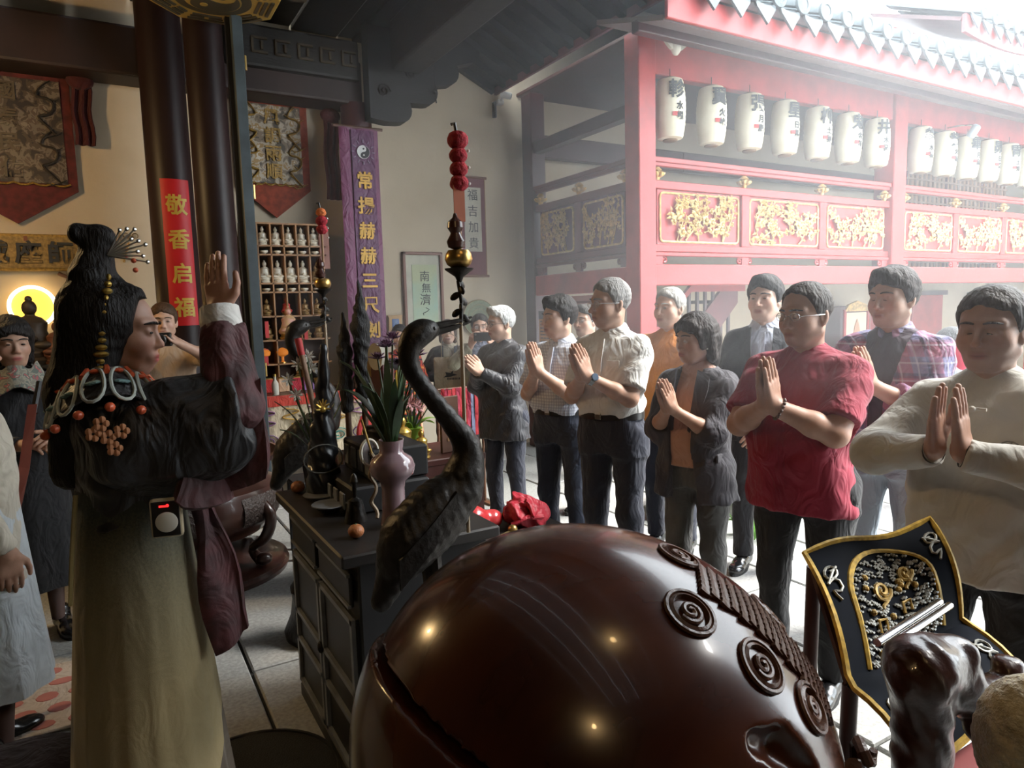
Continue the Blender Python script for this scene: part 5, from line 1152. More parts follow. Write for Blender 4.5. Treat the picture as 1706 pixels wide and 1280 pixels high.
def candle(label, x, y, balls, paper):
    t = thing('candle_stem', label, 'candlestick', (x, y, 1.565))
    MB().tube([(0, 0, -.62), (0, 0, 0)], .006, 8).build('lower_rod', mat('pale_cane', (.42, .33, .22), .5), t, True)
    MB().tube([(0, 0, 0), (.004, 0, .06), (-.004, 0, .12)], .006, 8).build('stem', IRON, t, True)
    for k in range(7):
        a = k*2.2; z = .012+.016*k; c = np.array((.014*math.cos(a), .014*math.sin(a), z)); MB().ell(c, (.017, .006, .010), 8, 6, rotm(0, .6, a)).build('leaf', IRON, t, True)
    MB().lathe([(.006, .115), (.012, .13), (.040, .150), (.042, .154), (.010, .158)], 20).build('drip_tray', IRON, t, True)
    MB().lathe([(.020, .155), (.034, .165), (.040, .180), (.036, .196), (.030, .205), (.026, .205)], 22).build('gold_cup', BRASS, t, True)
    MB().lathe([(.004, .205), (.022, .212), (.026, .228), (.016, .246), (.014, .252), (.023, .266), (.021, .282), (.008, .294), (.004, .306)], 18, (-.012, -.01, 0)).build('gourd', mat('gourd_brown', (.07, .025, .018), .25), t, True)
    MB().tube([(.010, .004, .2), (.012, .004, .50)], .004, 6).build('skewer', mat('bamboo', (.45, .27, .15), .6), t, True)
    if paper: MB().box((.006, -.004, .345), (.034, .003, .12)).build('paper_tag', mat('orange_paper', (.45, .14, .075), .7), t)
    for k, (dz, r_, m_) in enumerate(balls):
        f = Field((-.05, -.05, -.05), (.05, .05, .05), .004); f.ell((0, 0, 0), (r_, r_, r_*.88), k=0); q = [f.ax[0][:, None, None], f.ax[1][None, :, None], f.ax[2][None, None, :]]
        f.F = f.F+(.0018*np.sin(230*q[0]+k)*np.sin(210*q[1]+k)*np.sin(250*q[2])).astype(np.float32); V, Q = f.mesh(); me = npmesh('ball', V, Q); me.materials.append(m_); inst('ball', me, t, (.012, .004, dz))
    for k in range(3): MB().ell((.036, -.012, balls[0][0]-.03-.045*k), .0045).build('white_bead', WHITEP, t, True)
    MB().tube([(.008, .004, balls[0][0]+.02), (.002, 0, balls[0][0]+.045), (-.008, 0, balls[0][0]+.04)], .005, 6).build('stub', BLACK, t, True)
candle('candle stem with four red wool balls and orange tag in the near crane beak', .882, 1.79, [(.510, .030, FUZZ), (.468, .026, FUZZ), (.431, .026, FUZZ), (.392, .027, FUZZ)], True)
candle('candle stem with red balls and an orange tip in the far crane beak', .922, 3.36, [(.520, .024, FUZO), (.480, .028, FUZZ), (.440, .027, FUZZ)], False)

# ------------------------------------------------------------------ things on the altar
ZT = .881
va = thing('flower_vase', 'lilac glazed vase with a bulging shoulder on the altar', 'vase', (.795, 2.175, ZT))
MB().lathe([(.045, 0), (.048, .01), (.040, .05), (.038, .13), (.044, .155), (.072, .180), (.078, .205), (.068, .232), (.042, .250), (.038, .262), (.044, .296), (.040, .296), (.034, .262)], 32).build('glazed_body', mat('lilac_glaze', (.26, .17, .19), .12, var=.15, scale=4, coat=.5), va, True)
GRN = mat('leaf_green', (.035, .085, .028), .4, var=.4, scale=8); GRN2 = mat('pale_leaf_green', (.10, .15, .07), .45, var=.3, scale=8); STEM = mat('stem_green', (.06, .11, .04), .5)
LIL = mat('lilac_petal', (.36, .22, .34), .6, var=.3, scale=30); WPET = mat('white_petal', (.62, .62, .56), .6, var=.15); PNK = mat('pink_petal', (.66, .36, .38), .6, var=.25, scale=20)
def bloom(mb, c, R0, n=14, layers=3, up=(0, 0, 1)):
    up = unit(up); a = unit(np.cross(up, (.3, .9, .1))); b = np.cross(up, a)
    for l in range(layers):
        for k in range(n-2*l):
            q = 2*math.pi*k/(n-2*l)+l*.2; d = math.cos(q)*a+math.sin(q)*b; e = unit(d*(1-.28*l)+up*(.25+.35*l)); L_ = R0*(1-.12*l); s_ = np.cross(e, up)*R0*.16; cc = np.array(c)
            mb.add([cc, cc+e*L_*.6+s_, cc+e*L_+up*R0*.05, cc+e*L_*.6-s_, cc+e*L_*.6+up*R0*.08], [(0, 1, 4), (1, 2, 4), (2, 3, 4), (3, 0, 4)])
def bigleaf(mb, base, tip, wd, droop=.1):
    base, tip = np.array(base, float), np.array(tip, float); d = tip-base; s_ = unit(np.cross(d, (0, 0, 1)))*wd; G = []
    for i in range(8):
        q = i/7; c = base+d*q+np.array((0, 0, droop*math.sin(q*math.pi)*np.linalg.norm(d))); ww = math.sin(math.pi*min(1, q*.92+.06))**.8; G.append([c-s_*ww, c-np.array((0, 0, .12*wd)), c+s_*ww])
    mb.sheet(G, .0025)
fb = thing('flower_bouquet', 'lilac chrysanthemums with tall dark leaves standing in the lilac vase', 'flowers', (.795, 2.175, ZT+.27))
r = random.Random(21)
tops = [(.07, -.05, .35), (.10, -.02, .30), (.02, .06, .33), (.05, -.01, .30), (-.01, -.03, .34), (.06, .05, .27), (.03, .02, .36), (.08, .01, .33), (.0, .09, .29)]
for p in tops:
    MB().tube(bez([(r.uniform(-.02, .02), r.uniform(-.02, .02), -.05), (p[0]*.4, p[1]*.4, .12), p], 8), .0032, 6).build('stalk', STEM, fb, True)
    m_ = MB(); bloom(m_, p, .040, 16, 3); m_.build('blossom', LIL, fb)
for k in range(16):
    a = k*2.4; L_ = r.uniform(.16, .32); m_ = MB(); bigleaf(m_, (.012*math.cos(a), .012*math.sin(a), .0), (.09*math.cos(a)*r.uniform(.5, 1.2)-.02, .09*math.sin(a)*r.uniform(.5, 1.2), L_), .016, .05); m_.build('leaf', GRN if k % 3 else GRN2, fb, True)
for (tip, wd, mm) in (((-.15, .02, .30), .045, GRN2), ((-.10, -.03, .22), .03, GRN), ((-.13, .08, .20), .03, GRN), ((.06, -.05, .18), .02, GRN)): m_ = MB(); bigleaf(m_, (0, 0, 0), tip, wd, .2); m_.build('leaf', mm, fb, True)
m_ = MB(); bigleaf(m_, (.01, -.02, .05), (.02, -.03, .26), .012, .1); m_.build('leaf', mat('yellow_petal', (.75, .50, .04), .5), fb, True)

def fruit(label, x, y, r_=.026):
    t = thing('mandarin_orange', label, 'fruit', (x, y, ZT)); MB().ell((0, 0, r_*.86), (r_, r_, r_*.88), 18, 12).build('peel', mat('mandarin_peel', (.42, .15, .05), .45, bump=.2, bscale=200), t, True); MB().ell((0, 0, r_*1.72), (.004, .004, .003), 8, 6).build('stem_end', STEM, t)
fruit('small mandarin on the near front edge of the altar', .645, 2.125); fruit('small mandarin at the far left corner of the altar', .625, 2.82, .028)
# tiered dark stand with incense and ornaments
ts = thing('tiered_stand', 'dark carved two-step stand in the middle of the altar', 'stand', (.86, 2.57, ZT))
MB().box((0, 0, .05), (.30, .42, .10)).build('lower_step', CB, ts, bevel=.008); MB().box((.05, 0, .16), (.22, .36, .12)).build('upper_step', CB, ts, bevel=.008)
for k in range(5): MB().box((-.172, -.16+.08*k, .05), (.008, .05, .06)).build('carved_panel', CE, ts, bevel=.003)
for k in range(4): MB().box((-.062, -.13+.085*k, .16), (.008, .05, .08)).build('carved_panel', CE, ts, bevel=.003)
tab = mat('red_tablet_lacquer', (.12, .022, .018), .4, var=.3, scale=8)
for k, (x, y, z, w_, h_, lb) in enumerate(((.90, 2.56, ZT+.221, .085, .30, 'tall red lacquer spirit tablet on the tiered stand'), (.93, 2.68, ZT+.221, .07, .25, 'shorter red lacquer spirit tablet at back of the tiered stand'))):
    t = thing('spirit_tablet', lb, 'tablet', (x, y, z), R_(12)); MB().box((0, 0, .02), (.06, w_+.03, .04)).build('foot', BLACK, t, bevel=.004); MB().box((0, 0, h_/2+.03), (.022, w_, h_)).build('board', tab, t, bevel=.004)
    MB().lathe([(w_*.62, -.014), (w_*.62, .014)], 18, (0, 0, h_+.03), R=rotm(0, math.pi/2, 0)).build('rounded_crest', CREAMW if k == 0 else BRASS, t, True)
# furled black command flags with pale pole
fg = thing('furled_flag', 'furled black pennant with gold crest leaning on the altar', 'flag', (.69, 2.66, ZT))
f = Field((-.10, -.10, -.02), (.12, .10, .66), .007); f.cap((0, 0, .02), (.03, .0, .60), .062, .012, k=0); f.cap((-.02, .02, .02), (.02, .02, .45), .05, .02, k=.02); f.wrinkle(.006, 60, 2.); f.plane((0, 0, .002), (0, 0, -1)); fieldobj('folded_cloth', f, mat('black_satin', (.012, .013, .016), .3, var=.3), fg)
m_ = MB()
for k in range(7): m_.tube([(.0, -.045, .36), (.028*math.cos(k*.52), -.055, .36+.04*math.sin(k*.52))], [.006, .003], 5)
m_.ell((0, -.045, .36), .014); m_.build('gold_crest', GOLDT, fg, True)
MB().tube([(.075*math.cos(q)-.01, -.055, .17+.055*math.sin(q)) for q in np.linspace(0, 6.28, 24, endpoint=False)], .0028, 5, closed=True).build('round_emblem', mat('grey_thread2', (.10, .10, .09), .6), fg)
for k, (lb, a, b, m_) in enumerate((('pale wooden staff with red tip leaning across the altar', (.755, 2.78, ZT), (.665, 2.83, ZT+.62), mat('pale_staff_wood', (.34, .20, .12), .5)), ('dark brown staff beside the pale wooden staff', (.80, 2.80, ZT), (.73, 2.82, ZT+.46), WOOD))):
    t = thing('wooden_staff', lb, 'staff', (a[0], a[1], ZT)); e = np.array(b)-np.array(a); MB().tube([(0, 0, 0), e*.5, e], [.010, .011, .012], 10).build('shaft', m_, t, True); MB().tube([e*.9, e*1.01], .014, 10).build('tip', SEAL if k == 0 else BRASS, t, True)
# whisks
def whisk(label, x, y, h, sc):
    t = thing('horsehair_whisk', label, 'whisk', (x, y, ZT)); WH = mat('black_horsehair', (.012, .011, .011), .6, var=.4, scale=30, stretch=(4, 4, .4), bump=.6, bscale=60)
    MB().lathe([(.030, 0), (.032, .02), (.014, .05), (.012, h*.45)], 16).build('holder', WOOD, t, True)
    f = Field((-.06, -.06, h*.4), (.06, .06, h+.02), .006); f.cap((0, 0, h*.45), (0, 0, h*.78), .030*sc, .036*sc, k=0); f.cap((0, 0, h*.78), (0, 0, h*.9), .036*sc, .018, k=.02); f.cap((0, 0, h*.9), (0, 0, h), .012, .005, k=.01); f.wrinkle(.004, 90, 1.); fieldobj('hair_tuft', f, WH, t)
whisk('tall black horsehair whisk before the purple banner', .915, 2.80, .86, 1.0); whisk('shorter black horsehair whisk left of the tall whisk', .855, 2.84, .72, .8)
pk = thing('wood_plank', 'reddish wooden plank standing upright under the tall whisk', 'plank', (1.02, 2.78, ZT), R_(30)); MB().box((0, 0, .24), (.065, .015, .48)).build('board', mat('red_brown_plank', (.16, .055, .035), .5, var=.3, stretch=(4, 4, .6)), pk, bevel=.003); MB().box((0, 0, .01), (.09, .06, .02)).build('foot', BLACK, pk)
# bell, dishes, small mirror, white orchid spray
bl = thing('hand_bell', 'dark bronze hand bell near the front of the altar', 'bell', (.70, 2.30, ZT)); MB().lathe([(.040, 0), (.038, .012), (.030, .05), (.024, .075), (.008, .085), (.008, .13), (.014, .14), (.010, .16), (.002, .17)], 22).build('bell_body', IRON, bl, True); MB().ell((0, 0, .012), .010).build('clapper', IRON, bl)
for k, (x, y, lb) in enumerate(((.655, 2.46, 'shallow dark dish at left edge of the altar'), (.665, 2.62, 'second shallow dark dish behind the first on the altar'))):
    t = thing('offering_dish', lb, 'dish', (x, y, ZT)); MB().lathe([(.03, 0), (.034, .01), (.062, .028), (.065, .031), (.060, .030), (.032, .014), (.0, .012)], 26).build('dish', IRON, t, True); MB().lathe([(.061, .029), (.066, .031), (.065, .034)], 26).build('rim', CE, t, True)
om = thing('oval_mirror', 'small oval mirror in a white rim on the altar', 'mirror', (.80, 2.42, ZT)); MB().tube([(.032*math.cos(q), 0, .21+.048*math.sin(q)) for q in np.linspace(0, 6.28, 22, endpoint=False)], .006, 6, closed=True).build('rim', CREAMW, om, True); MB().lathe([(.030, -.002), (.030, .002)], 22, (0, 0, .21), sy=1.5, R=rotm(math.pi/2, 0, 0)).build('glass', CHROME, om); MB().tube([(0, 0, .17), (0, 0, .01)], .005, 8).lathe([(.035, 0), (.03, .012)], 16).build('stand', BLACK, om, True)
rp = thing('twisted_cord', 'pale twisted cord hanging beside the vase', 'cord', (.755, 2.26, ZT)); MB().tube([(.010*math.sin(k*.8), .010*math.cos(k*.8), .24-.012*k) for k in range(20)], .007, 6).build('cord', mat('pale_rope', (.36, .27, .18), .7), rp, True); MB().tube([(0, 0, .24), (-.03, 0, .36)], .004, 6).build('hook', BRASS, rp)
oc = thing('white_orchids', 'spray of white flowers behind the black pennant', 'flowers', (.72, 2.84, ZT-.001))
MB().lathe([(.035, 0), (.045, .05), (.03, .10), (.034, .14)], 18).build('pot', IRON, oc, True)
for (dx, dy, dz) in ((-.06, 0, .52), (-.02, 0, .55), (-.10, .01, .46), (.0, .03, .50), (-.08, -.02, .40), (.20, 0, .50), (.15, .02, .52), (-.05, .0, .30)):
    MB().tube(bez([(0, 0, .12), (dx*.4, dy, dz*.6), (dx, dy, dz)], 7), .003, 5).build('stalk', STEM, oc, True); m_ = MB(); bloom(m_, (dx, dy, dz), .034, 7, 2, (0, -1, .4)); m_.build('blossom', WPET, oc)
for tip in ((-.16, 0, .38), (-.14, .03, .26), (.08, 0, .35)): m_ = MB(); bigleaf(m_, (0, 0, .12), tip, .018, .15); m_.build('leaf', GRN, oc, True)

# ------------------------------------------------------------------ censer on a round base, stool, mats
WDK = mat('censer_rosewood', (.040, .015, .010), .28, var=.35, scale=5, coat=.3); WREL = mat('censer_relief', (.030, .018, .014), .5, bump=.8, bscale=55)
cn = thing('round_censer', 'great round rosewood censer with carved panels on a stepped base', 'censer', (.40, 4.66, 0))
MB().lathe([(.53, 0), (.54, .03), (.52, .04), (.53, .06), (.50, .075), (.40, .085), (.0, .085)], 48).build('stepped_base', WDK, cn, True)
MB().lathe([(.24, .22), (.40, .27), (.50, .38), (.52, .48), (.49, .56), (.42, .60), (.40, .64), (.43, .68), (.52, .72), (.53, .75), (.50, .755), (.40, .66), (.1, .60)], 48).build('bowl', WDK, cn, True)
for k in range(6):
    a0 = k*math.pi/3+.2; G = [[((.522-.03*((v-.5)*2)**2)*math.cos(a0+u), (.522-.03*((v-.5)*2)**2)*math.sin(a0+u), .37+.16*v) for v in np.linspace(0, 1, 6)] for u in np.linspace(-.30, .30, 9)]
    MB().sheet(G, .018).build('relief_panel', WREL, cn, True)
for k in range(4):
    a = k*math.pi/2+.75; q = lambda r_, z: (r_*math.cos(a), r_*math.sin(a), z)
    MB().tube(bez([q(.46, .50), q(.55, .40), q(.50, .26), q(.40, .18), q(.46, .11)], 14), [.035]*8+[.03, .028, .026, .026, .03, .034, .036], 10).build('leg', WDK, cn, True); MB().ell(q(.48, .125), (.05, .05, .038), 12, 8).build('foot', WDK, cn, True)
MB().lathe([(.40, .655), (.35, .69), (.2, .70), (0, .70)], 36).build('ash', mat('incense_ash', (.16, .14, .12), .95, bump=.5), cn, True)
for k in range(5): MB().tube([(.1+.02*k, -.30+.015*k, .69), (.13+.025*k, -.36, .80+.01*k)], .006, 6).build('incense_stick', SEAL if k % 2 else CREAMW, cn, True)
sl_ = thing('stool', 'dark wooden stool between the censer and the altar', 'stool', (1.12, 4.62, 0))
MB().box((0, 0, .50), (.30, .30, .035)).build('seat', DARKW, sl_, bevel=.006)
for sx in (-1, 1):
    for sy in (-1, 1): MB().box((sx*.12, sy*.12, .24), (.035, .035, .48)).build('leg', DARKW, sl_, bevel=.004)
    MB().box((sx*.12, 0, .20), (.025, .22, .03)).build('stretcher', DARKW, sl_); MB().box((0, sx*.12, .26), (.22, .025, .03)).build('stretcher', DARKW, sl_)
mt = thing('patterned_mat', 'pale mat printed with pink pebbles lying behind the long skirt', 'mat', (-.37, 3.42, .006))
MB().box((0, 0, .006), (.75, .62, .012)).build('mat_sheet', cloth('mat_cream', (.46, .40, .34)), mt, bevel=.004)
r = random.Random(9)
for i in range(6):
    for j in range(5):
        MB().lathe([(.046, 0), (.044, .003)], 10, (-.31+.122*i+.05*(j % 2)-.02, -.25+.12*j, .012), sx=1.0+r.uniform(-.15, .2), sy=.72+r.uniform(-.1, .15)).build('pebble_print', mat('pebble_pink', (.42, .15, .13), .85), mt)
ku = thing('kneeling_cushion', 'dark round kneeling cushion at the lower left corner', 'cushion', (-.38, 2.62, 0)); MB().lathe([(.25, 0), (.29, .03), (.30, .08), (.27, .13), (.15, .155), (.0, .15)], 36).build('pad', cloth('brown_cushion', (.035, .020, .018)), ku, True); MB().lathe([(.302, .07), (.306, .08), (.302, .09)], 36).build('piping', mat('dark_piping', (.02, .012, .012), .6), ku, True)
rg = thing('round_mat', 'dark round fibre mat under the hem of the long skirt', 'mat', (.30, 2.36, .004)); MB().lathe([(.30, 0), (.31, .008), (.29, .016), (.0, .016)], 36).build('fibre_disc', mat('dark_fibre', (.035, .035, .032), .95, bump=.8, bscale=160), rg, True); MB().tube([(.30*math.cos(q), .30*math.sin(q), .012) for q in np.linspace(0, 6.28, 40, endpoint=False)], .010, 6, closed=True).build('bound_edge', BLACK, rg, True)

# ------------------------------------------------------------------ low bench with red bundle, gourd-red bowl and offerings behind the altar
bn = thing('low_bench', 'dark narrow bench carrying red bundles in front of the row', 'bench', (1.52, 2.72, 0)); MB().box((0, 0, .575), (.52, .30, .04)).build('seat', DARKW, bn, bevel=.006)
for sx in (-1, 1):
    for sy in (-1, 1): MB().box((sx*.22, sy*.11, .28), (.035, .035, .56)).build('leg', DARKW, bn)
rb = thing('red_gourd', 'glossy coral-red gourd-shaped vessel lying on the bench', 'vessel', (1.405, 2.73, .596)); f = Field((-.15, -.1, -.01), (.15, .1, .15), .006); f.ell((-.04, 0, .062), (.075, .062, .062), k=0); f.ell((.06, 0, .045), (.055, .046, .045), k=.03); fieldobj('vessel_body', f, mat('coral_lacquer', (.55, .045, .05), .2, coat=.4), rb); MB().tube([(.10, 0, .045), (.135, 0, .05)], [.018, .014], 10).build('neck', BRASS, rb, True)
rc = thing('red_cloth_bundle', 'crumpled crimson cloth bundle on the right end of the bench', 'cloth', (1.64, 2.70, .595)); f = Field((-.16, -.13, -.01), (.16, .13, .17), .0055); f.ell((0, 0, .05), (.125, .10, .055), k=0); f.ell((-.03, 0, .09), (.07, .06, .05), k=.02); f.wrinkle(.014, 42, 2.5); f.wrinkle(.005, 95, 1.); f.plane((0, 0, 0), (0, 0, -1)); fieldobj('folded_cloth', f, cloth('crimson_silk', (.48, .012, .035), rough=.5), rc); MB().tube([(-.12, -.06, .03), (-.05, -.09, .06), (.03, -.09, .05)], .012, 8).build('knot', cloth('crimson_silk', (.48, .012, .035)), rc, True)
bh = thing('brass_handle', 'brass-knobbed dark handle lying before the red bundle', 'handle', (1.36, 2.52, .60)); MB().tube([(-.06, 0, .0), (.12, .05, .02)], .012, 8).build('shaft', mat('old_brass', (.20, .14, .06), .4, .6), bh, True); MB().ell((.125, .05, .03), .022).build('knob', BRASS, bh, True); MB().box((.03, .06, -.02), (.06, .12, .012)).build('tray', DARKW, bh)
pq = thing('gift_packet', 'brightly printed paper packet below the bench', 'packet', (1.20, 2.50, .0), R_(20)); MB().box((0, 0, .26), (.14, .10, .52)).build('packet_body', blotmat('packet_print', [(.55, .08, .06), (.65, .3, .1), (.6, .5, .2), (.7, .65, .6), (.5, .05, .2)], 24), pq, bevel=.01); MB().box((0, -.052, .44), (.10, .004, .08)).build('printed_label', mat('packet_yellow', (.7, .5, .1), .5), pq)

ot = thing('offering_table', 'dark red offering table behind the crane', 'table', (1.55, 3.85, 0)); MB().box((0, 0, .73), (.72, .5, .04)).build('tabletop', mat('dark_red_wood', (.07, .02, .015), .4), ot, bevel=.006); MB().box((0, -.235, .64), (.66, .02, .14)).build('apron', mat('dark_red_wood', (.07, .02, .015), .4), ot)
for sx in (-1, 1):
    for sy in (-1, 1): MB().box((sx*.32, sy*.21, .355), (.05, .05, .71)).build('leg', mat('dark_red_wood', (.07, .02, .015), .4), ot)
TZ = .751
rd = thing('red_disc_board', 'round red lacquered board propped behind the lilac vase', 'board', (1.31, 3.76, TZ), R_(20)); MB().lathe([(.155, -.01), (.16, 0), (.155, .01)], 36, (0, 0, .16), R=rotm(math.pi/2-.15, 0, 0)).build('disc', mat('bright_red_lacquer', (.50, .04, .04), .35), rd, True); MB().tube([(.14*math.cos(q), -.012-.02*math.sin(q), .16+.14*math.sin(q)) for q in np.linspace(0, 6.28, 30, endpoint=False)], .004, 5, closed=True).build('gilt_ring', GOLDT, rd)
pb = thing('pink_bouquet', 'bouquet of pink and peach lilies wrapped with lime ribbon', 'flowers', (1.56, 3.88, TZ)); MB().lathe([(.05, 0), (.06, .02), (.045, .10), (.06, .15)], 20).build('pot', mat('lime_wrap', (.25, .45, .05), .5), pb, True); r = random.Random(2)
for k in range(16):
    a = k*2.4; q = .16*math.sqrt((k+.5)/16); p = (q*math.cos(a)*.9, q*math.sin(a)*.9, .24+.18*r.random()+.05*(1-q/.16)); m_ = MB(); bloom(m_, p, .062, 7, 2, (q*math.cos(a), q*math.sin(a)-.1, .12)); m_.build('blossom', PNK if k % 3 else mat('peach_petal', (.70, .32, .14), .6), pb)
    MB().tube([(0, 0, .12), p], .004, 5).build('stalk', STEM, pb)
for k in range(5): m_ = MB(); a = k*1.3; bigleaf(m_, (0, 0, .13), (.17*math.cos(a), .17*math.sin(a), .19), .022, .2); m_.build('leaf', mat('lime_leaf', (.18, .34, .04), .5), pb, True)
def figurine(label, x, y, z, H, m, group=None, robe=None, halo=False, cat='figurine'):
    t = thing('deity_figurine', label, cat, (x, y, z), 0, group); k = H/.2
    MB().lathe([(.055, 0), (.06, .012), (.048, .022), (.054, .034), (.05, .04)], 16).build('lotus_seat', m, t, True)
    MB().lathe([(.060, .036), (.064, .052), (.050, .07), (.040, .10), (.044, .125), (.030, .14), (.014, .147), (.012, .155)], 16, sy=.8).ell((0, 0, .170), (.020, .021, .024), 12, 8).ell((0, 0, .196), (.010, .010, .011), 8, 6).ell((-.028, -.035, .058), (.032, .022, .013)).ell((.028, -.035, .058), (.032, .022, .013)).ell((0, -.04, .078), (.018, .014, .010)).build('seated_figure', robe or m, t, True)
    for o in t.children: o.scale = (k, k, k)
    return t
figurine('gilded seated deity on the offering table right of the vase', 1.43, 3.72, TZ, .26, GOLDT); figurine('smaller gilded deity on the offering table beside the brown board', 1.53, 3.68, TZ, .17, GOLDT)
bb = thing('brown_board', 'brown wooden board with faded marks behind the crane neck', 'board', (1.74, 3.74, TZ), R_(10)); MB().box((0, 0, .17), (.13, .02, .34)).build('board', mat('board_brown', (.13, .06, .035), .6), bb, bevel=.004)
for k in range(3): MB().box((0, -.012, .08+.09*k), (.05, .004, .02)).build('faded_mark', mat('faded_gold', (.30, .16, .07), .6), bb)
rr_ = thing('ribbon_rack', 'rack of hanging red and blue ribbons below the tote bag', 'rack', (2.42, 4.98, 0)); MB().tube([(-.20, 0, .98), (.20, 0, .98)], .010, 8).build('bar', WOOD, rr_)
for s_ in (-1, 1): MB().tube([(s_*.20, 0, 0), (s_*.20, 0, .99)], .012, 8).build('post', WOOD, rr_, True); MB().box((s_*.20, 0, .01), (.05, .25, .02)).build('foot', WOOD, rr_)
for k in range(11): MB().sheet([[(-.17+.033*k, -.008+.006*math.sin(k+j), .985-.10*j) for j in range(5)], [(-.14+.033*k, -.010-.006*math.sin(k*2+j), .985-.10*j) for j in range(5)]], .004).build('ribbon', [cloth('ribbon_red', (.40, .02, .03)), cloth('ribbon_crimson', (.30, .02, .05)), cloth('ribbon_blue', (.12, .14, .22))][0 if k % 3 == 0 else 1 if k % 3 == 1 else (2 if k > 7 else 0)], rr_, True)

# ------------------------------------------------------------------ shelf of figurines with the cloth-fronted table
tt = thing('shrine_table', 'long table with painted cloth front under the figurine shelf', 'table', (1.50, 6.30, 0)); MB().box((0, 0, .90), (.95, .62, .04)).build('tabletop', WOOD, tt, bevel=.006)
for sx in (-.42, .42):
    for sy in (-.26, .26): MB().box((sx, sy, .44), (.06, .06, .88)).build('leg', WOOD, tt)
tcl = thing('altar_cloth', 'painted altar cloth with dragons and teal waves hanging from the shrine table', 'cloth', (1.50, 5.975, 0))
G = [[(-.47+.94*u, .008*math.sin(u*26), z) for z in np.linspace(.40, .93, 8)] for u in np.linspace(0, 1, 40)]
MB().sheet(G, .008).build('cream_ground', cloth('cream_satin', (.58, .48, .33)), tcl, True); MB().box((0, -.014, .885), (.96, .012, .09)).build('red_valance', cloth('valance_red', (.50, .05, .03)), tcl)
tw = mat('teal_thread', (.03, .28, .26), .6); pw = mat('purple_thread', (.14, .05, .22), .6)
for k in range(5):
    MB().tube([(-.4+.2*k+.09*math.cos(q)*(1-q/14), -.022, .55+.06*math.sin(q)*(1-q/14)) for q in np.linspace(0, 11, 24)], .010, 6, flat=.4).build('wave', tw if k % 2 else pw, tcl, True)
    m_ = MB(); m_.tube([(-.40+.2*k+.07*math.sin(q*1.7), -.022, .68+.14*q/6) for q in np.linspace(0, 6, 20)], .014, 6, flat=.4); m_.build('dragon', mat('ochre_thread', (.55, .33, .06), .6) if k % 2 else mat('violet_thread', (.32, .16, .30), .6), tcl, True)
sf = thing('figurine_shelf', 'wooden pigeonhole shelf crowded with small deities', 'shelf', (1.12, 6.62, .925)); SW = mat('honey_shelf_wood', (.38, .20, .085), .5, var=.25, stretch=(4, 4, .6)); SB = mat('shelf_back', (.055, .028, .018), .7)
MB().box((.36, .13, .76), (.74, .02, 1.52)).build('back_board', SB, sf)
shz = [0, .22, .44, .66, .88, .96, 1.22, 1.30, 1.50]
for z in shz: MB().box((.36, .04, z+.006), (.74, .17, .014)).build('shelf_board', SW, sf)
for k in range(7):
    x = .005+k*.115; MB().box((x, .04, 1.08 if 0 < k < 6 else .76), (.012, .17, .84 if 0 < k < 6 else 1.52)).build('divider', SW, sf)
for x in (.235, .465): MB().box((x, .04, .33), (.012, .17, .66)).build('divider', SW, sf)
MB().box((.72, .04, 1.30), (.09, .17, .40)).build('side_panel', mat('pink_tan_panel', (.30, .13, .10), .6), sf, bevel=.003)
for (x, z) in ((.15, .55), (.50, .52), (.13, .3)): MB().box((x, -.052, z), (.032, .004, .15)).build('red_paper_strip', SEAL, sf)
IV = mat('ivory_porcelain', (.66, .60, .48), .3, var=.1, coat=.3); OG = mat('old_gold', (.36, .22, .08), .4, .4, var=.3, scale=20)
def cup(label, x, y, z, g):
    t = thing('offering_cup', label, 'cup', (x, y, z), 0, g); MB().lathe([(.016, 0), (.018, .004), (.034, .016), (.036, .030), (.032, .030), (.02, .012)], 16).build('bowl', IV, t, True); MB().lathe([(.030, .024), (.0, .026)], 14).build('water', mat('tea_gold', (.35, .22, .06), .1), t)
ORD = ['first', 'second', 'third', 'fourth', 'fifth', 'sixth']
sx0, sy0, sz0 = 1.12, 6.62, .925
for k in range(6):
    figurine('small ivory deity in the top row, %s from the left' % ORD[k], sx0+.062+k*.115, sy0+.02, sz0+1.314, .165, IV, 'ivory deities in the top shelf row'); cup('white offering cup in the upper cup row, %s from the left' % ORD[k], sx0+.062+k*.115, sy0-.005, sz0+1.234, 'upper row of offering cups')
for k in range(6):
    if k < 5: figurine('large ivory deity in the middle row, %s from the left' % ORD[k], sx0+.062+k*.115, sy0+.02, sz0+.974, .20, IV, 'ivory deities in the middle shelf row')
    cup('white offering cup in the lower cup row, %s from the left' % ORD[k], sx0+.062+k*.115, sy0-.005, sz0+.894, 'lower row of offering cups')
figurine('dull gold deity at the right end of the middle shelf row', sx0+.637, sy0+.02, sz0+.974, .16, OG)
for k in range(6):
    if 1 < k < 4: continue
    figurine('small gold deity on the third lowest shelf, %s from the left' % ORD[k], sx0+.06+k*.115, sy0+.02, sz0+.674, .15, OG, 'gold deities on the third lowest shelf'); figurine('small gold deity on the second lowest shelf, %s from the left' % ORD[k], sx0+.06+k*.115, sy0+.02, sz0+.454, .15, OG, 'gold deities on the second lowest shelf')
figurine('small deity in a red robe on the third lowest shelf', sx0+.35, sy0+.02, sz0+.674, .16, OG, robe=SEAL)
figurine('large gold and pink robed deity in the centre of the shelf', sx0+.35, sy0-.03, sz0+.454, .30, GOLDT, robe=mat('pink_robe', (.60, .30, .26), .5, c2=(.5, .36, .12), scale=30))
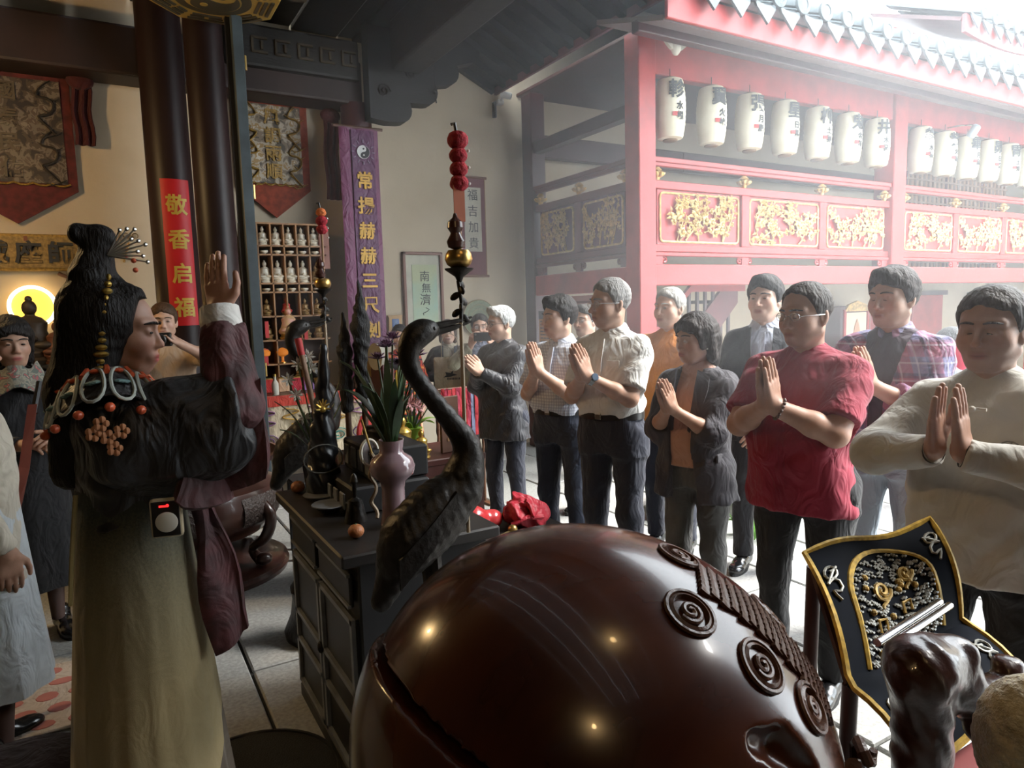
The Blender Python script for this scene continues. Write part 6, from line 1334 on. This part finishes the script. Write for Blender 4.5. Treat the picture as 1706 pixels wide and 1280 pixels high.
for k, x in enumerate((.12, .28)):
    t = thing('lotus_lamp', 'round amber oil lamp %s on the lower shelf' % ('left' if k == 0 else 'right'), 'lamp', (sx0+x, sy0-.02, sz0+.234)); MB().lathe([(.03, 0), (.012, .02), (.012, .06), (.05, .08), (.055, .11), (.04, .13), (.01, .145)], 18).build('amber_globe', mat('amber_glass', (.65, .20, .03), .2, emit=.25), t, True); MB().lathe([(.034, 0), (.034, .012)], 16).build('foot', BRASS, t)
for k in range(3): figurine('tiny gold deity along the lowest shelf behind the red boxes, %s from the left' % ORD[k], sx0+.42+.10*k, sy0+.03, sz0+.014, .14, OG, 'gold deities on the lowest shelf')
for k, (x, c, lb) in enumerate(((.08, (.50, .03, .03), 'bright red gift box'), (.22, (.62, .40, .25), 'peach coloured box'), (.33, (.45, .03, .05), 'dark crimson box'), (.44, (.30, .16, .42), 'violet box'), (.56, (.55, .10, .05), 'orange-red box'))):
    t = thing('gift_box', lb+' on the shrine table before the figurine shelf', 'box', (sx0+x, 6.36, .921)); MB().box((0, 0, .06), (.09, .07, .12)).build('carton', cloth('box_%d' % k, c), t, bevel=.004); MB().box((0, 0, .122), (.092, .072, .012)).build('lid', GOLDT, t, bevel=.003)
for k, x in enumerate((-.42, -.30, .34, .42)):
    t = thing('offering_bottle', 'small %s bottle on the shrine table' % ('red', 'pale', 'red-capped', 'brown')[k], 'bottle', (1.52+x, 6.12, .921)); MB().lathe([(.028, 0), (.03, .01), (.03, .10), (.012, .13), (.012, .16)], 16).build('bottle', [SEAL, CREAMW, WHITEP, WOOD][k], t, True); MB().lathe([(.014, .16), (.014, .18)], 12).build('cap', GOLDT, t)
# ------------------------------------------------------------------ wall hangings and signs
SILKS = blotmat('silver_dragon_silk', [(.07, .055, .04), (.20, .15, .10), (.42, .36, .28), (.32, .20, .07), (.55, .50, .42)], 11, .55, (.0, .43, .50, .57, .63)); SILKB = blotmat('tarnished_dragon_silk', [(.030, .022, .018), (.07, .05, .035), (.16, .13, .10), (.10, .07, .05), (.21, .18, .14)], 11, .6, (.0, .43, .50, .57, .63))
GTH = mat('gold_couching', (.42, .25, .05), .5, .25, var=.3, scale=50)
def pennant(label, x0, x1, z0, z1, tip, y, silk, border, chars, cm, dragon):
    cx = (x0+x1)/2; t = thing('embroidered_banner', label, 'banner', (cx, y, z0)); W, H = x1-x0, z1-z0
    MB().prism([(-W/2, H), (W/2, H), (W/2, 0), (0, tip-z0), (-W/2, 0)], .02, rotm(math.pi/2, 0, 0)).build('border_cloth', border, t)
    G = [[(-W/2+.07+(W-.14)*u, -.018-.006*math.sin(u*9+v*5), .05+(H-.10)*v) for v in np.linspace(0, 1, 14)] for u in np.linspace(0, 1, 14)]; MB().sheet(G, .008).build('silk_panel', silk, t, True)
    MB().tube([(-W/2+.05+(W-.1)*k/18, -.03, .05-.02*abs(math.sin(k*math.pi/3))) for k in range(19)], .008, 6).build('fringe', GTH, t)
    for k in range(4): inst('lettering', txtmesh(chars[k], .155, cm, .006, bold=.003), t, (.0, -.030, H-.16-(H-.32)/3*k), (math.pi/2, 0, 0))
    for s_ in (-1, 1):
        for q in range(2):
            zc = H*(.28+.42*q); pts = [(s_*(W*.30)+s_*.055*math.sin(k*.9), -.034, zc-.24+.05*k*.6+.02*math.cos(k*1.3)) for k in range(16)]
            d = MB().tube(bez(pts, 40), [.010+.010*math.sin(math.pi*i/40) for i in range(41)], 6, flat=.5)
            for k in range(0, 40, 5): p = bez(pts, 40)[k]; d.tube([p, p+np.array((s_*.05*(1 if k % 2 else -1), -.004, .03))], [.008, .002], 5)
            d.build('dragon', dragon, t, True)
    MB().tube([(-W/2-.03, 0, H+.01), (W/2+.03, 0, H+.01)], .018, 10).build('hanging_rod', WOOD, t)
    return t
pennant('silver silk dragon banner lettered 風調雨順 with orange border', 1.17, 1.84, 2.80, 3.62, 2.53, 6.955, SILKS, mat('orange_red_border', (.33, .055, .022), .8, var=.3, scale=16), '風調雨順', GTH, GTH)
pennant('tarnished dragon banner with dark crimson border at the far left', -.98, -.10, 2.68, 3.60, 2.40, 6.955, SILKB, mat('crimson_border', (.13, .018, .018), .8, var=.3, scale=16), '國泰民佑', mat('dull_couching', (.10, .075, .045), .6), mat('dull_dragon', (.045, .036, .03), .7))
def swag(label, x, z0, z1):
    t = thing('red_swag', label, 'drape', (x, 6.90, z0)); G = [[(-.07+.14*u+.01*math.sin(9*v), -.02*math.sin(u*14)-.015, (z1-z0)*v) for v in np.linspace(0, 1, 8)] for u in np.linspace(0, 1, 16)]
    MB().sheet(G, .01).build('drape_cloth', cloth('wine_drape', (.07, .010, .013)), t, True); MB().ell((0, -.03, z1-z0), (.10, .06, .07)).build('knot', cloth('wine_drape', (.07, .010, .013)), t, True)
swag('wine red drape hanging beside the tarnished dragon banner', -.02, 3.05, 3.56); swag('wine red drape between the silver banner and the purple banner', 2.05, 2.72, 3.52)
pu = thing('purple_banner', 'tall purple silk banner lettered 常揚赫赫三尺劍 beneath a yin-yang', 'banner', (2.20, 6.50, .95)); PUR = cloth('purple_silk', (.19, .045, .12), rough=.5); PUR2 = cloth('deep_purple_silk', (.12, .028, .10), rough=.5)
G = [[(-.19+.38*u, -.012*math.sin(u*11), 2.38*v) for v in np.linspace(0, 1, 16)] for u in np.linspace(0, 1, 18)]; MB().sheet(G, .008).build('outer_silk', PUR, pu, True)
G = [[(-.08+.22*u, -.018-.004*math.sin(u*7+v*9), .0+2.36*v) for v in np.linspace(0, 1, 16)] for u in np.linspace(0, 1, 8)]; MB().sheet(G, .006).build('inner_panel', PUR2, pu, True)
GB = mat('banner_gold', (.60, .34, .05), .5, .2)
for k, ch in enumerate('常揚赫赫三尺劍'): inst('lettering', txtmesh(ch, .165, GB, .005, bold=.004), pu, (.03, -.032, 1.90-.235*k), (math.pi/2, 0, 0))
def yinyang(parent, c, R, Rm, m1, m2, name='yin_yang'):
    q = lambda n, a0, a1, r_, o=(0, 0): [(o[0]+r_*math.cos(a), o[1]+r_*math.sin(a)) for a in np.linspace(a0, a1, n)]
    base = MB().prism(q(32, 0, 2*math.pi*31/32, R), .006, Rm, c).build(name, m1, parent)
    half = q(20, -math.pi/2, math.pi/2, R*.94)+q(10, math.pi/2, -math.pi/2, R*.47, (0, R*.47))[1:]+q(10, math.pi/2, 3*math.pi/2, R*.47, (0, -R*.47))[1:-1]
    MB().prism(half, .004, Rm, np.array(c)+Rm @ np.array((0, 0, .005))).build('yin_half', m2, base)
    MB().prism(q(14, 0, 6, R*.14, (0, R*.47)), .004, Rm, np.array(c)+Rm @ np.array((0, 0, .006))).build('yin_dot', m2, base); MB().prism(q(14, 0, 6, R*.14, (0, -R*.47)), .004, Rm, np.array(c)+Rm @ np.array((0, 0, .008))).build('yang_dot', m1, base)
yinyang(pu, (.03, -.030, 2.16), .062, rotm(math.pi/2, 0, 0), WHITEP, INK)
for k in range(12): a = k*math.pi/6; MB().box((.03+.10*math.cos(a), -.028, 2.16+.10*math.sin(a)), (.03, .006, .010), rotm(0, -a, 0)).build('ray', mat('dull_silver_thread', (.25, .2, .28), .5), pu)
MB().tube([(-.24, .01, 2.39), (.24, .01, 2.39)], .014, 8).build('hanging_rod', WOOD, pu)

# red couplet wrapped round its column
rcp = thing('red_couplet', 'red paper strip lettered 敬香启福 wrapped on the dark column', 'sign', (.55, 6.36, 1.60)); RED2 = mat('couplet_red', (.62, .012, .02), .5, var=.06)
ra = .178; G = [[(ra*math.sin(a), -ra*math.cos(a), z) for z in np.linspace(-.06, 1.10, 4)] for a in np.linspace(-.62, .62, 14)]; MB().sheet(G, .004).build('paper', RED2, rcp, True); rcp.rotation_euler = (0, 0, R_(6))
YEL = mat('couplet_yellow', (.72, .50, .08), .5)
for k, ch in enumerate('敬香启福'): inst('lettering', bend(txtmesh(ch, .165, YEL, .0015, bold=.004), ra+.004), rcp, (0, 0, .90-.27*k))
# gold name board
gp = thing('gold_name_board', 'gold board lettered 師座威靈 in black under the tarnished banner', 'plaque', (-.60, 6.93, 2.02)); MB().box((0, .02, .15), (1.0, .05, .30)).build('frame', GTH, gp, bevel=.01); MB().box((0, -.008, .15), (.95, .02, .25)).build('gold_ground', mat('gold_ground', (.36, .23, .07), .5, .2, var=.3, scale=40, bump=.2, bscale=90), gp)
for k, ch in enumerate('師座威靈'): inst('lettering', txtmesh(ch, .19, INK, .008, bold=.005), gp, (.335-.225*k, -.026, .15), (math.pi/2, 0, 0))
for (x, z) in ((.44, .24), (.10, .26)): MB().box((x, -.022, z), (.025, .006, .04)).build('seal_mark', mat('seal_brown', (.2, .06, .03), .6), gp)
for s_ in (-.3, .3): MB().tube([(s_, 0, -.02), (s_+.06, -.01, -.05), (s_+.12, 0, -.02)], .016, 8).build('bracket', mat('bracket_brown', (.15, .07, .04), .5), gp, True)
# wire trinket by the column
wt_ = thing('wire_trinket', 'twisted brass wire ornament on the wall left of the column', 'ornament', (.19, 6.99, 2.10)); m_ = MB().tube([(0, 0, 0), (.03, -.01, .1), (.05, -.01, .17)], .010, 6)
for k in range(4): m_.tube([(.05+.035*(k-1.5)+.022*math.cos(q), -.01, .21+.02*(k % 2)+.022*math.sin(q)) for q in np.linspace(0, 6.28, 12, endpoint=False)], .004, 5, closed=True)
m_.build('wire', OG, wt_, True); MB().ell((.02, -.01, .05), .012).build('bead', SEAL, wt_)
# glowing halo with a statue
hl = thing('halo_lamp', 'glowing round halo lamp behind a dark statue on the back wall', 'lamp', (-.50, 6.955, 1.40)); MB().lathe([(.165, 0), (.165, .02)], 40, (0, .02, .33), R=rotm(math.pi/2, 0, 0)).build('glow_disc', mat('halo_glow', (1.0, .55, .06), .5, emit=1.6, var=.05), hl); MB().tube([(.16*math.cos(q), -.01, .33+.16*math.sin(q)) for q in np.linspace(0, 6.28, 40, endpoint=False)], .014, 8, closed=True).build('light_ring', mat('halo_ring', (1., .85, .5), .5, emit=5., var=0), hl, True); MB().box((0, .03, .07), (.05, .04, .16)).build('bracket', BLACK, hl)
hp_ = thing('statue_plinth', 'tall dark plinth below the glowing halo', 'plinth', (-.50, 6.60, 0)); MB().box((0, 0, .62), (.40, .36, 1.24)).build('block', DARKW, hp_, bevel=.01); MB().box((0, 0, 1.255), (.48, .42, .03)).build('cap_board', DARKW, hp_, bevel=.006)
figurine('dark crowned statue in front of the glowing halo', -.50, 6.60, 1.271, .52, mat('dark_statue', (.05, .035, .022), .5, .2)); figurine('reddish carved statue right of the glowing halo', -.33, 6.52, 1.271, .34, mat('red_statue', (.16, .06, .035), .5))
# calligraphy scroll, framed picture, little plaque, fan, notice
sr = thing('calligraphy_scroll', 'maroon hanging scroll with white calligraphy panel behind the candle', 'scroll', (3.62, 6.965, 1.98)); MB().box((0, 0, .54), (.33, .016, 1.08)).build('mount', mat('scroll_maroon', (.17, .035, .05), .7), sr); MB().box((0, -.010, .62), (.21, .006, .70)).build('paper', mat('scroll_paper', (.60, .57, .48), .8), sr)
for k, ch in enumerate('福吉加貴'): inst('lettering', txtmesh(ch, .13, INK, .002), sr, (0, -.014, .89-.175*k), (math.pi/2, 0, 0))
for z in (0, 1.08): MB().tube([(-.185, -.005, z), (.185, -.005, z)], .014, 10).build('roller', mat('roller_brown', (.2, .09, .05), .5), sr, True)
for s_ in (-1, 1): MB().box((s_*.16, -.009, .54), (.006, .004, 1.06)).build('gilt_edge', GTH, sr)
fp = thing('framed_picture', 'wood-framed pale green ink picture leaning on the plaster wall', 'picture', (3.0, 6.975, 1.36)); FWD = mat('frame_wood', (.22, .085, .05), .5)
for (c, d) in (((-.215, 0, .43), (.03, .05, .89)), ((.215, 0, .43), (.03, .05, .89)), ((0, 0, 0), (.46, .05, .03)), ((0, 0, .86), (.46, .05, .03))): MB().box(c, d).build('frame_bar', FWD, fp, bevel=.004)
MB().box((0, .012, .43), (.42, .01, .85)).build('cream_mount', mat('mount_cream', (.55, .54, .44), .8), fp); MB().box((.02, .004, .41), (.29, .006, .66)).build('green_painting', mat('pale_green_wash', (.36, .52, .43), .8, c2=(.46, .50, .32), scale=2.2, lo=.4, hi=.6), fp)
for k, ch in enumerate('南無濟'): inst('lettering', txtmesh(ch, (.12, .11, .13)[k], INK, .002), fp, (.02+.015*(k % 2), -.001, .62-.125*k), (math.pi/2, 0, 0))
MB().tube([(.02+.04*math.sin(k*1.4), -.001, .28-.02*k) for k in range(5)], .004, 5).build('ink_stroke', INK, fp); MB().box((.02, -.001, .12), (.16, .002, .025)).build('red_inscription', mat('faded_red_ink', (.45, .22, .14), .8), fp)
lp = thing('small_plaque', 'little gilt plaque with blue centre on the plaster wall', 'plaque', (2.655, 6.96, 1.36)); MB().prism([(-.065, .0), (.065, 0), (.08, .03), (.07, .17), (.085, .21), (-.085, .21), (-.07, .17), (-.08, .03)], .02, rotm(math.pi/2, 0, 0)).build('gilt_frame', mat('plaque_ochre', (.50, .30, .12), .5), lp, bevel=.003); MB().box((0, -.012, .105), (.075, .008, .13)).build('blue_field', mat('plaque_blue', (.06, .14, .36), .5), lp)
inst('lettering', txtmesh('天師', .055, mat('pale_blue_paint', (.35, .45, .6), .5), .002, True), lp, (0, -.018, .105), (math.pi/2, 0, 0))
fn = thing('round_fan', 'round sage-green woven fan hanging beside the maroon scroll', 'fan', (3.66, 6.955, 1.30)); MB().lathe([(.20, -.006), (.205, 0), (.20, .006), (.02, .010)], 40, (0, 0, .21), R=rotm(math.pi/2, 0, 0)).build('woven_disc', mat('sage_weave', (.26, .30, .20), .8, var=.2, scale=40), fn, True)
for r_ in (.205, .15, .10, .05): MB().tube([(r_*math.cos(q), -.008, .21+r_*math.sin(q)) for q in np.linspace(0, 6.28, 40, endpoint=False)], .005 if r_ > .2 else .0025, 5, closed=True).build('woven_ring', mat('straw', (.42, .32, .18), .7), fn)
MB().ell((0, -.012, .21), (.022, .01, .022)).build('boss', mat('pale_boss', (.6, .5, .42), .5), fn)
nb = thing('notice_board', 'orange notice sheet with black header under the shaded gallery side', 'notice', (4.185, 6.28, 1.09), R_(-90)); MB().box((0, 0, .235), (.46, .02, .47)).build('orange_sheet', mat('notice_orange', (.55, .24, .06), .7), nb); MB().box((0, -.004, .435), (.46, .02, .09)).build('dark_header', mat('header_grey', (.08, .08, .09), .6), nb)
inst('lettering', txtmesh('天 道 公 告', .05, mat('header_silver', (.3, .3, .32), .5), .002), nb, (0, -.017, .435), (math.pi/2, 0, 0)); rn = random.Random(6); m_ = MB()
for j in range(10):
    x = -.20
    while x < .19: L_ = rn.uniform(.02, .06); m_.box((x+L_/2, -.012, .365-.037*j), (L_, .004, .011)); x += L_+.014
m_.build('printed_lines', INK, nb, kind='stuff')
nb2 = thing('paper_notice', 'small pinkish paper strip pinned under the gallery side beam', 'notice', (4.187, 5.70, 1.58), R_(-90)); MB().box((0, 0, .07), (.42, .008, .13)).build('paper', mat('pink_notice', (.42, .20, .19), .7), nb2); MB().box((0, -.006, .07), (.36, .003, .02)).build('print_line', MAROON, nb2)
# security camera
cc = thing('security_camera', 'white security camera on the wall below the dark rafters', 'camera', (4.0, 6.93, 3.88)); MB().box((0, .02, .02), (.08, .08, .05)).build('mount', WHITEP, cc, bevel=.006); MB().tube([(0, 0, .02), (0, -.06, .06)], .014, 8).build('arm', WHITEP, cc, True); MB().tube([(-.03, -.06, .085), (.07, -.12, .06)], [.038, .036], 14).build('housing', WHITEP, cc, True); MB().tube([(.07, -.12, .06), (.076, -.124, .058)], .026, 12).build('lens', BLACK, cc); MB().box((-.09, -.02, -.08), (.035, .05, .17)).build('junction_box', BLACK, cc, bevel=.005)

# bagua plaque under the ceiling beam
bg_ = thing('bagua_plaque', 'gold octagonal bagua plaque with yin-yang fixed below the ceiling beam', 'plaque', (.79, 5.16, 3.70)); BGO = mat('bagua_gold', (.46, .30, .065), .45, .3, var=.15, scale=5); BGD = mat('bagua_dark', (.045, .035, .018), .5)
R8 = .44; oc8 = [(R8*math.cos(a+math.pi/8), R8*math.sin(a+math.pi/8)) for a in np.arange(8)*math.pi/4]; MB().prism(oc8, .045, None, (0, 0, .03)).build('octagon_board', BGO, bg_, bevel=.006)
MB().lathe([(.245, -.002), (.245, .006)], 40, (0, 0, .004)).build('dark_disc', BGD, bg_)
for k in range(8):
    a = k*math.pi/4; pat = [(1, 1, 1), (0, 1, 1), (1, 0, 1), (0, 0, 1), (0, 0, 0), (1, 0, 0), (0, 1, 0), (1, 1, 0)][k]
    for j in range(3):
        r_ = .285+.040*j; Rz = rotm(0, 0, a); L_ = .19+.025*j
        if pat[j]: MB().box(Rz @ np.array((r_, 0, .004)), (.022, L_, .010), Rz).build('trigram_bar', BGD, bg_)
        else:
            for s_ in (-1, 1): MB().box(Rz @ np.array((r_, s_*L_*.28, .004)), (.022, L_*.42, .010), Rz).build('trigram_bar', BGD, bg_)
yinyang(bg_, (0, 0, -.001), .18, rotm(math.pi, 0, .6), BGO, BGD)
for s_ in (-1, 1): MB().tube([(s_*.2, -.12, .05), (s_*.2, -.12, .10)], .012, 8).build('hanger', BGD, bg_)

# ------------------------------------------------------------------ paper lanterns of the lunar mansions
names = ['軫水蚓', '翼火蛇', '張月鹿', '星日馬', '柳土獐', '鬼金羊', '井木犴', '參水猿', '觜火猴', '畢月烏', '昴日雞', '胃土雉', '婁金狗', '奎木狼']
LX = [4.585+.525*i for i in range(7)]+[8.62+.525*i for i in range(7)]
prof = [(.055, -.265), (.075, -.262)]
for i in range(23):
    u = i/22; r_ = .080+.061*(math.sin(math.pi*(u*.86+.07))**.42); prof.append((r_+(.002 if i % 2 else -.002), -.255+.51*u))
prof += [(.075, .262), (.055, .265)]
LBODY = MB().lathe(prof, 30).mesh('paper_shade', PAPER, True); LRING = MB().lathe([(.060, 0), (.066, .004), (.066, .020), (.060, .024)], 24).mesh('ring', mat('lantern_ring', (.20, .12, .06), .6), True)
LCORD = MB().tube([(0, 0, 0), (0, 0, .09)], .004, 6).mesh('cord', BLACK)
rl = random.Random(5)
for i, (x, nm) in enumerate(zip(LX, names)):
    t = thing('paper_lantern', 'cream paper lantern lettered %s, %s of the gallery row' % (nm, ['first', 'second', 'third', 'fourth', 'fifth', 'sixth', 'seventh', 'eighth', 'ninth', 'tenth', 'eleventh', 'twelfth', 'thirteenth', 'fourteenth'][i]), 'lantern', (x, YF-.0, 3.09), R_(rl.uniform(-26, -8)), 'paper lanterns along the gallery')
    inst('paper_shade', LBODY, t, (0, 0, .27)); inst('bottom_ring', LRING, t, (0, 0, -.008)); inst('top_ring', LRING, t, (0, 0, .525)); inst('cord', LCORD, t, (0, 0, .54))
    inst('lettering', bend(txtmesh(nm[0], .165, INK, .0015, bold=.004), .1445), t, (0, 0, .42))
    for k in (1, 2): inst('small_lettering', bend(txtmesh(nm[k], .075, INK, .0015, bold=.002), .146), t, (.0, 0, .275-.085*(k-1)), (0, 0, .18))
    sm = MB(); G = [[(.1455*math.sin(a), -.1455*math.cos(a), z) for z in (.185, .22)] for a in np.linspace(-.34, .02, 6)]; sm.sheet(G, .003).build('red_seal', SEAL, t)
lamp = thing('spot_lamp', 'small pale blue spotlight above the far lanterns', 'lamp', (9.22, YF-.25, 3.52)); MB().lathe([(.045, 0), (.05, .02), (.05, .13), (.03, .15)], 18, R=rotm(.5, .2, 0)).build('housing', mat('pale_blue_metal', (.40, .50, .58), .4), lamp, True); MB().tube([(.03, -.06, .13), (.0, .1, .16), (0, .29, .17)], .010, 6).build('bracket', CHROME, lamp, True)

# ------------------------------------------------------------------ under the gallery: stair, shrine cabinet, red door, garden
sw = thing('red_staircase', 'red wooden staircase with close balusters under the gallery', 'staircase', (4.9, 6.3, 0))
for i in range(9): MB().box((.20*i, 0, .10+.19*i), (.24, .7, .04)).build('tread', REDD, sw)
MB().prism([(-.12, 0), (.15, 0), (1.78, 1.6), (1.78, 1.85), (1.6, 1.85), (-.12, .25)], .05, rotm(math.pi/2, 0, 0), (0, -.36, 0)).build('stringer', MAROON, sw)
for i in range(14): MB().box((-.05+.13*i, -.36, .55+.118*i if .55+.118*i < 1.5 else 1.5), (.035, .03, .62)).build('baluster', REDD, sw)
MB().prism([(-.1, .86), (1.0, 1.82), (1.9, 1.82), (1.9, 1.74), (1.0, 1.74), (-.1, .78)], .05, rotm(math.pi/2, 0, 0), (0, -.37, 0)).build('handrail', RED, sw)
sc_ = thing('shrine_cabinet', 'lit red and cream shrine cabinet glowing under the gallery', 'cabinet', (10.0, 6.72, 0)); MB().box((0, 0, .75), (.75, .36, 1.5)).build('case', REDD, sc_, bevel=.01); MB().box((0, -.185, 1.0), (.50, .02, .8)).build('cream_panel', mat('shrine_cream', (.62, .50, .36), .6, emit=.25), sc_)
for s_ in (-.29, .29): MB().box((s_, -.19, .9), (.05, .03, 1.1)).build('post', RED, sc_)
MB().prism([(-.3, 0), (.3, 0), (.22, .10), (0, .16), (-.22, .10)], .04, rotm(math.pi/2, 0, 0), (0, -.19, 1.42)).build('crest', GOLD, sc_); MB().prism([(-.10, .65), (.10, .65), (.13, .9), (.05, 1.2), (0, 1.3), (-.05, 1.2), (-.13, .9)], .02, rotm(math.pi/2, 0, 0), (0, -.20, 0)).build('painted_deity', mat('deity_paint', (.55, .30, .18), .6), sc_)
bu = thing('shrine_bulb', 'small warm bulb beside the shrine cabinet', 'lamp', (9.42, 6.60, 1.42)); MB().ell((0, 0, 0), .022).build('glass', mat('bulb_glow', (1., .75, .35), .4, emit=14., var=0), bu, True); MB().tube([(0, 0, .02), (0, 0, .32)], .006, 6).build('flex', BLACK, bu)
d1 = MB().box((12.7, 6.955, .82), (.95, .06, 1.64)).build('door_1', RED, bevel=.008); tag(d1, 'plain red door under the gallery', kind='structure')
MB().ell((13.06, 6.90, .85), .03).build('handle', BRASS, d1); MB().box((12.7, 6.93, 1.68), (1.1, .09, .08)).build('frame', REDD, d1)
wv = thing('wall_vine', 'dark wrought vine ornament on the cream wall beside the red door', 'ornament', (14.1, 6.96, 1.15)); m_ = MB(); rv = random.Random(8); m_.tube(bez([(0, 0, 0), (.1, -.01, .2), (-.02, -.01, .38), (.12, -.01, .5)], 16), .012, 6)
for k in range(22): c = np.array((rv.uniform(-.15, .28), -.02, rv.uniform(.0, .52))); m_.ell(c, (.04, .012, .025), 6, 5, rotm(0, rv.uniform(0, 3), 0))
m_.build('vine', mat('vine_dark', (.10, .12, .08), .7), wv)
for k in range(2): MB().ell((.05+.1*k, -.03, .1+.25*k), .03).build('flower', SEAL, wv)
bp_ = thing('red_bag', 'bright pink-red bag carried by the small distant visitor', 'bag', (5.36, 2.66, 1.00)); MB().ell((0, 0, .17), (.075, .06, .105), 16, 12).build('bag_body', mat('hot_red_nylon', (.75, .02, .08), .4), bp_, True); MB().tube([(0, .02, .26), (.05, .08, .33)], .010, 6).build('strap', BLACK, bp_, True)
rk = random.Random(14); RK = mat('garden_rock', (.24, .24, .21), .9, var=.4, scale=8, bump=.6, bscale=20); pg = thing('rock_garden', 'low rock garden with bright ferns in the sunlit court', 'garden', (3.66, 3.66, 0))
for k, (x, y, r_) in enumerate(((-.16, -.05, .15), (.10, .08, .20), (.40, -.02, .18), (-.08, .20, .17), (.3, .35, .26))):
    f = Field((-r_-.06,)*3, (r_+.06,)*3, .014); f.ell((0, 0, 0), (r_, r_*.8, r_*.62), k=0); f.wrinkle(.025, 22, k*1.3); f.plane((0, 0, -r_*.35), (0, 0, -1)); V, Q = f.mesh(); me = npmesh('rock', V+np.array((x, y, r_*.34)), Q); me.materials.append(RK); inst('rock', me, pg)
FERN = mat('fern_green', (.16, .42, .05), .5, var=.4, scale=10)
for k in range(34):
    m_ = MB(); x, y = (rk.uniform(-.18, .5), rk.uniform(-.15, .35)) if k < 24 else (rk.uniform(.0, .2), rk.uniform(-.6, -.4)); a = rk.uniform(0, 6.28); L_ = rk.uniform(.14, .26); z0 = .14 if k < 24 else .0; bigleaf(m_, (x, y, z0), (x+L_*math.cos(a)*.7, y+L_*math.sin(a)*.7, z0+rk.uniform(.06, .22)), .020, .3); m_.build('frond', FERN, pg)
# hall lamps: warm bulbs on cords above and behind the viewer
def hall_bulb(label, x, y, z, W, top):
    t = thing('pendant_bulb', label, 'lamp', (x, y, z)); MB().ell((0, 0, 0), .045, 14, 10).build('bulb', mat('warm_bulb_glow', (1., .62, .22), .4, emit=25., var=0), t, True); MB().lathe([(.02, .03), (.025, .05), (.022, .09), (.008, .10)], 14).build('socket', BLACK, t, True); MB().tube([(0, 0, .1), (0, 0, top-z)], .005, 6).build('cord', BLACK, t)
    l = bpy.data.lights.new('pendant_light', 'POINT'); l.energy = W; l.color = (1., .66, .30); l.shadow_soft_size = .06; o = bpy.data.objects.new('pendant_light', l); o.location = (0, 0, -.08); link(o, t)
hall_bulb('warm bulb hanging behind the viewer', -.6, -1.4, 3.3, 16, 4.3); hall_bulb('warm bulb hanging over the left of the hall', -1.6, 4.9, 3.0, 85, 4.3); hall_bulb('warm bulb hanging above the viewer', 1.0, .2, 3.6, 6, 4.3)

# ------------------------------------------------------------------ pale haze box added to imitate lens glare over court and row
hz = MB().box((3.65, 2.12, 2.50), (4.9, 9.62, 2.44)).build('glare_haze', None); tag(hz, 'thin pale haze box added over the court to imitate lens glare', 'haze', kind='stuff')
hm_ = bpy.data.materials.new('haze'); hm_.use_nodes = True; hn = hm_.node_tree; hn.nodes.remove(hn.nodes['Principled BSDF']); vs = hn.nodes.new('ShaderNodeVolumeScatter'); vs.inputs['Color'].default_value = (.93, .96, 1., 1); vs.inputs['Density'].default_value = HAZE; vs.inputs['Anisotropy'].default_value = .3
hn.links.new(vs.outputs[0], hn.nodes['Material Output'].inputs['Volume']); hz.data.materials.append(hm_)
